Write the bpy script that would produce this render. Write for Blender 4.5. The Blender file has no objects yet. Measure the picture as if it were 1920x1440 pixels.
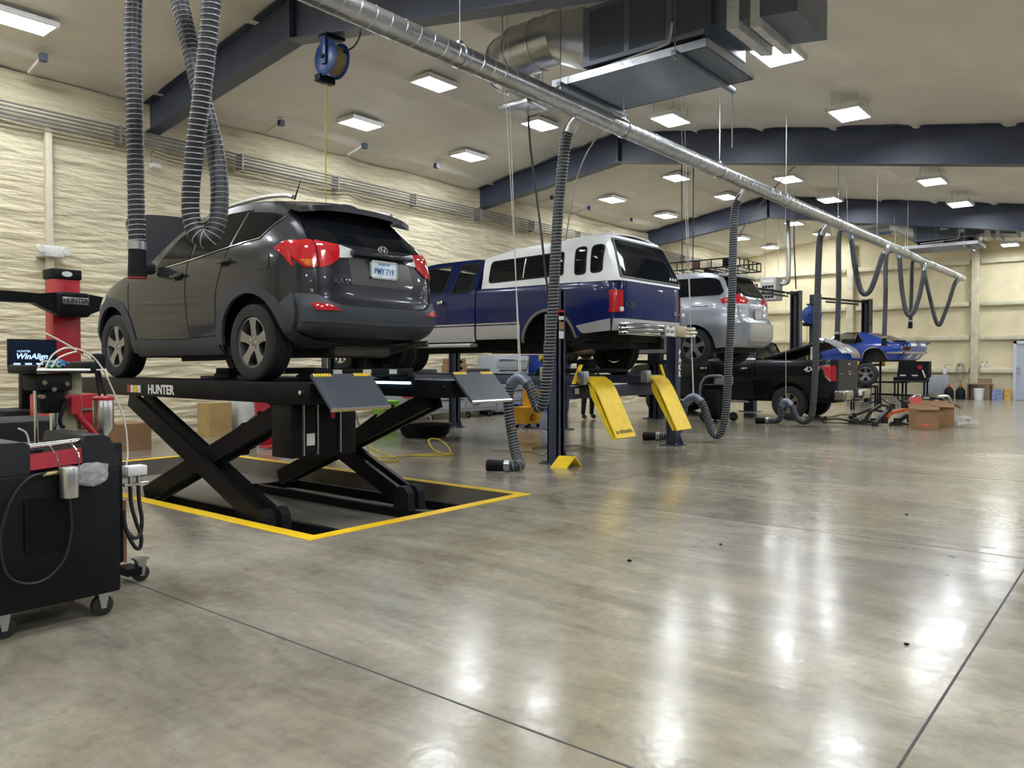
import bpy, bmesh, math, random
from mathutils import Vector, Matrix, noise
from mathutils.geometry import delaunay_2d_cdt
PI = math.pi
SC = bpy.context.scene
COL = SC.collection
random.seed(7)

# ------------------------------------------------------------------ camera, world, exposure
cam = bpy.data.cameras.new('camera'); cam.sensor_width = 36; cam.sensor_fit = 'HORIZONTAL'
cam.lens = 1480 / 1920 * 36; cam.clip_start = .05; cam.clip_end = 200
co = bpy.data.objects.new('camera', cam); COL.objects.link(co)
co.location = (0, 0, 1.35); co.rotation_euler = (PI / 2 - math.atan(39 / 1480), 0, math.radians(39.15))
SC.camera = co
w = bpy.data.worlds.new('world'); SC.world = w; w.use_nodes = True
w.node_tree.nodes['Background'].inputs[0].default_value = (.8, .87, 1, 1)
w.node_tree.nodes['Background'].inputs[1].default_value = .03
SC.view_settings.view_transform = 'Standard'; SC.view_settings.look = 'None'
SC.view_settings.gamma = 1; SC.view_settings.use_curve_mapping = False
SC.view_settings.exposure = 0.3
PANEL_POWER = 62.0            # emission strength of the LED ceiling panels

# ------------------------------------------------------------------ materials
MATS = {}
def M(name, col=(.5, .5, .5), rough=.5, metal=0., coat=0., var=.12, vs=6., rvar=.1, bump=0., bs=40., spec=.5, alpha=1., trans=0., emit=None, es=1., stretch=None):
    if name in MATS: return MATS[name]
    m = bpy.data.materials.new(name); m.use_nodes = True; nt = m.node_tree; N = nt.nodes; Lk = nt.links
    b = N['Principled BSDF']
    b.inputs['Metallic'].default_value = metal; b.inputs['Specular IOR Level'].default_value = spec
    b.inputs['Coat Weight'].default_value = coat; b.inputs['Coat Roughness'].default_value = .04
    b.inputs['Alpha'].default_value = alpha; b.inputs['Transmission Weight'].default_value = trans
    tc = N.new('ShaderNodeTexCoord'); src = tc.outputs['Object']
    if stretch:
        mp = N.new('ShaderNodeMapping'); mp.inputs['Scale'].default_value = stretch; Lk.new(src, mp.inputs[0]); src = mp.outputs[0]
    nz = N.new('ShaderNodeTexNoise'); nz.inputs['Scale'].default_value = vs; nz.inputs['Detail'].default_value = 4
    Lk.new(src, nz.inputs['Vector'])
    r = N.new('ShaderNodeValToRGB')
    r.color_ramp.elements[0].position = .3; r.color_ramp.elements[1].position = .7
    r.color_ramp.elements[0].color = (*[c * (1 - var) for c in col], 1)
    r.color_ramp.elements[1].color = (*[min(1, c * (1 + var)) for c in col], 1)
    Lk.new(nz.outputs['Fac'], r.inputs[0]); Lk.new(r.outputs[0], b.inputs['Base Color'])
    mr = N.new('ShaderNodeMapRange'); mr.inputs[3].default_value = max(.02, rough - rvar * rough); mr.inputs[4].default_value = min(1, rough + rvar * rough)
    Lk.new(nz.outputs['Fac'], mr.inputs[0]); Lk.new(mr.outputs[0], b.inputs['Roughness'])
    if bump:
        n2 = N.new('ShaderNodeTexNoise'); n2.inputs['Scale'].default_value = bs; n2.inputs['Detail'].default_value = 5
        Lk.new(src, n2.inputs['Vector'])
        bp = N.new('ShaderNodeBump'); bp.inputs['Strength'].default_value = bump; bp.inputs['Distance'].default_value = .05 if bump >= 1 else .02
        Lk.new(n2.outputs['Fac'], bp.inputs['Height']); Lk.new(bp.outputs[0], b.inputs['Normal'])
    if emit:
        b.inputs['Emission Color'].default_value = (*emit, 1); b.inputs['Emission Strength'].default_value = es
    MATS[name] = m; return m

def floor_material():
    m = bpy.data.materials.new('polished_concrete'); m.use_nodes = True; nt = m.node_tree; N = nt.nodes; K = nt.links
    b = N['Principled BSDF']; tc = N.new('ShaderNodeTexCoord')
    def nz(s, d=5, rough=.6, sc=None, dist=0):
        n = N.new('ShaderNodeTexNoise'); n.inputs['Scale'].default_value = s; n.inputs['Detail'].default_value = d
        n.inputs['Roughness'].default_value = rough; n.inputs['Distortion'].default_value = dist
        if sc:
            mp = N.new('ShaderNodeMapping'); mp.inputs['Scale'].default_value = sc; K.new(tc.outputs['Object'], mp.inputs[0]); K.new(mp.outputs[0], n.inputs['Vector'])
        else: K.new(tc.outputs['Object'], n.inputs['Vector'])
        return n
    def ramp(src, a, c, p0=.35, p1=.65):
        r = N.new('ShaderNodeValToRGB'); r.color_ramp.elements[0].position = p0; r.color_ramp.elements[1].position = p1
        r.color_ramp.elements[0].color = (*a, 1); r.color_ramp.elements[1].color = (*c, 1); K.new(src, r.inputs[0]); return r
    def mix(f, a, c, mode='MIX'):
        x = N.new('ShaderNodeMix'); x.data_type = 'RGBA'; x.blend_type = mode
        if isinstance(f, float): x.inputs[0].default_value = f
        else: K.new(f, x.inputs[0])
        K.new(a, x.inputs[6]); K.new(c, x.inputs[7]); return x.outputs[2]
    base = ramp(nz(.55, 6, .65, dist=.6).outputs['Fac'], (.180, .156, .106), (.40, .365, .29), .38, .64)
    tint = ramp(nz(.23, 3).outputs['Fac'], (.26, .23, .21), (.38, .33, .215), .4, .6)
    c = mix(.35, base.outputs[0], tint.outputs[0])
    streak = ramp(nz(1.6, 6, .7, (.35, 1.5, 1), .5).outputs['Fac'], (.5, .5, .5), (1.25, 1.25, 1.25), .32, .7)
    c = mix(.7, c, streak.outputs[0], 'MULTIPLY')
    fine = ramp(nz(14, 6, .75).outputs['Fac'], (.72, .72, .72), (1.15, 1.15, 1.15), .32, .68)
    c = mix(.6, c, fine.outputs[0], 'MULTIPLY')
    vo = N.new('ShaderNodeTexVoronoi'); vo.inputs['Scale'].default_value = 1.35; K.new(nzv(tc, N, K), vo.inputs['Vector'])
    spot = ramp(vo.outputs['Distance'], (.45, .42, .38), (1, 1, 1), .02, .07)
    c = mix(.85, c, spot.outputs[0], 'MULTIPLY')
    blo = ramp(nz(3.1, 4, .6).outputs['Fac'], (.6, .56, .5), (1, 1, 1), .28, .36)
    c = mix(.75, c, blo.outputs[0], 'MULTIPLY')
    K.new(c, b.inputs['Base Color'])
    rr = N.new('ShaderNodeMapRange'); rr.inputs[1].default_value = .3; rr.inputs[2].default_value = .7; rr.inputs[3].default_value = .13; rr.inputs[4].default_value = .25
    K.new(nz(4.5, 7, .72).outputs['Fac'], rr.inputs[0]); K.new(rr.outputs[0], b.inputs['Roughness'])
    bp = N.new('ShaderNodeBump'); bp.inputs['Strength'].default_value = .055; bp.inputs['Distance'].default_value = .012
    K.new(nz(24, 3, .5).outputs['Fac'], bp.inputs['Height']); K.new(bp.outputs[0], b.inputs['Normal'])
    b.inputs['Specular IOR Level'].default_value = .55
    return m
def nzv(tc, N, K):
    n = N.new('ShaderNodeTexNoise'); n.inputs['Scale'].default_value = 3; K.new(tc.outputs['Object'], n.inputs['Vector'])
    mx = N.new('ShaderNodeMix'); mx.data_type = 'VECTOR'; mx.inputs[0].default_value = .12
    K.new(tc.outputs['Object'], mx.inputs[4]); K.new(n.outputs['Color'], mx.inputs[5]); return mx.outputs[1]

FLOOR = floor_material()
FOAM = M('spray_foam', (.66, .59, .415), .85, var=.14, vs=1.6, bump=1., bs=4.5, stretch=(1, .8, 4.2))
FOAMC = M('ceiling_foam', (.80, .76, .68), .9, var=.10, vs=.6, bump=.45, bs=7)
FOAMB = M('back_wall_foam', (.70, .625, .42), .85, var=.10, vs=1.5, bump=.4, bs=14)
GIRT = M('foam_coated_steel', (.60, .56, .42), .7, var=.15, vs=3, bump=.3, bs=20)
BEAM = M('navy_steel_beam', (.045, .056, .095), .45, var=.2, vs=2)
NAVY = M('navy_lift_steel', (.040, .050, .082), .42, var=.15)
BLACK = M('black_powder_coat', (.006, .007, .009), .42, var=.25, spec=.14)
BLACKM = M('matte_black_plastic', (.009, .010, .012), .6, var=.2, spec=.18)
RUBBER = M('tyre_rubber', (.016, .017, .019), .75, var=.25, vs=20, bump=.2, bs=80)
DARK = M('dark_underbody', (.012, .012, .013), .8, var=.35, vs=8, bump=.4, bs=20)
HOSE = M('grey_black_hose', (.016, .018, .023), .45, var=.2)
RIB = M('hose_wire_rib', (.30, .31, .33), .4, var=.1)
GALV = M('galvanised_steel', (.50, .52, .54), .30, metal=.95, var=.10, vs=5, bump=.1, bs=12)
GALVD = M('dull_galvanised_sheet', (.20, .23, .29), .42, metal=.6, var=.12, vs=2)
CHROME = M('chrome', (.72, .73, .74), .10, metal=1, var=.03)
ALU = M('brushed_aluminium', (.55, .55, .54), .3, metal=.95, var=.08)
YEL = M('safety_yellow', (.83, .56, .02), .45, var=.10, vs=7, rvar=.3)
TAPE = M('yellow_floor_tape', (.90, .58, .01), .45, var=.06, vs=9)
RED = M('red_enamel', (.42, .02, .03), .35, var=.12)
WHITE = M('white_gel_coat', (.86, .87, .88), .35, var=.03)
STICK = M('white_sticker', (.72, .72, .70), .5, var=.08, vs=30)
GLASS = M('tinted_glass', (.006, .007, .009), .05, var=.1, spec=.14)
CARD = M('brown_cardboard', (.30, .17, .085), .8, var=.12)
CORD = M('white_cord', (.62, .60, .55), .7, var=.1)
CABLE = M('black_cable', (.012, .012, .014), .5)

# ------------------------------------------------------------------ mesh helpers
ORG = {}
def _link(o, parent):
    COL.objects.link(o)
    if parent is not None:
        o.parent = parent; ORG[o.name] = ORG.get(parent.name, Vector())
    return o
def tag(o, label=None, cat=None, group=None, kind=None):
    if label: o['label'] = label
    if cat: o['category'] = cat
    if group: o['group'] = group
    if kind: o['kind'] = kind
    return o
def thing(name, label, cat, loc=(0, 0, 0), group=None, local=False):
    o = bpy.data.objects.new(name, None); COL.objects.link(o); o.empty_display_size = .2
    o.location = loc; ORG[o.name] = Vector() if local else Vector(loc)
    return tag(o, label, cat, group)

class MB:
    def __init__(s): s.v = []; s.f = []
    def add(s, vs, fs):
        n = len(s.v); s.v += [Vector(p) for p in vs]; s.f += [tuple(i + n for i in f) for f in fs]; return s
    def obox(s, c, ax, ay, az):
        c, ax, ay, az = map(Vector, (c, ax, ay, az))
        P = [c + ax * i + ay * j + az * k for i in (-1, 1) for j in (-1, 1) for k in (-1, 1)]
        return s.add(P, [(0, 1, 3, 2), (4, 6, 7, 5), (0, 4, 5, 1), (2, 3, 7, 6), (0, 2, 6, 4), (1, 5, 7, 3)])
    def box(s, x0, x1, y0, y1, z0, z1):
        return s.obox(((x0 + x1) / 2, (y0 + y1) / 2, (z0 + z1) / 2), ((x1 - x0) / 2, 0, 0), (0, (y1 - y0) / 2, 0), (0, 0, (z1 - z0) / 2))
    def rbox(s, x0, x1, y0, y1, z0, z1, r=.01, seg=2, rz=0, ry=0):
        bm = bmesh.new(); bmesh.ops.create_cube(bm, size=1)
        bmesh.ops.scale(bm, vec=(x1 - x0, y1 - y0, z1 - z0), verts=bm.verts)
        bmesh.ops.bevel(bm, geom=list(bm.edges), offset=r, segments=seg, profile=.5, affect='EDGES')
        mt = Matrix.Translation(((x0 + x1) / 2, (y0 + y1) / 2, (z0 + z1) / 2)) @ Matrix.Rotation(rz, 4, 'Z') @ Matrix.Rotation(ry, 4, 'Y')
        bm.transform(mt); bm.verts.index_update()
        s.add([v.co.copy() for v in bm.verts], [[v.index for v in f.verts] for f in bm.faces]); bm.free(); return s
    def beam(s, p0, p1, w, h, up=(0, 0, 1)):
        p0, p1, up = Vector(p0), Vector(p1), Vector(up); d = (p1 - p0); L = d.length; d.normalize()
        if abs(d.dot(up)) > .98: up = Vector((1, 0, 0))
        sd = d.cross(up).normalized(); u = sd.cross(d).normalized()
        return s.obox((p0 + p1) / 2, d * L / 2, sd * w / 2, u * h / 2)
    def frame(s, d, ref=None):
        d = d.normalized(); ref = ref or (Vector((0, 0, 1)) if abs(d.z) < .9 else Vector((1, 0, 0)))
        a = d.cross(ref).normalized(); return a, a.cross(d).normalized()
    def cyl(s, p0, p1, r, n=16, r2=None, cap=True):
        p0, p1 = Vector(p0), Vector(p1); r2 = r if r2 is None else r2; a, b = s.frame(p1 - p0)
        P = []
        for p, rr in ((p0, r), (p1, r2)):
            P += [p + (a * math.cos(t) + b * math.sin(t)) * rr for t in [2 * PI * i / n for i in range(n)]]
        F = [(i, (i + 1) % n, n + (i + 1) % n, n + i) for i in range(n)]
        if cap: F += [tuple(range(n - 1, -1, -1)), tuple(range(n, 2 * n))]
        return s.add(P, F)
    def tube(s, pts, r, n=8, cap=True, radii=None):
        pts = [Vector(p) for p in pts]; m = len(pts); P = []; ref = None
        for i, p in enumerate(pts):
            d = (pts[min(i + 1, m - 1)] - pts[max(i - 1, 0)])
            if d.length < 1e-7: d = Vector((0, 0, 1))
            d.normalize()
            if ref is None: a, b = s.frame(d)
            else:
                a = (ref - d * ref.dot(d))
                a = a.normalized() if a.length > 1e-5 else s.frame(d)[0]
                b = a.cross(d).normalized()
            ref = a; rr = radii[i] if radii else r
            P += [p + (a * math.cos(t) + b * math.sin(t)) * rr for t in [2 * PI * k / n for k in range(n)]]
        F = [(i * n + k, i * n + (k + 1) % n, (i + 1) * n + (k + 1) % n, (i + 1) * n + k) for i in range(m - 1) for k in range(n)]
        if cap: F += [tuple(range(n - 1, -1, -1)), tuple(range((m - 1) * n, m * n))]
        return s.add(P, F)
    def lathe(s, prof, o, axis='Y', n=32, close=False):
        o = Vector(o); P = []
        for (r, h) in prof:
            for k in range(n):
                t = 2 * PI * k / n; c, q = math.cos(t) * r, math.sin(t) * r
                P.append(o + Vector({'Y': (c, h, q), 'Z': (c, q, h), 'X': (h, c, q)}[axis]))
        m = len(prof); F = [(i * n + k, i * n + (k + 1) % n, (i + 1) * n + (k + 1) % n, (i + 1) * n + k) for i in range(m - 1) for k in range(n)]
        if close: F += [((m - 1) * n + k, (m - 1) * n + (k + 1) % n, (k + 1) % n, k) for k in range(n)]
        return s.add(P, F)
    def prism(s, poly, fn, t0, t1):
        """extrude a 2D polygon: fn(a, b, t) gives the 3D point"""
        n = len(poly); P = [fn(a, b, t0) for a, b in poly] + [fn(a, b, t1) for a, b in poly]
        tri = delaunay_2d_cdt([Vector(p) for p in poly], [(i, (i + 1) % n) for i in range(n)], [], 1, 1e-6)
        if len(tri[0]) == n:
            F = []
            orig = [o[0] if o else i for i, o in enumerate(tri[3])]
            for f in tri[2]:
                g = [orig[i] for i in f]; F.append(tuple(g)); F.append(tuple(n + i for i in reversed(g)))
        else: F = [tuple(range(n)), tuple(range(2 * n - 1, n - 1, -1))]
        F += [(i, (i + 1) % n, n + (i + 1) % n, n + i) for i in range(n)]
        return s.add(P, F)
    def build(s, name, mat, parent=None, smooth=40, fix=True):
        org = ORG.get(parent.name, Vector()) if parent is not None else None
        me = bpy.data.meshes.new(name)
        if org is None:
            xs = [p.x for p in s.v]; ys = [p.y for p in s.v]; zs = [p.z for p in s.v]
            org = Vector(((min(xs) + max(xs)) / 2, (min(ys) + max(ys)) / 2, min(zs))); loc = org
        else: loc = None
        me.from_pydata([p - org for p in s.v], [], s.f)
        if fix:
            bm = bmesh.new(); bm.from_mesh(me); bmesh.ops.recalc_face_normals(bm, faces=bm.faces); bm.to_mesh(me); bm.free()
        me.materials.append(mat); o = bpy.data.objects.new(name, me); _link(o, parent)
        if loc is not None: o.location = loc; ORG[o.name] = Vector(loc)
        if smooth:
            me.polygons.foreach_set('use_smooth', [True] * len(me.polygons)); me.set_sharp_from_angle(angle=math.radians(smooth))
        return o

def solo(mb, name, mat, label, cat, group=None, kind=None, smooth=40):
    return tag(mb.build(name, mat, None, smooth), label, cat, group, kind)
def copy_tree(o, parent=None):
    c = o.copy(); COL.objects.link(c); c.parent = parent
    for ch in list(o.children): copy_tree(ch, c)
    return c
def spline(pts, n=8, closed=False):
    """Catmull-Rom through the points"""
    pts = [Vector(p) for p in pts]; m = len(pts); out = []
    for i in range(m if closed else m - 1):
        g = (lambda k: pts[k % m]) if closed else (lambda k: pts[min(max(k, 0), m - 1)])
        p0, p1, p2, p3 = g(i - 1), g(i), g(i + 1), g(i + 2)
        for k in range(n):
            t = k / n; t2 = t * t; t3 = t2 * t
            out.append(.5 * ((2 * p1) + (p2 - p0) * t + (2 * p0 - 5 * p1 + 4 * p2 - p3) * t2 + (3 * p1 - p0 - 3 * p2 + p3) * t3))
    if not closed: out.append(pts[-1])
    return out
def resample(pts, step):
    pts = [Vector(p) for p in pts]; out = [pts[0]]; acc = 0.
    for a, b in zip(pts, pts[1:]):
        L = (b - a).length
        if L < 1e-9: continue
        t = step - acc
        while t <= L: out.append(a + (b - a) * (t / L)); t += step
        acc = L - (t - step)
    if (out[-1] - pts[-1]).length > step * .3: out.append(pts[-1])
    return out
def fillet(poly, r, seg=4):
    """round the corners of a 2D polygon; points may carry their own radius as third value"""
    n = len(poly); out = []
    for i in range(n):
        p = Vector(poly[i][:2]); rr = poly[i][2] if len(poly[i]) > 2 else r
        a = Vector(poly[i - 1][:2]) - p; b = Vector(poly[(i + 1) % n][:2]) - p
        t = min(rr, a.length * .45, b.length * .45)
        if t < 1e-4: out.append(tuple(p)); continue
        a = p + a.normalized() * t; b = p + b.normalized() * t
        for k in range(seg + 1):
            u = k / seg; q = a * (1 - u) ** 2 + p * 2 * u * (1 - u) + b * u * u; out.append(tuple(q))
    return out
def inside(p, poly):
    c = False; n = len(poly); x, y = p
    for i in range(n):
        x0, y0 = poly[i][0], poly[i][1]; x1, y1 = poly[i - 1][0], poly[i - 1][1]
        if (y0 > y) != (y1 > y) and x < (x1 - x0) * (y - y0) / (y1 - y0) + x0: c = not c
    return c
def panel(poly, fn, t=.012, grid=.08, holes=(), out=0.):
    """a sheet with thickness: 2D outline -> curved surface fn(a, b, offset)"""
    V = []; E = []
    def loop(pl):
        s = len(V); n = len(pl); k = 0
        for i in range(n):
            a, b = Vector(pl[i][:2]), Vector(pl[(i + 1) % n][:2]); m = max(1, int(math.ceil((b - a).length / grid)))
            for j in range(m): V.append(a + (b - a) * (j / m)); k += 1
        E.extend([(s + i, s + (i + 1) % k) for i in range(k)])
    loop(poly)
    for h in holes: loop(h)
    xs = [p[0] for p in poly]; ys = [p[1] for p in poly]; nb = len(V)
    x = min(xs) + grid / 2; row = 0
    while x < max(xs):
        y = min(ys) + grid * (.5 if row % 2 else .25)
        while y < max(ys):
            if inside((x, y), poly) and not any(inside((x, y), h) for h in holes):
                if all((Vector((x, y)) - V[i]).length > grid * .35 for i in range(nb)): V.append(Vector((x, y)))
            y += grid
        x += grid; row += 1
    r = list(delaunay_2d_cdt(V, E, [], 1, 1e-6))
    if holes:
        cen = lambda f: (sum(r[0][i][0] for i in f) / 3, sum(r[0][i][1] for i in f) / 3)
        r[2] = [f for f in r[2] if not any(inside(cen(f), h) for h in holes)]
    mb = MB(); P = [fn(v[0], v[1], out) for v in r[0]]; n = len(P)
    Q = [fn(v[0], v[1], out - t) for v in r[0]]
    cnt = {}
    for f in r[2]:
        for i in range(3):
            a, b = f[i], f[(i + 1) % 3]; cnt[(a, b)] = cnt.get((a, b), 0) + 1
    F = [tuple(f) for f in r[2]] + [tuple(n + i for i in reversed(f)) for f in r[2]]
    F += [(b, a, n + a, n + b) for (a, b) in cnt if (b, a) not in cnt]
    return mb.add(P + Q, F)
def text_mb(body, size, origin, right, up, depth=.004, align='CENTER', bold=0., squeeze=1., shear=0.):
    cu = bpy.data.curves.new('t', 'FONT'); cu.body = body; cu.size = size; cu.align_x = align; cu.align_y = 'CENTER'
    cu.extrude = depth / 2; cu.offset = bold; cu.shear = shear; cu.resolution_u = 3
    o = bpy.data.objects.new('t', cu); COL.objects.link(o); dg = bpy.context.evaluated_depsgraph_get(); dg.update()
    me = bpy.data.meshes.new_from_object(o.evaluated_get(dg)); right, up, origin = Vector(right).normalized(), Vector(up).normalized(), Vector(origin); nn = right.cross(up)
    mb = MB().add([origin + right * v.co.x * squeeze + up * v.co.y + nn * v.co.z for v in me.vertices], [tuple(p.vertices) for p in me.polygons])
    bpy.data.objects.remove(o); bpy.data.meshes.remove(me); bpy.data.curves.remove(cu); return mb
def lerp_tab(tab, z):
    if z <= tab[0][0]: return tab[0][1]
    for (a, va), (b, vb) in zip(tab, tab[1:]):
        if z <= b:
            t = (z - a) / (b - a); return va + (vb - va) * t
    return tab[-1][1]
def smooth_tab(tab, z, e=.05): return (lerp_tab(tab, z - e) + 2 * lerp_tab(tab, z) + lerp_tab(tab, z + e)) / 4
# ================================================================== the building
XW, XR, YB, YN = -14.2, 5.5, 34.0, -7.0
RIDGE_X, RIDGE_Z, SLOPE = -9.8, 6.72, .162
def ceil_z(x): return RIDGE_Z - SLOPE * abs(x - RIDGE_X)
PX0, PX1, PY0, PY1 = -10.9, -5.09, 3.79, 6.29          # lift pit
PIT_D = .22

fl = MB()
xs = [XW - .2, PX0, PX1, XR]; ys = [YN, PY0, PY1, YB + .2]
for i in range(3):
    for j in range(3):
        if i == 1 and j == 1: continue
        fl.add([(xs[i], ys[j], 0), (xs[i + 1], ys[j], 0), (xs[i + 1], ys[j + 1], 0), (xs[i], ys[j + 1], 0)], [(0, 1, 2, 3)])
floor = fl.build('floor', FLOOR, None, 0, fix=False); tag(floor, kind='structure'); floor.location = floor.location
ORG[floor.name] = Vector(floor.location)
pit = MB().box(PX0 - .02, PX1 + .02, PY0 - .02, PY1 + .02, -PIT_D - .05, -PIT_D)
for a in ((PX0 - .06, PX0, PY0 - .06, PY1 + .06), (PX1, PX1 + .06, PY0 - .06, PY1 + .06), (PX0, PX1, PY0 - .06, PY0), (PX0, PX1, PY1, PY1 + .06)):
    pit.box(*a, -PIT_D - .05, -.001)
pit.build('pit_lining', M('pit_concrete', (.20, .18, .15), .6, var=.2, vs=2), floor, 0)
JO = M('saw_cut_joint', (.05, .045, .045), .8)
for a in ((-13, 5.4, 2.268, None), (-5.0, 5.4, 6.45, None), (-13, 5.4, 10.65, None), (-.642, 33.9, None, -6.9), (-13, 5.4, 15.0, None), (-4.83, 33.9, None, 6.45)):
    m = MB()
    if a[3] is None: m.box(a[0], a[1], a[2] - .005, a[2] + .005, -.004, .0012)
    else: m.box(a[0] - .005, a[0] + .005, a[3], a[1], -.004, .0012)
    m.build('floor_joint', JO, floor, 0)
# yellow border round the pit
fb = thing('floor_border', 'bright yellow painted border line around the scissor lift pit', 'floor marking', ((PX0 + PX1) / 2, (PY0 + PY1) / 2, .001))
for a in ((PX0 - .13, PX1 + .13, PY0 - .13, PY0), (PX0 - .13, PX1 + .13, PY1, PY1 + .12), (PX1, PX1 + .125, PY0, PY1), (PX0 - .13, PX0, PY0, PY1)):
    MB().box(*a, .0005, .004).build('border_strip', TAPE, fb, 0)

# left wall: sprayed foam with real ripples
def foam_wall():
    mb = MB(); y0, y1, z0 = YN, YB, 0.
    ny, nz = 470, 230
    ysv = []
    for i in range(ny + 1):
        t = i / ny; ysv.append(y0 + (y1 - y0) * t)
    zt = ceil_z(XW)
    P = []
    for y in ysv:
        for k in range(nz + 1):
            z = zt * k / nz
            n = noise.noise((y * .75, z * 8.0 + 1.2 * noise.noise((y * .35, z * .5, 3)), 1.7))
            n2 = noise.noise((y * 1.8, z * 15, 9.1)); n3 = noise.noise((y * .25, z * .35, 4.4))
            lump = max(0, noise.noise((y * 1.1, z * 1.6, 22.)))
            d = .055 * (abs(n) - .2) + .030 * abs(n2) + .04 * n3 + .022 * lump
            for c in (-2.0, 3.3, 7.0, 11.5, 16.0, 20.5, 25.0, 29.5):
                q = (y - c) / .24
                if abs(q) < 2.5: d += .07 * math.exp(-q * q)
            P.append((XW + d, y, z))
    F = [(i * (nz + 1) + k, (i + 1) * (nz + 1) + k, (i + 1) * (nz + 1) + k + 1, i * (nz + 1) + k + 1) for i in range(ny) for k in range(nz)]
    mb.add(P, F); return mb
wl = foam_wall().build('wall_left', FOAM, None, 180, fix=False); tag(wl, kind='structure')
# ceiling: two slopes with the purlins showing through the foam
cm = MB(); P = []; nx, ny = 180, 82
for i in range(nx + 1):
    x = XW - .1 + (XR + .2 - XW) * i / nx
    for j in range(ny + 1):
        y = YN + (YB + .1 - YN) * j / ny; z = ceil_z(x)
        for q in range(14):
            xp = -13.6 + q * 1.45; z -= .055 * math.exp(-((x - xp) / .11) ** 2)
        z += .05 * noise.noise((x * .6, y * .45, 2)) + .02 * noise.noise((x * 2, y * 1.6, 7))
        P.append((x, y, z))
F = [(i * (ny + 1) + j, i * (ny + 1) + j + 1, (i + 1) * (ny + 1) + j + 1, (i + 1) * (ny + 1) + j) for i in range(nx) for j in range(ny)]
cl = cm.add(P, F).build('ceiling', FOAMC, None, 180, fix=False); tag(cl, kind='structure')
# back wall
wb = MB().box(XW - .1, XR, YB, YB + .15, 0, 6.85).build('wall_back', FOAMB, None, 0); tag(wb, kind='structure')
for z, h in ((1.08, .19), (2.30, .17), (3.57, .17), (5.14, .17)):
    for x0, x1 in ((XW, -9.9), (-9.5, -5.42), (-5.06, -1.2), (-.8, XR)):
        if z < 2 and x0 > -5.2: x1 = min(x1, -4.0) if x0 < -2 else x1
        if z < 2 and x0 == -.8: continue
        MB().rbox(x0, x1, YB - .16, YB + .02, z - h / 2, z + h / 2, .025).build('girt', GIRT, wb)
for x in (-9.7, -5.24, -1.0, 3.2):
    MB().rbox(x - .13, x + .13, YB - .26, YB + .02, 0, 6.2, .03).build('column', GIRT, wb)
for i, z in enumerate((1.08, 2.3, 3.57)):      # foam bulges between girts
    pass
wr = MB().box(XR, XR + .15, YN, YB + .1, 0, 5).build('wall_right', M('grey_steel_wall', (.14, .15, .16), .7, var=.1), None, 0); tag(wr, kind='structure')
wn = MB().box(XW - .1, XR + .1, YN - .15, YN, 0, 6.9).build('wall_front', FOAMB, None, 0); tag(wn, kind='structure')
# grey entry door in the back wall
d = thing('door_1', None, None, (-3.45, YB - .1, 0)); d['kind'] = 'structure'
GD = M('pale_grey_door', (.50, .54, .60), .5, var=.04)
m = MB(); m.box(-4.0, -3.9, YB - .2, YB + .02, 0, 2.16); m.box(-2.98, -2.88, YB - .2, YB + .02, 0, 2.16); m.box(-4.0, -2.88, YB - .2, YB + .02, 2.06, 2.16); m.build('door_frame', GD, d)
MB().box(-3.9, -2.98, YB - .15, YB - .1, .01, 2.06).build('door_leaf', M('grey_door_leaf', (.40, .44, .52), .5, var=.04), d)
for z in (1.0, 1.18): MB().cyl((-3.82, YB - .15, z), (-3.82, YB - .21, z), .035, 12).build('door_handle', ALU, d)

# rigid steel frames
def roof_frame(y, label):
    t = thing('steel_frame', label, 'beam', (RIDGE_X, y, 5.9))
    xl, xk, xr_ = XW + .12, -9.75, XR
    bot = lambda x: 5.47 + (x - xl) * (6.02 - 5.47) / (xk - xl) if x < xk else 6.02 - .164 * (x - xk)
    top = lambda x: ceil_z(x) + .02
    for nm, a, b in (('left_rafter', xl, xk), ('right_rafter', xk, xr_)):
        poly = [(a, bot(a)), (b, bot(b)), (b, top(b)), (a, top(a))]
        MB().prism(poly, lambda p, q, s: Vector((p, y + s, q)), -.012, .012).build('web', BEAM, t, 0)
        MB().beam((a, y, bot(a)), (b, y, bot(b)), .26, .02).build('bottom_flange', BEAM, t, 0)
        MB().beam((a, y, top(a) - .05), (b, y, top(b) - .05), .26, .02).build('top_flange', BEAM, t, 0)
    for dx in (-.012, .012):
        MB().box(xk + dx - .012, xk + dx + .012, y - .12, y + .12, bot(xk), top(xk)).build('splice_plate', BEAM, t, 0)
    bl = MB()
    for q in range(4): bl.cyl((xk - .05, y - .08, 6.1 + q * .13), (xk + .05, y - .08, 6.1 + q * .13), .018, 8); bl.cyl((xk - .05, y + .08, 6.1 + q * .13), (xk + .05, y + .08, 6.1 + q * .13), .018, 8)
    bl.build('splice_bolts', BEAM, t)['kind'] = 'stuff'
roof_frame(7.0, 'navy steel roof frame nearest the camera, above the grey SUV')
roof_frame(15.95, 'navy steel roof frame crossing above the white truck cap')
roof_frame(25.0, 'navy steel roof frame farthest away, near the back wall')
# purlin brace stubs under the left ceiling
for k, y in enumerate((4.95, 9.2, 11.3, 13.5, 18.15, 20.05, 22.55)):
    t = thing('brace_stub', 'x', 'bracket', (-13.3, y, 5.95), 'brace stubs')
    MB().box(-13.35, -13.25, y - .05, y + .05, 5.98, 6.09).build('plate', BEAM, t, 0); MB().beam((-13.28, y, 6.06), (-13.85, y, 5.93), .05, .05).build('strut', FOAMC, t, 0)
    tag(t, 'small dark steel brace stub on left roof slope, number %s counted from the camera' % ('one two three four five six seven'.split()[k]), 'bracket', 'brace stubs')
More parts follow.
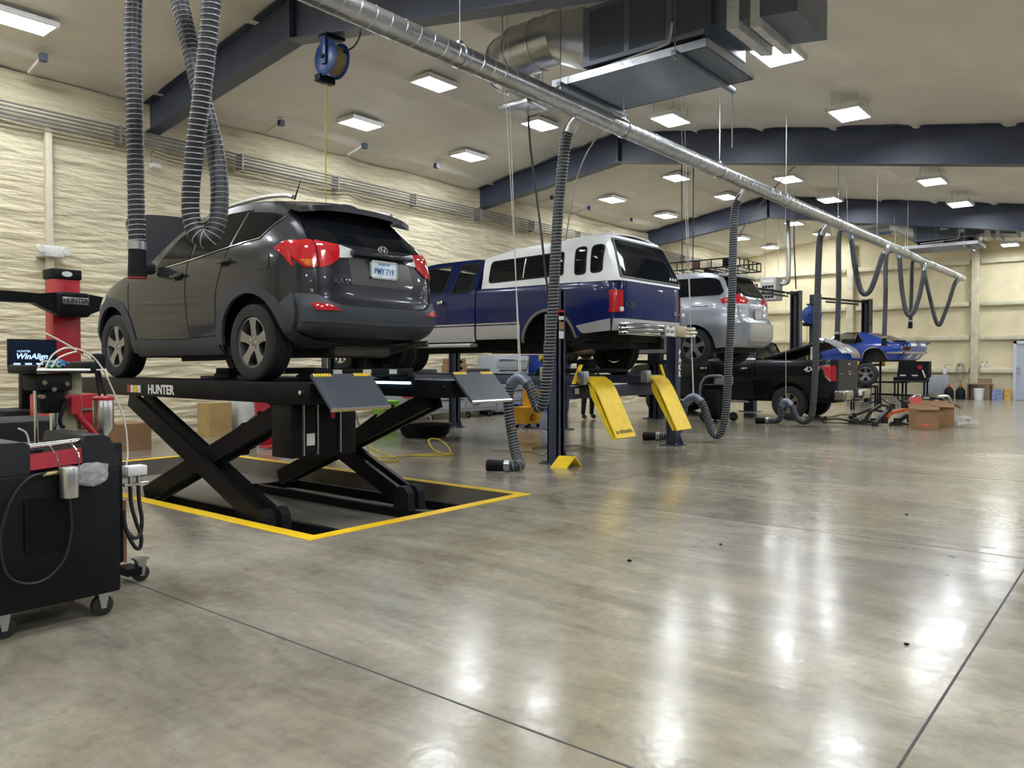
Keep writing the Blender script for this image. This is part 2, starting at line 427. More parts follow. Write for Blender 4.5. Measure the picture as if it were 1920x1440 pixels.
# electrical conduits along the left wall
ct = thing('conduit_run', 'bundle of grey electrical conduits running high along the left foam wall', 'conduit', (XW + .12, 15, 5.2))
CON = M('grey_conduit', (.26, .255, .225), .5, metal=.3, var=.1)
for k in range(5):
    MB().cyl((XW + .25, -6.5, 5.18 + k * .062), (XW + .25, 33.5, 5.18 + k * .062), .019, 8).build('conduit', CON, ct)
for k in range(16):
    y = -3 + k * 2.35
    MB().box(XW + .05, XW + .275, y - .02, y + .02, 5.15, 5.455).build('strap', CON, ct, 0)
m = MB().box(XW + .1, XW + .26, 3.3 - .04, 3.3 + .04, 2.9, 5.15)
# vertical wireway and emergency light
solo(MB().rbox(XW + .06, XW + .17, 5.24, 5.34, 1.0, 5.2, .01), 'wireway', M('cream_wireway', (.58, .54, .42), .6, var=.08), 'slim vertical wireway on the left wall behind the red alignment tower', 'wireway')
e = thing('emergency_light', 'small white twin-head emergency light on the left foam wall', 'light', (XW + .3, 5.3, 3.12))
MB().rbox(XW + .0, XW + .28, 5.12, 5.46, 3.08, 3.26, .015).build('housing', STICK, e)
for y in (5.10, 5.48): MB().cyl((XW + .22, y, 3.2), (XW + .32, y, 3.19), .06, 14).build('lamp_head', STICK, e)
e = thing('junction_box', 'small grey junction box below the conduits above the SUV', 'box', (XW + .2, 7.05, 4.85))
MB().rbox(XW + .12, XW + .24, 6.96, 7.12, 4.86, 4.94, .01).build('box', STICK, e)
MB().cyl((XW + .16, 7.0, 4.92), (XW + .16, 7.0, 5.15), .025, 8).build('nipple', CON, e)

# LED ceiling panels
LED = M('led_diffuser', (.9, .9, .9), .5, emit=(.90, .95, 1.0), es=PANEL_POWER, var=.01)
LEDF = M('panel_frame_white', (.8, .8, .8), .5, var=.03)
rows = [(-12.55, 'row by the left wall'), (-10.45, 'row beside the roof ridge'), (-7.3, 'row above the vehicle tails'), (-4.0, 'row over the open aisle'), (-.7, 'row right of the aisle'), (2.6, 'row along the right wall')]
ysl = [(-3.6, 'first'), (1.3, 'second'), (4.4, 'third'), (10.55, 'fourth'), (13.8, 'fifth'), (20.1, 'sixth'), (23.4, 'seventh'), (29.4, 'eighth'), (32.5, 'ninth')]
proto = None
for x, rn in rows:
    for y, yn in ysl:
        if x == -7.3 and 8.5 < y < 11.5: continue
        if x == -7.3 and 28 < y: continue
        zc = ceil_z(x) - (.10 if x < -9 else .30)
        sl = -math.atan(SLOPE) if x > RIDGE_X else math.atan(SLOPE)
        lab = 'white LED panel, %s from the front, %s' % (yn, rn)
        if proto is None:
            t = thing('ceiling_light', lab, 'light', (0, 0, 0), 'LED ceiling panels', local=True)
            MB().box(-.23, .23, -.36, .36, 0, .03).build('diffuser', LED, t, 0)
            m = MB(); m.box(-.27, .27, -.40, .40, .03, .07)
            for s in (-1, 1): m.box(s * .25 - .02, s * .25 + .02, -.40, .40, -.005, .04); m.box(-.27, .27, s * .38 - .02, s * .38 + .02, -.005, .04)
            m.build('frame', LEDF, t, 0)
            m = MB()
            for s in (-1, 1):
                for q in (-1, 1): m.cyl((s * .2, q * .3, .07), (s * .2, q * .3, .32), .006, 6)
            m.build('suspension_chain', ALU, t)['kind'] = 'stuff'
            proto = t
        else: t = copy_tree(proto)
        t['label'] = lab; t.location = (x, y, zc); t.rotation_euler = (0, 0, 0)
# ================================================================== vehicle toolkit
class Body:
    """plan shape is a superellipse whose half-width and ends depend on the height"""
    def __init__(s, yc, W, XR_, XF, xm, n=6):
        s.yc, s.W, s.XR, s.XF, s.xm, s.n = yc, W, XR_, XF, xm, n; s.ts = .5 ** (1 / n)
    def w(s, z): return smooth_tab(s.W, z, .03)
    def L(s, z, rear=True): return (smooth_tab(s.XR, z, .02) - s.xm) if rear else (s.xm - smooth_tab(s.XF, z, .03))
    def seam(s, z): return s.xm + s.L(z) * s.ts
    def fseam(s, z): return s.xm - s.L(z, False) * s.ts
    def side(s, sg=-1):
        def f(x, z, o):
            L = s.L(z, x > s.xm) + o; t = min(.9999, abs(x - s.xm) / L)
            return Vector((x, s.yc + sg * (s.w(z) + o) * (1 - t ** s.n) ** (1 / s.n), z))
        return f
    def end(s, rear=True):
        def f(y, z, o):
            t = min(.9999, abs(y) / (s.w(z) + o)); L = (s.L(z, rear) + o) * (1 - t ** s.n) ** (1 / s.n)
            return Vector((s.xm + (L if rear else -L), s.yc + y, z))
        return f
def side_part(b, name, poly, mat, parent, out=0., t=.012, grid=.07, both=True, holes=(), smooth=35, sides=(-1, 1)):
    r = []
    for sg in (sides if both else (-1,)):
        r.append(panel(poly, b.side(sg), t, grid, holes, out).build(name, mat, parent, smooth))
    return r[0]
def rear_part(b, name, poly, mat, parent, out=0., t=.012, grid=.05, mirror=False, rear=True, smooth=35, holes=()):
    r = panel(poly, b.end(rear), t, grid, holes, out).build(name, mat, parent, smooth)
    if mirror: panel([(-p[0], p[1]) for p in reversed(poly)], b.end(rear), t, grid, (), out).build(name, mat, parent, smooth)
    return r
def strip(pts, wd):
    """2D polyline -> thin polygon"""
    L, R = [], []; pts = [Vector(p) for p in pts]
    for i, p in enumerate(pts):
        d = (pts[min(i + 1, len(pts) - 1)] - pts[max(i - 1, 0)]).normalized(); n = Vector((-d.y, d.x)) * wd / 2
        L.append(tuple(p + n)); R.append(tuple(p - n))
    return L + R[::-1]
def arc(cx, cz, r, a0, a1, n=14, rz=None):
    rz = rz or r
    return [(cx + r * math.cos(math.radians(a0 + (a1 - a0) * k / n)), cz + rz * math.sin(math.radians(a0 + (a1 - a0) * k / n))) for k in range(n + 1)]
def sheet(fn, nu, nv, t=.012, down=(0, 0, -1)):
    dn = Vector(down) * t; P = [Vector(fn(i / nu, j / nv)) for i in range(nu + 1) for j in range(nv + 1)]; m = len(P)
    q = lambda i, j: i * (nv + 1) + j
    F = [(q(i, j), q(i + 1, j), q(i + 1, j + 1), q(i, j + 1)) for i in range(nu) for j in range(nv)]
    F += [tuple(m + k for k in reversed(f)) for f in F]
    B = [q(i, 0) for i in range(nu + 1)] + [q(nu, j) for j in range(1, nv + 1)] + [q(i, nv) for i in range(nu - 1, -1, -1)] + [q(0, j) for j in range(nv - 1, 0, -1)]
    F += [(B[k], B[(k + 1) % len(B)], m + B[(k + 1) % len(B)], m + B[k]) for k in range(len(B))]
    return MB().add(P + [p + dn for p in P], F)
def wheel(parent, c, r, wd, s, rimr, spokes, rimmat, hub=None, tread=True):
    c = Vector(c); h = wd / 2
    prof = [(rimr * .98, -h * .75), (rimr * 1.03, -h * .92), (r * .88, -h), (r * .96, -h * .9), (r, -h * .72)]
    gr = [] 
    if tread:
        for g in (-.42, -.14, .14, .42): gr += [(r, g * wd * .5 * 1.0 - .012), (r - .012, g * wd * .5 - .009), (r - .012, g * wd * .5 + .009), (r, g * wd * .5 + .012)]
    prof = prof + gr + [(r, h * .72), (r * .96, h * .9), (r * .88, h), (rimr * 1.03, h * .92), (rimr * .98, h * .75)]
    ti = MB().lathe(prof, c, 'Y', 44).build('tire', RUBBER, parent, 30)
    m = MB(); yo = s * h * .80; yi = s * h * .45
    m.lathe([(rimr, yo * 1.0), (rimr * .94, yo * 1.02), (rimr * .91, yo * .75), (rimr * .90, -yo * .4), (rimr * .99, -yo * .4), (rimr, yo)], c, 'Y', 36)
    hr = rimr * .24
    m.lathe([(.001, yo * .80), (hr * .6, yo * .80), (hr, yo * .70), (hr, yi * .3)], c, 'Y', 20)
    for k in range(spokes):
        a = 2 * PI * k / spokes + PI / 2; d = Vector((math.cos(a), 0, math.sin(a))); e = Vector((-d.z, 0, d.x))
        w0, w1 = rimr * .19, rimr * .24; Pt = []
        for rr, ww, y1, y0 in ((hr * .7, w0, yo * .74, yi * .5), (rimr * .55, w0 * .85, yo * .88, yi * .7), (rimr * .92, w1, yo * .94, yi * .8)):
            for sg in (-1, 1): Pt.append(c + d * rr + e * ww * sg + Vector((0, y1, 0)))
            for sg in (-1, 1): Pt.append(c + d * rr + e * ww * sg * .8 + Vector((0, y0, 0)))
        F = []
        for q in (0, 4): F += [(q, q + 1, q + 5, q + 4), (q + 2, q + 6, q + 7, q + 3), (q, q + 4, q + 6, q + 2), (q + 1, q + 3, q + 7, q + 5)]
        m.add(Pt, F)
    m.build('rim', rimmat, ti, 40)
    MB().lathe([(.001, yi * .2), (rimr * .88, yi * .2), (rimr * .88, -yi), (.001, -yi)], c, 'Y', 24).build('brake_disc', DARK, ti)
    if hub:
        m = MB()
        for k in range(5):
            a = 2 * PI * k / 5; p = c + Vector((math.cos(a) * rimr * .19, yo * .72, math.sin(a) * rimr * .19)); m.cyl(p, p + Vector((0, s * .015, 0)), .011, 6)
        m.build('lug_nuts', CHROME, ti)['kind'] = 'stuff'
    return ti
def plate(parent, cen, wd, ht, line, sub, face, tcol, right=(0, 1, 0), up=(0, 0, 1)):
    cen, right, up = Vector(cen), Vector(right).normalized(), Vector(up).normalized(); n = right.cross(up)
    p = MB().obox(cen, right * wd / 2, up * ht / 2, n * .006).build('license_plate', face, parent, 0)
    fr = MB()
    for s in (-1, 1):
        fr.obox(cen + right * s * wd * .5, right * .008, up * (ht / 2 + .008), n * .011); fr.obox(cen + up * s * ht * .5, right * (wd / 2 + .008), up * .008, n * .011)
    fr.build('plate_frame', ALU, p, 0)
    if line: text_mb(line, ht * .50, cen + n * .007 - up * ht * .10, right, up, .003, squeeze=.85, bold=.001).build('plate_number', tcol, p, 0)
    if sub: text_mb(sub, ht * .17, cen + n * .007 + up * ht * .34, right, up, .003).build('plate_state', tcol, p, 0)

PAINT_G = M('graphite_car_paint', (.022, .024, .032), .26, metal=.2, coat=.45, spec=.35, var=.04, rvar=.05)
PLASG = M('grey_plastic_cladding', (.040, .046, .058), .55, var=.12)
TLR = M('red_lens', (.50, .012, .02), .12, coat=1, var=.25, vs=30)
TLC = M('clear_lens', (.62, .62, .62), .12, coat=1, var=.15, vs=40)
TLO = M('amber_lens', (.60, .15, .02), .15, coat=1, var=.2, vs=40)
RIM = M('satin_alloy', (.36, .365, .375), .32, metal=.9, var=.05)
GAP = M('panel_gap', (.004, .004, .004), .9)
PLATEM = M('plate_face_blue_white', (.62, .72, .80), .4, var=.18, vs=9)
PLATEW = M('plate_face_white', (.75, .75, .72), .4, var=.06)
PBLUE = M('plate_blue_print', (.02, .10, .30), .5)
PBLK = M('plate_black_print', (.02, .02, .02), .5)

# ================================================================== grey SUV on the alignment lift
rv = thing('suv', 'dark grey SUV with raised hood on the black scissor lift', 'car', (-7.4, 4.84, 1.18))
B = Body(4.84, [(1.40, .80), (1.50, .86), (1.75, .895), (2.05, .905), (2.25, .89), (2.40, .86), (2.60, .77), (2.75, .70), (2.9, .60)],
         [(1.45, -5.86), (1.56, -5.64), (1.66, -5.45), (1.84, -5.42), (1.90, -5.47), (2.1, -5.48), (2.36, -5.52), (2.46, -5.60), (2.64, -5.80), (2.8, -5.98), (2.9, -6.1)],
         [(1.4, -9.5), (1.7, -9.66), (2.0, -9.56), (2.15, -9.40), (2.3, -9.1), (2.9, -8.6)], -7.5, 6)
RW, FW = (-6.236, 1.535), (-8.88, 1.535); ra = .455
zs = [2.80, 2.7, 2.6, 2.5, 2.4, 2.3, 2.2, 2.1, 2.0, 1.92, 1.85, 1.75, 1.68, 1.62]
out = [(-9.28, 1.47), (-9.40, 1.62), (-9.43, 1.78), (-9.38, 1.95), (-9.22, 2.09), (-8.95, 2.19), (-8.6, 2.265), (-8.3, 2.30), (-8.14, 2.30), (-7.92, 2.46), (-7.68, 2.645), (-7.45, 2.75), (-7.15, 2.815), (-6.8, 2.84), (-6.5, 2.84)]
out += [(B.seam(z), z) for z in zs] + [(-5.80, 1.60)] + arc(*RW, ra, 4, 176)[0:] + [(-6.70, 1.45), (-8.40, 1.43)] + arc(*FW, ra, -8, 182) 
side_part(B, 'body_side', out, PAINT_G, rv, grid=.06)
rp = [(-B.ts * B.w(z), z) for z in zs]
rear_part(B, 'tailgate', rp + [(-p[0], p[1]) for p in reversed(rp)], PAINT_G, rv, grid=.05)
fz = [1.47, 1.6, 1.75, 1.9, 2.05, 2.15]
fp = [(-B.ts * B.w(z), z) for z in fz]
rear_part(B, 'front_fascia', fp + [(-p[0], p[1]) for p in reversed(fp)], PAINT_G, rv, rear=False, grid=.09)
zr = [(-7.6, 2.69), (-7.45, 2.755), (-7.15, 2.82), (-6.8, 2.845), (-6.5, 2.845), (-6.2, 2.82), (-5.95, 2.785)]
def roof_fn(b, tab, crown, x0, x1, ins=0.):
    def f(u, v):
        x = x0 + (x1 - x0) * u; z = smooth_tab(tab, x, .06); q = v * 2 - 1
        p = b.side(1)(x, z, ins); wv = p.y - b.yc
        return (x, b.yc + q * wv, z + crown * (1 - q * q))
    return f
sheet(roof_fn(B, zr, .06, -7.62, -5.93), 18, 14, .02).build('roof', PAINT_G, rv, 50)
def ws(u, v):
    q = v * 2 - 1; x = -8.13 + .55 * u; z = 2.315 + .40 * u
    yy = B.side(1)(x + .02, z, 0).y - B.yc
    return (x - .22 * (1 - q * q) * (1 - u), B.yc + q * (yy - .02), z + .05 * (1 - q * q) * u)
sheet(ws, 8, 12, .01).build('windshield', GLASS, rv, 60)
# raised hood
def hood(u, v):
    q = v * 2 - 1; hw = .87 * (1 - .12 * u ** 3) * (1 if u < .75 else math.sqrt(max(0, 1 - ((u - .75) / .25 * .45) ** 2)))
    top = 1 - .10 * q * q * (u ** 2)
    x = -8.10 - .80 * u * top + .05 * math.sin(u * PI) ; z = 2.29 + .78 * u * top
    return (x - .04 * (1 - q * q), B.yc + q * hw, z)
sheet(hood, 14, 16, .035, (-.7, 0, -.71)).build('hood', PAINT_G, rv, 50)
MB().cyl((-9.0, 4.25, 2.12), (-8.75, 4.3, 2.84), .007, 6).build('hood_prop', BLACK, rv)
MB().box(-9.3, -8.15, 4.1, 5.58, 1.9, 2.14).build('engine_bay', DARK, rv, 0)
# underbody
m = MB().rbox(-9.3, -5.75, 4.18, 5.5, 1.47, 2.08, .06); m.rbox(-8.5, -6.6, 4.05, 5.62, 1.41, 1.52, .03)
m.build('underbody', DARK, rv)
m = MB().tube(spline([(-6.3, 5.1, 1.47), (-5.95, 5.3, 1.45), (-5.75, 5.42, 1.52), (-5.55, 5.5, 1.54)], 6), .032, 10); m.rbox(-6.2, -5.72, 4.5, 5.2, 1.40, 1.52, .05)
m.build('exhaust', M('dirty_exhaust_steel', (.07, .063, .055), .6, metal=.6, var=.3), rv)
m = MB(); m.beam((-6.24, 4.3, 1.5), (-6.24, 5.4, 1.5), .09, .07); m.cyl((-6.24, 4.2, 1.45), (-6.24, 4.2, 1.9), .045, 10); m.cyl((-6.24, 5.48, 1.45), (-6.24, 5.48, 1.9), .045, 10); m.beam((-8.88, 4.3, 1.5), (-8.88, 5.4, 1.5), .09, .07); m.beam((-8.3, 4.5, 1.40), (-6.5, 4.5, 1.43), .12, .06)
m.build('suspension', M('suspension_steel', (.05, .05, .055), .6, metal=.4, var=.4), rv)
# glass
side_part(B, 'front_door_glass', fillet([(-7.90, 2.30), (-7.66, 2.545), (-7.47, 2.665), (-7.28, 2.715), (-7.24, 2.355)], .02), GLASS, rv, .005, .01, .06)
side_part(B, 'rear_door_glass', fillet([(-7.19, 2.36), (-7.22, 2.722), (-6.95, 2.745), (-6.53, 2.742), (-6.60, 2.425)], .015), GLASS, rv, .005, .01, .06)
side_part(B, 'quarter_glass', fillet([(-6.55, 2.43), (-6.48, 2.742), (-6.10, 2.69, .03), (-5.99, 2.655, .02), (-6.16, 2.475)], .02), GLASS, rv, .005, .01, .05)
side_part(B, 'window_trim', strip([(-7.95, 2.285), (-7.2, 2.345), (-6.6, 2.41), (-6.14, 2.455), (-5.97, 2.655)], .009), CHROME, rv, .009, .012, .05)
side_part(B, 'upper_window_trim', strip([(-7.64, 2.58), (-7.46, 2.685), (-7.2, 2.745), (-6.8, 2.765), (-6.45, 2.76)], .012), CHROME, rv, .009, .012, .05)
rear_part(B, 'rear_glass', fillet([(-.68, 2.40), (.68, 2.40), (.60, 2.68), (-.60, 2.68)], .05), GLASS, rv, .005, .01)
# spoiler
def sp(u, v):
    q = v * 2 - 1; e = 1 - abs(q) ** 5 * .25
    return (-6.02 + (.28 * e + .02) * u, B.yc + q * .64, 2.80 + .035 * (1 - q * q) - .06 * u - .02 * abs(q) ** 3)
sheet(sp, 6, 16, .05).build('spoiler', PAINT_G, rv, 60)
MB().rbox(-5.735, -5.722, 4.70, 4.98, 2.725, 2.745, .004).build('high_brake_light', M('dark_red_lens', (.06, .012, .015), .2), rv)
MB().tube([(-6.02, 4.30, 2.82), (-5.93, 4.30, 2.98)], .006, 6, radii=[.009, .003]).build('antenna', BLACK, rv)
for sg in (-1, 1):
    pts = [(-7.45, 2.775), (-7.3, 2.83), (-6.9, 2.872), (-6.4, 2.88), (-6.1, 2.86), (-5.98, 2.83)]
    m = MB().tube(spline([(x, B.yc + sg * (.60 if x < -6.1 else .585), z) for x, z in pts], 6), .02, 8)
    m.build('roof_rail', ALU, rv)
# lamps
tl = fillet([(-.825, 2.335), (-.80, 2.40), (-.66, 2.415), (-.66, 2.17), (-.74, 2.16), (-.80, 2.26)], .02)
rear_part(B, 'tail_lamp', tl, TLR, rv, .012, .02, .03, True)
side_part(B, 'tail_lamp_wrap', fillet([(-5.92, 2.345), (B.seam(2.415), 2.415), (B.seam(2.16) + .02, 2.17), (-5.80, 2.28)], .015), TLR, rv, .012, .02, .03)
rear_part(B, 'tail_lamp_inner', fillet([(-.645, 2.41), (-.44, 2.385), (-.46, 2.255), (-.56, 2.19), (-.645, 2.165)], .015), TLR, rv, .012, .02, .03, True)
rear_part(B, 'reverse_lamp', fillet([(-.435, 2.385), (-.29, 2.35), (-.315, 2.28), (-.455, 2.265)], .012), TLC, rv, .012, .02, .03, True)
rear_part(B, 'amber_lamp', fillet([(-.77, 2.235), (-.675, 2.235), (-.675, 2.185), (-.735, 2.18)], .01), TLO, rv, .016, .01, .03, True)
side_part(B, 'headlamp', fillet([(-9.41, 1.98), (-9.20, 2.10), (-9.02, 2.12), (-9.12, 1.99), (-9.3, 1.93)], .03), TLC, rv, .008, .02, .05)
# bumper and cladding
bz = fillet([(-B.ts * .90, 1.945), (-.67, 1.935), (-.56, 1.865), (-.45, 1.845), (.45, 1.845), (.56, 1.865), (.67, 1.935), (B.ts * .90, 1.945), (B.ts * .87, 1.63), (.62, 1.575), (-.62, 1.575), (-B.ts * .87, 1.63)], .03)
rear_part(B, 'rear_bumper', bz, PLASG, rv, .018, .02, .05)
side_part(B, 'bumper_corner', [(-5.80, 1.86)] + [(B.seam(1.945), 1.95), (B.seam(1.8), 1.80), (B.seam(1.7), 1.70), (B.seam(1.63), 1.62), (-5.79, 1.61), (-5.76, 1.7), (-5.76, 1.79)], PLASG, rv, .018, .02, .05)
rear_part(B, 'bumper_reflector', fillet([(-.74, 1.865), (-.60, 1.85), (-.50, 1.80), (-.72, 1.80)], .015), TLR, rv, .028, .015, .04, True)
rear_part(B, 'bumper_crease', strip([(-.78, 1.715), (0, 1.70), (.78, 1.715)], .03), PLASG, rv, .028, .02, .06)
for (c, a0, a1) in ((RW, -2, 182), (FW, -10, 186)):
    side_part(B, 'wheel_arch_cladding', arc(*c, .535, a0, a1, 20, .53) + arc(*c, ra - .02, a1, a0, 20), PLASG, rv, .012, .03, .06)
side_part(B, 'sill_cladding', fillet([(-8.36, 1.42), (-8.38, 1.60), (-7.4, 1.575), (-6.78, 1.60), (-6.72, 1.43)], .02), PLASG, rv, .012, .03, .08)
# shut lines, handles, mirror, fuel door
for p in ([(-8.47, 2.2), (-8.45, 1.85), (-8.40, 1.60)], [(-7.27, 2.34), (-7.29, 2.1), (-7.25, 1.58)], [(-6.58, 2.41), (-6.66, 2.22), (-6.74, 2.0), (-6.77, 1.62)], [(-8.40, 1.60), (-7.4, 1.582), (-6.77, 1.61)]):
    side_part(B, 'door_shut_line', strip(p, .009), GAP, rv, .0025, .006, .06)
rear_part(B, 'tailgate_shut_line', strip([(-.655, 2.17), (-.66, 1.94), (-.56, 1.875), (-.45, 1.852), (.45, 1.852), (.56, 1.875), (.66, 1.94), (.655, 2.17)], .010), GAP, rv, .004, .006, .05)
for x, z in ((-7.50, 2.20), (-6.68, 2.275)):
    y = B.side(-1)(x, z, 0).y
    MB().rbox(x - .02, x + .20, y - .045, y - .02, z - .012, z + .02, .01, rz=0).build('door_handle', PAINT_G, rv)
    MB().rbox(x + .02, x + .16, y - .012, y + .01, z - .045, z + .03, .012).build('handle_recess', GAP, rv)
y = B.side(-1)(-7.86, 2.27, 0).y
MB().rbox(-7.95, -7.80, y - .20, y - .03, 2.24, 2.36, .035, 3).build('side_mirror', PAINT_G, rv)
side_part(B, 'fuel_door', fillet([(-6.10, 2.16), (-6.10, 2.30), (-5.96, 2.31), (-5.95, 2.17)], .03), PAINT_G, rv, .006, .01, .06, both=False)
# badges, plate
rear_part(B, 'plate_recess', fillet([(-.36, 2.30), (.36, 2.30), (.40, 2.04), (-.34, 2.04)], .03), M('graphite_recess', (.03, .032, .036), .3, coat=.6), rv, .003, .006, .05)
xr_ = B.end()(0, 2.2, 0).x
plate(rv, (xr_ + .02, 4.87, 2.195), .31, .15, 'PMY 719', 'OKLAHOMA', PLATEM, PBLUE)
MB().rbox(xr_ - .01, xr_ + .05, 4.5, 5.22, 2.30, 2.345, .012).build('garnish', PAINT_G, rv)
m = MB()
for rx, rz_ in ((.052, .036), (.020, .034)): 
    m.tube([(xr_ + .02, 4.86 + rx * math.cos(a), 2.375 + rz_ * math.sin(a)) for a in [2 * PI * k / 24 for k in range(25)]], .006, 6, cap=False)
m.tube([(xr_ + .02, 4.86 + .034 * math.cos(a), 2.392 + .012 * math.sin(a)) for a in [2 * PI * k / 20 for k in range(21)]], .005, 6, cap=False)
m.build('emblem', CHROME, rv)
text_mb('RAV4', .07, (B.end()(-.43, 2.06, .006).x, 4.41, 2.06), (0.06, 1, 0), (0, 0, 1), .006, squeeze=1.3).build('badge', CHROME, rv, 0)
text_mb('XLE', .04, (B.end()(-.70, 1.97, .008).x, 4.14, 1.965), (-.35, 1, 0), (0, 0, 1), .005, squeeze=1.3).build('trim_badge', CHROME, rv, 0)
text_mb('AWD', .045, (B.end()(.52, 2.02, .006).x, 5.36, 2.0), (-.1, 1, 0), (0, 0, 1), .005, squeeze=1.2).build('drive_badge', CHROME, rv, 0)
for cx, cz in (RW, FW):
    wheel(rv, (cx, 4.085, cz), .345, .225, -1, .225, 5, RIM, True)
    wheel(rv, (cx, 5.60, cz), .345, .225, 1, .225, 5, RIM)
# ================================================================== blue pickup with white cap on the four-post lift
DKBLUE = M('navy_blue_paint', (.005, .012, .085), .22, coat=.25, var=.05, spec=.3)
SILV = M('silver_lower_paint', (.42, .42, .42), .35, metal=.3, coat=.5, var=.05)
SEEGL = M('clear_side_glass', (.03, .035, .03), .05, alpha=.28, var=.05)
BEIGE = M('beige_pinstripe', (.45, .40, .32), .5)
tk = thing('pickup_truck', 'navy blue extended cab pickup with white bed cap on the four-post lift', 'truck', (-8.6, 10.2, 1.17))
yc = 10.2
T = Body(yc, [(1.6, .93), (1.75, .975), (1.95, .985), (2.2, 1.0), (2.45, .985), (2.52, .95), (2.6, .91), (3.0, .74)], [(1.6, -5.70), (1.8, -5.66), (2.5, -5.66), (3, -5.7)], [(1.6, -12.4), (2.1, -12.45), (2.4, -12.35), (3.0, -12.0)], -8.9, 16)
ARW, AFW = (-6.83, 1.58), (-11.6, 1.58)
zz = [2.50, 2.3, 2.1, 1.95, 1.80]
bed = [(-8.225, 1.72), (-8.225, 2.50)] + [(T.seam(z), z) for z in zz] + [(-6.30, 1.77)] + arc(*ARW, .50, 12, 170, 14, .545) + [(-7.34, 1.72)]
side_part(T, 'bed_side', bed, DKBLUE, tk)
cabp = [(-12.15, 1.72), (-12.3, 1.8), (-12.3, 2.2), (-12.2, 2.38), (-11.4, 2.47), (-10.15, 2.54), (-9.62, 2.93), (-9.45, 2.99), (-8.4, 3.0), (-8.27, 2.97), (-8.25, 2.5), (-8.25, 1.69), (-10.95, 1.69)] + arc(*AFW, .50, 10, 170)
w1 = fillet([(-8.76, 2.48), (-8.70, 2.915), (-8.33, 2.915), (-8.385, 2.475)], .04)
w2 = fillet([(-9.95, 2.53), (-9.52, 2.90), (-8.93, 2.92), (-8.96, 2.49)], .03)
side_part(T, 'cab_side', cabp, DKBLUE, tk, holes=(w1, w2))
side_part(T, 'cab_window', w1, SEEGL, tk, -.004, .006); side_part(T, 'door_window', w2, SEEGL, tk, -.004, .006)
for wv in (w1, w2):
    side_part(T, 'window_seal', fillet([(p[0] + (.03 if p[0] > sum(q[0] for q in wv) / len(wv) else -.03), p[1] + (.028 if p[1] > 2.7 else -.028)) for p in wv], .0), BLACKM, tk, .006, .012, .07, holes=(wv,))
rc = [(-9.55, 2.97), (-9.3, 3.0), (-8.4, 3.005), (-8.25, 2.98)]
sheet(roof_fn(T, rc, .04, -9.6, -8.25), 10, 10, .02).build('cab_roof', DKBLUE, tk, 50)
sheet(lambda u, v: (-10.2 + .62 * u, yc + (v * 2 - 1) * (.88 - .15 * u), 2.54 + .42 * u), 6, 8, .01).build('windshield', GLASS, tk, 60)
sheet(lambda u, v: (-12.35 + 2.17 * u, yc + (v * 2 - 1) * .93, 2.38 + .15 * math.sin(u * PI / 2) + .03 * (1 - (v * 2 - 1) ** 2)), 8, 8, .02).build('hood', DKBLUE, tk, 50)
sheet(lambda u, v: (-8.255, yc + (v * 2 - 1) * (.97 - .2 * max(0, u - .5) * 2), 1.75 + 1.22 * u), 6, 6, .02, (-1, 0, 0)).build('cab_back', DKBLUE, tk, 50)
rear_part(T, 'front_fascia', [(-.9, 1.72), (.9, 1.72), (.9, 2.35), (-.9, 2.35)], CHROME, tk, rear=False, grid=.15)
MB().rbox(-9.0, -8.5, 9.55, 10.0, 2.2, 2.78, .08, 3).build('front_seat', M('dark_seat', (.03, .03, .035), .8), tk)
MB().rbox(-9.0, -8.5, 10.35, 10.85, 2.2, 2.78, .08, 3).build('front_seat', MATS['dark_seat'], tk)
MB().lathe([(.17 + .013 * math.cos(a), .013 * math.sin(a)) for a in [2 * PI * k / 8 for k in range(9)]], (-9.55, 9.8, 2.45), 'X', 20).build('steering_wheel', BLACKM, tk)
# lower silver band
low = [(-8.225, 1.72), (-8.225, 1.925)] + [(-7.34, 1.925), (-7.345, 1.72)]
side_part(T, 'lower_panel', fillet([(-8.225, 1.715), (-8.225, 1.925), (-7.345, 1.925), (-7.36, 1.75, .04), (-7.40, 1.715)], .01), SILV, tk, .010, .02)
side_part(T, 'lower_panel_rear', fillet([(-6.345, 1.88), (-5.80, 1.965), (T.seam(1.9), 1.965), (T.seam(1.8), 1.80), (-6.24, 1.765, .05)], .012), SILV, tk, .010, .02)
side_part(T, 'cab_lower_panel', fillet([(-10.2, 1.685), (-10.2, 1.925), (-8.26, 1.925), (-8.26, 1.685)], .02), SILV, tk, .010, .02)
side_part(T, 'pinstripe', strip([(-10.2, 1.955), (-8.26, 1.955)], .022), BEIGE, tk, .008, .01)
side_part(T, 'bed_pinstripe', strip([(-8.22, 1.955), (-7.36, 1.955)], .022), BEIGE, tk, .008, .01)
side_part(T, 'wheel_lip', arc(*ARW, .515, 14, 172, 18, .56) + arc(*ARW, .475, 172, 14, 18, .52), M('grey_wheel_lip', (.16, .155, .14), .5), tk, .016, .03)
side_part(T, 'door_shut_line', strip([(-8.83, 1.72), (-8.85, 2.45), (-8.83, 2.9)], .01), GAP, tk, .003, .006)
for sg in (-1, 1):
    MB().rbox(-10.3, -8.25, yc + sg * 1.0 - .09, yc + sg * 1.0 + .09, 1.60, 1.66, .02).build('running_board', SILV, tk)
MB().rbox(-9.02, -8.9, 9.15, 9.2, 2.30, 2.35, .01).build('door_handle', CHROME, tk)
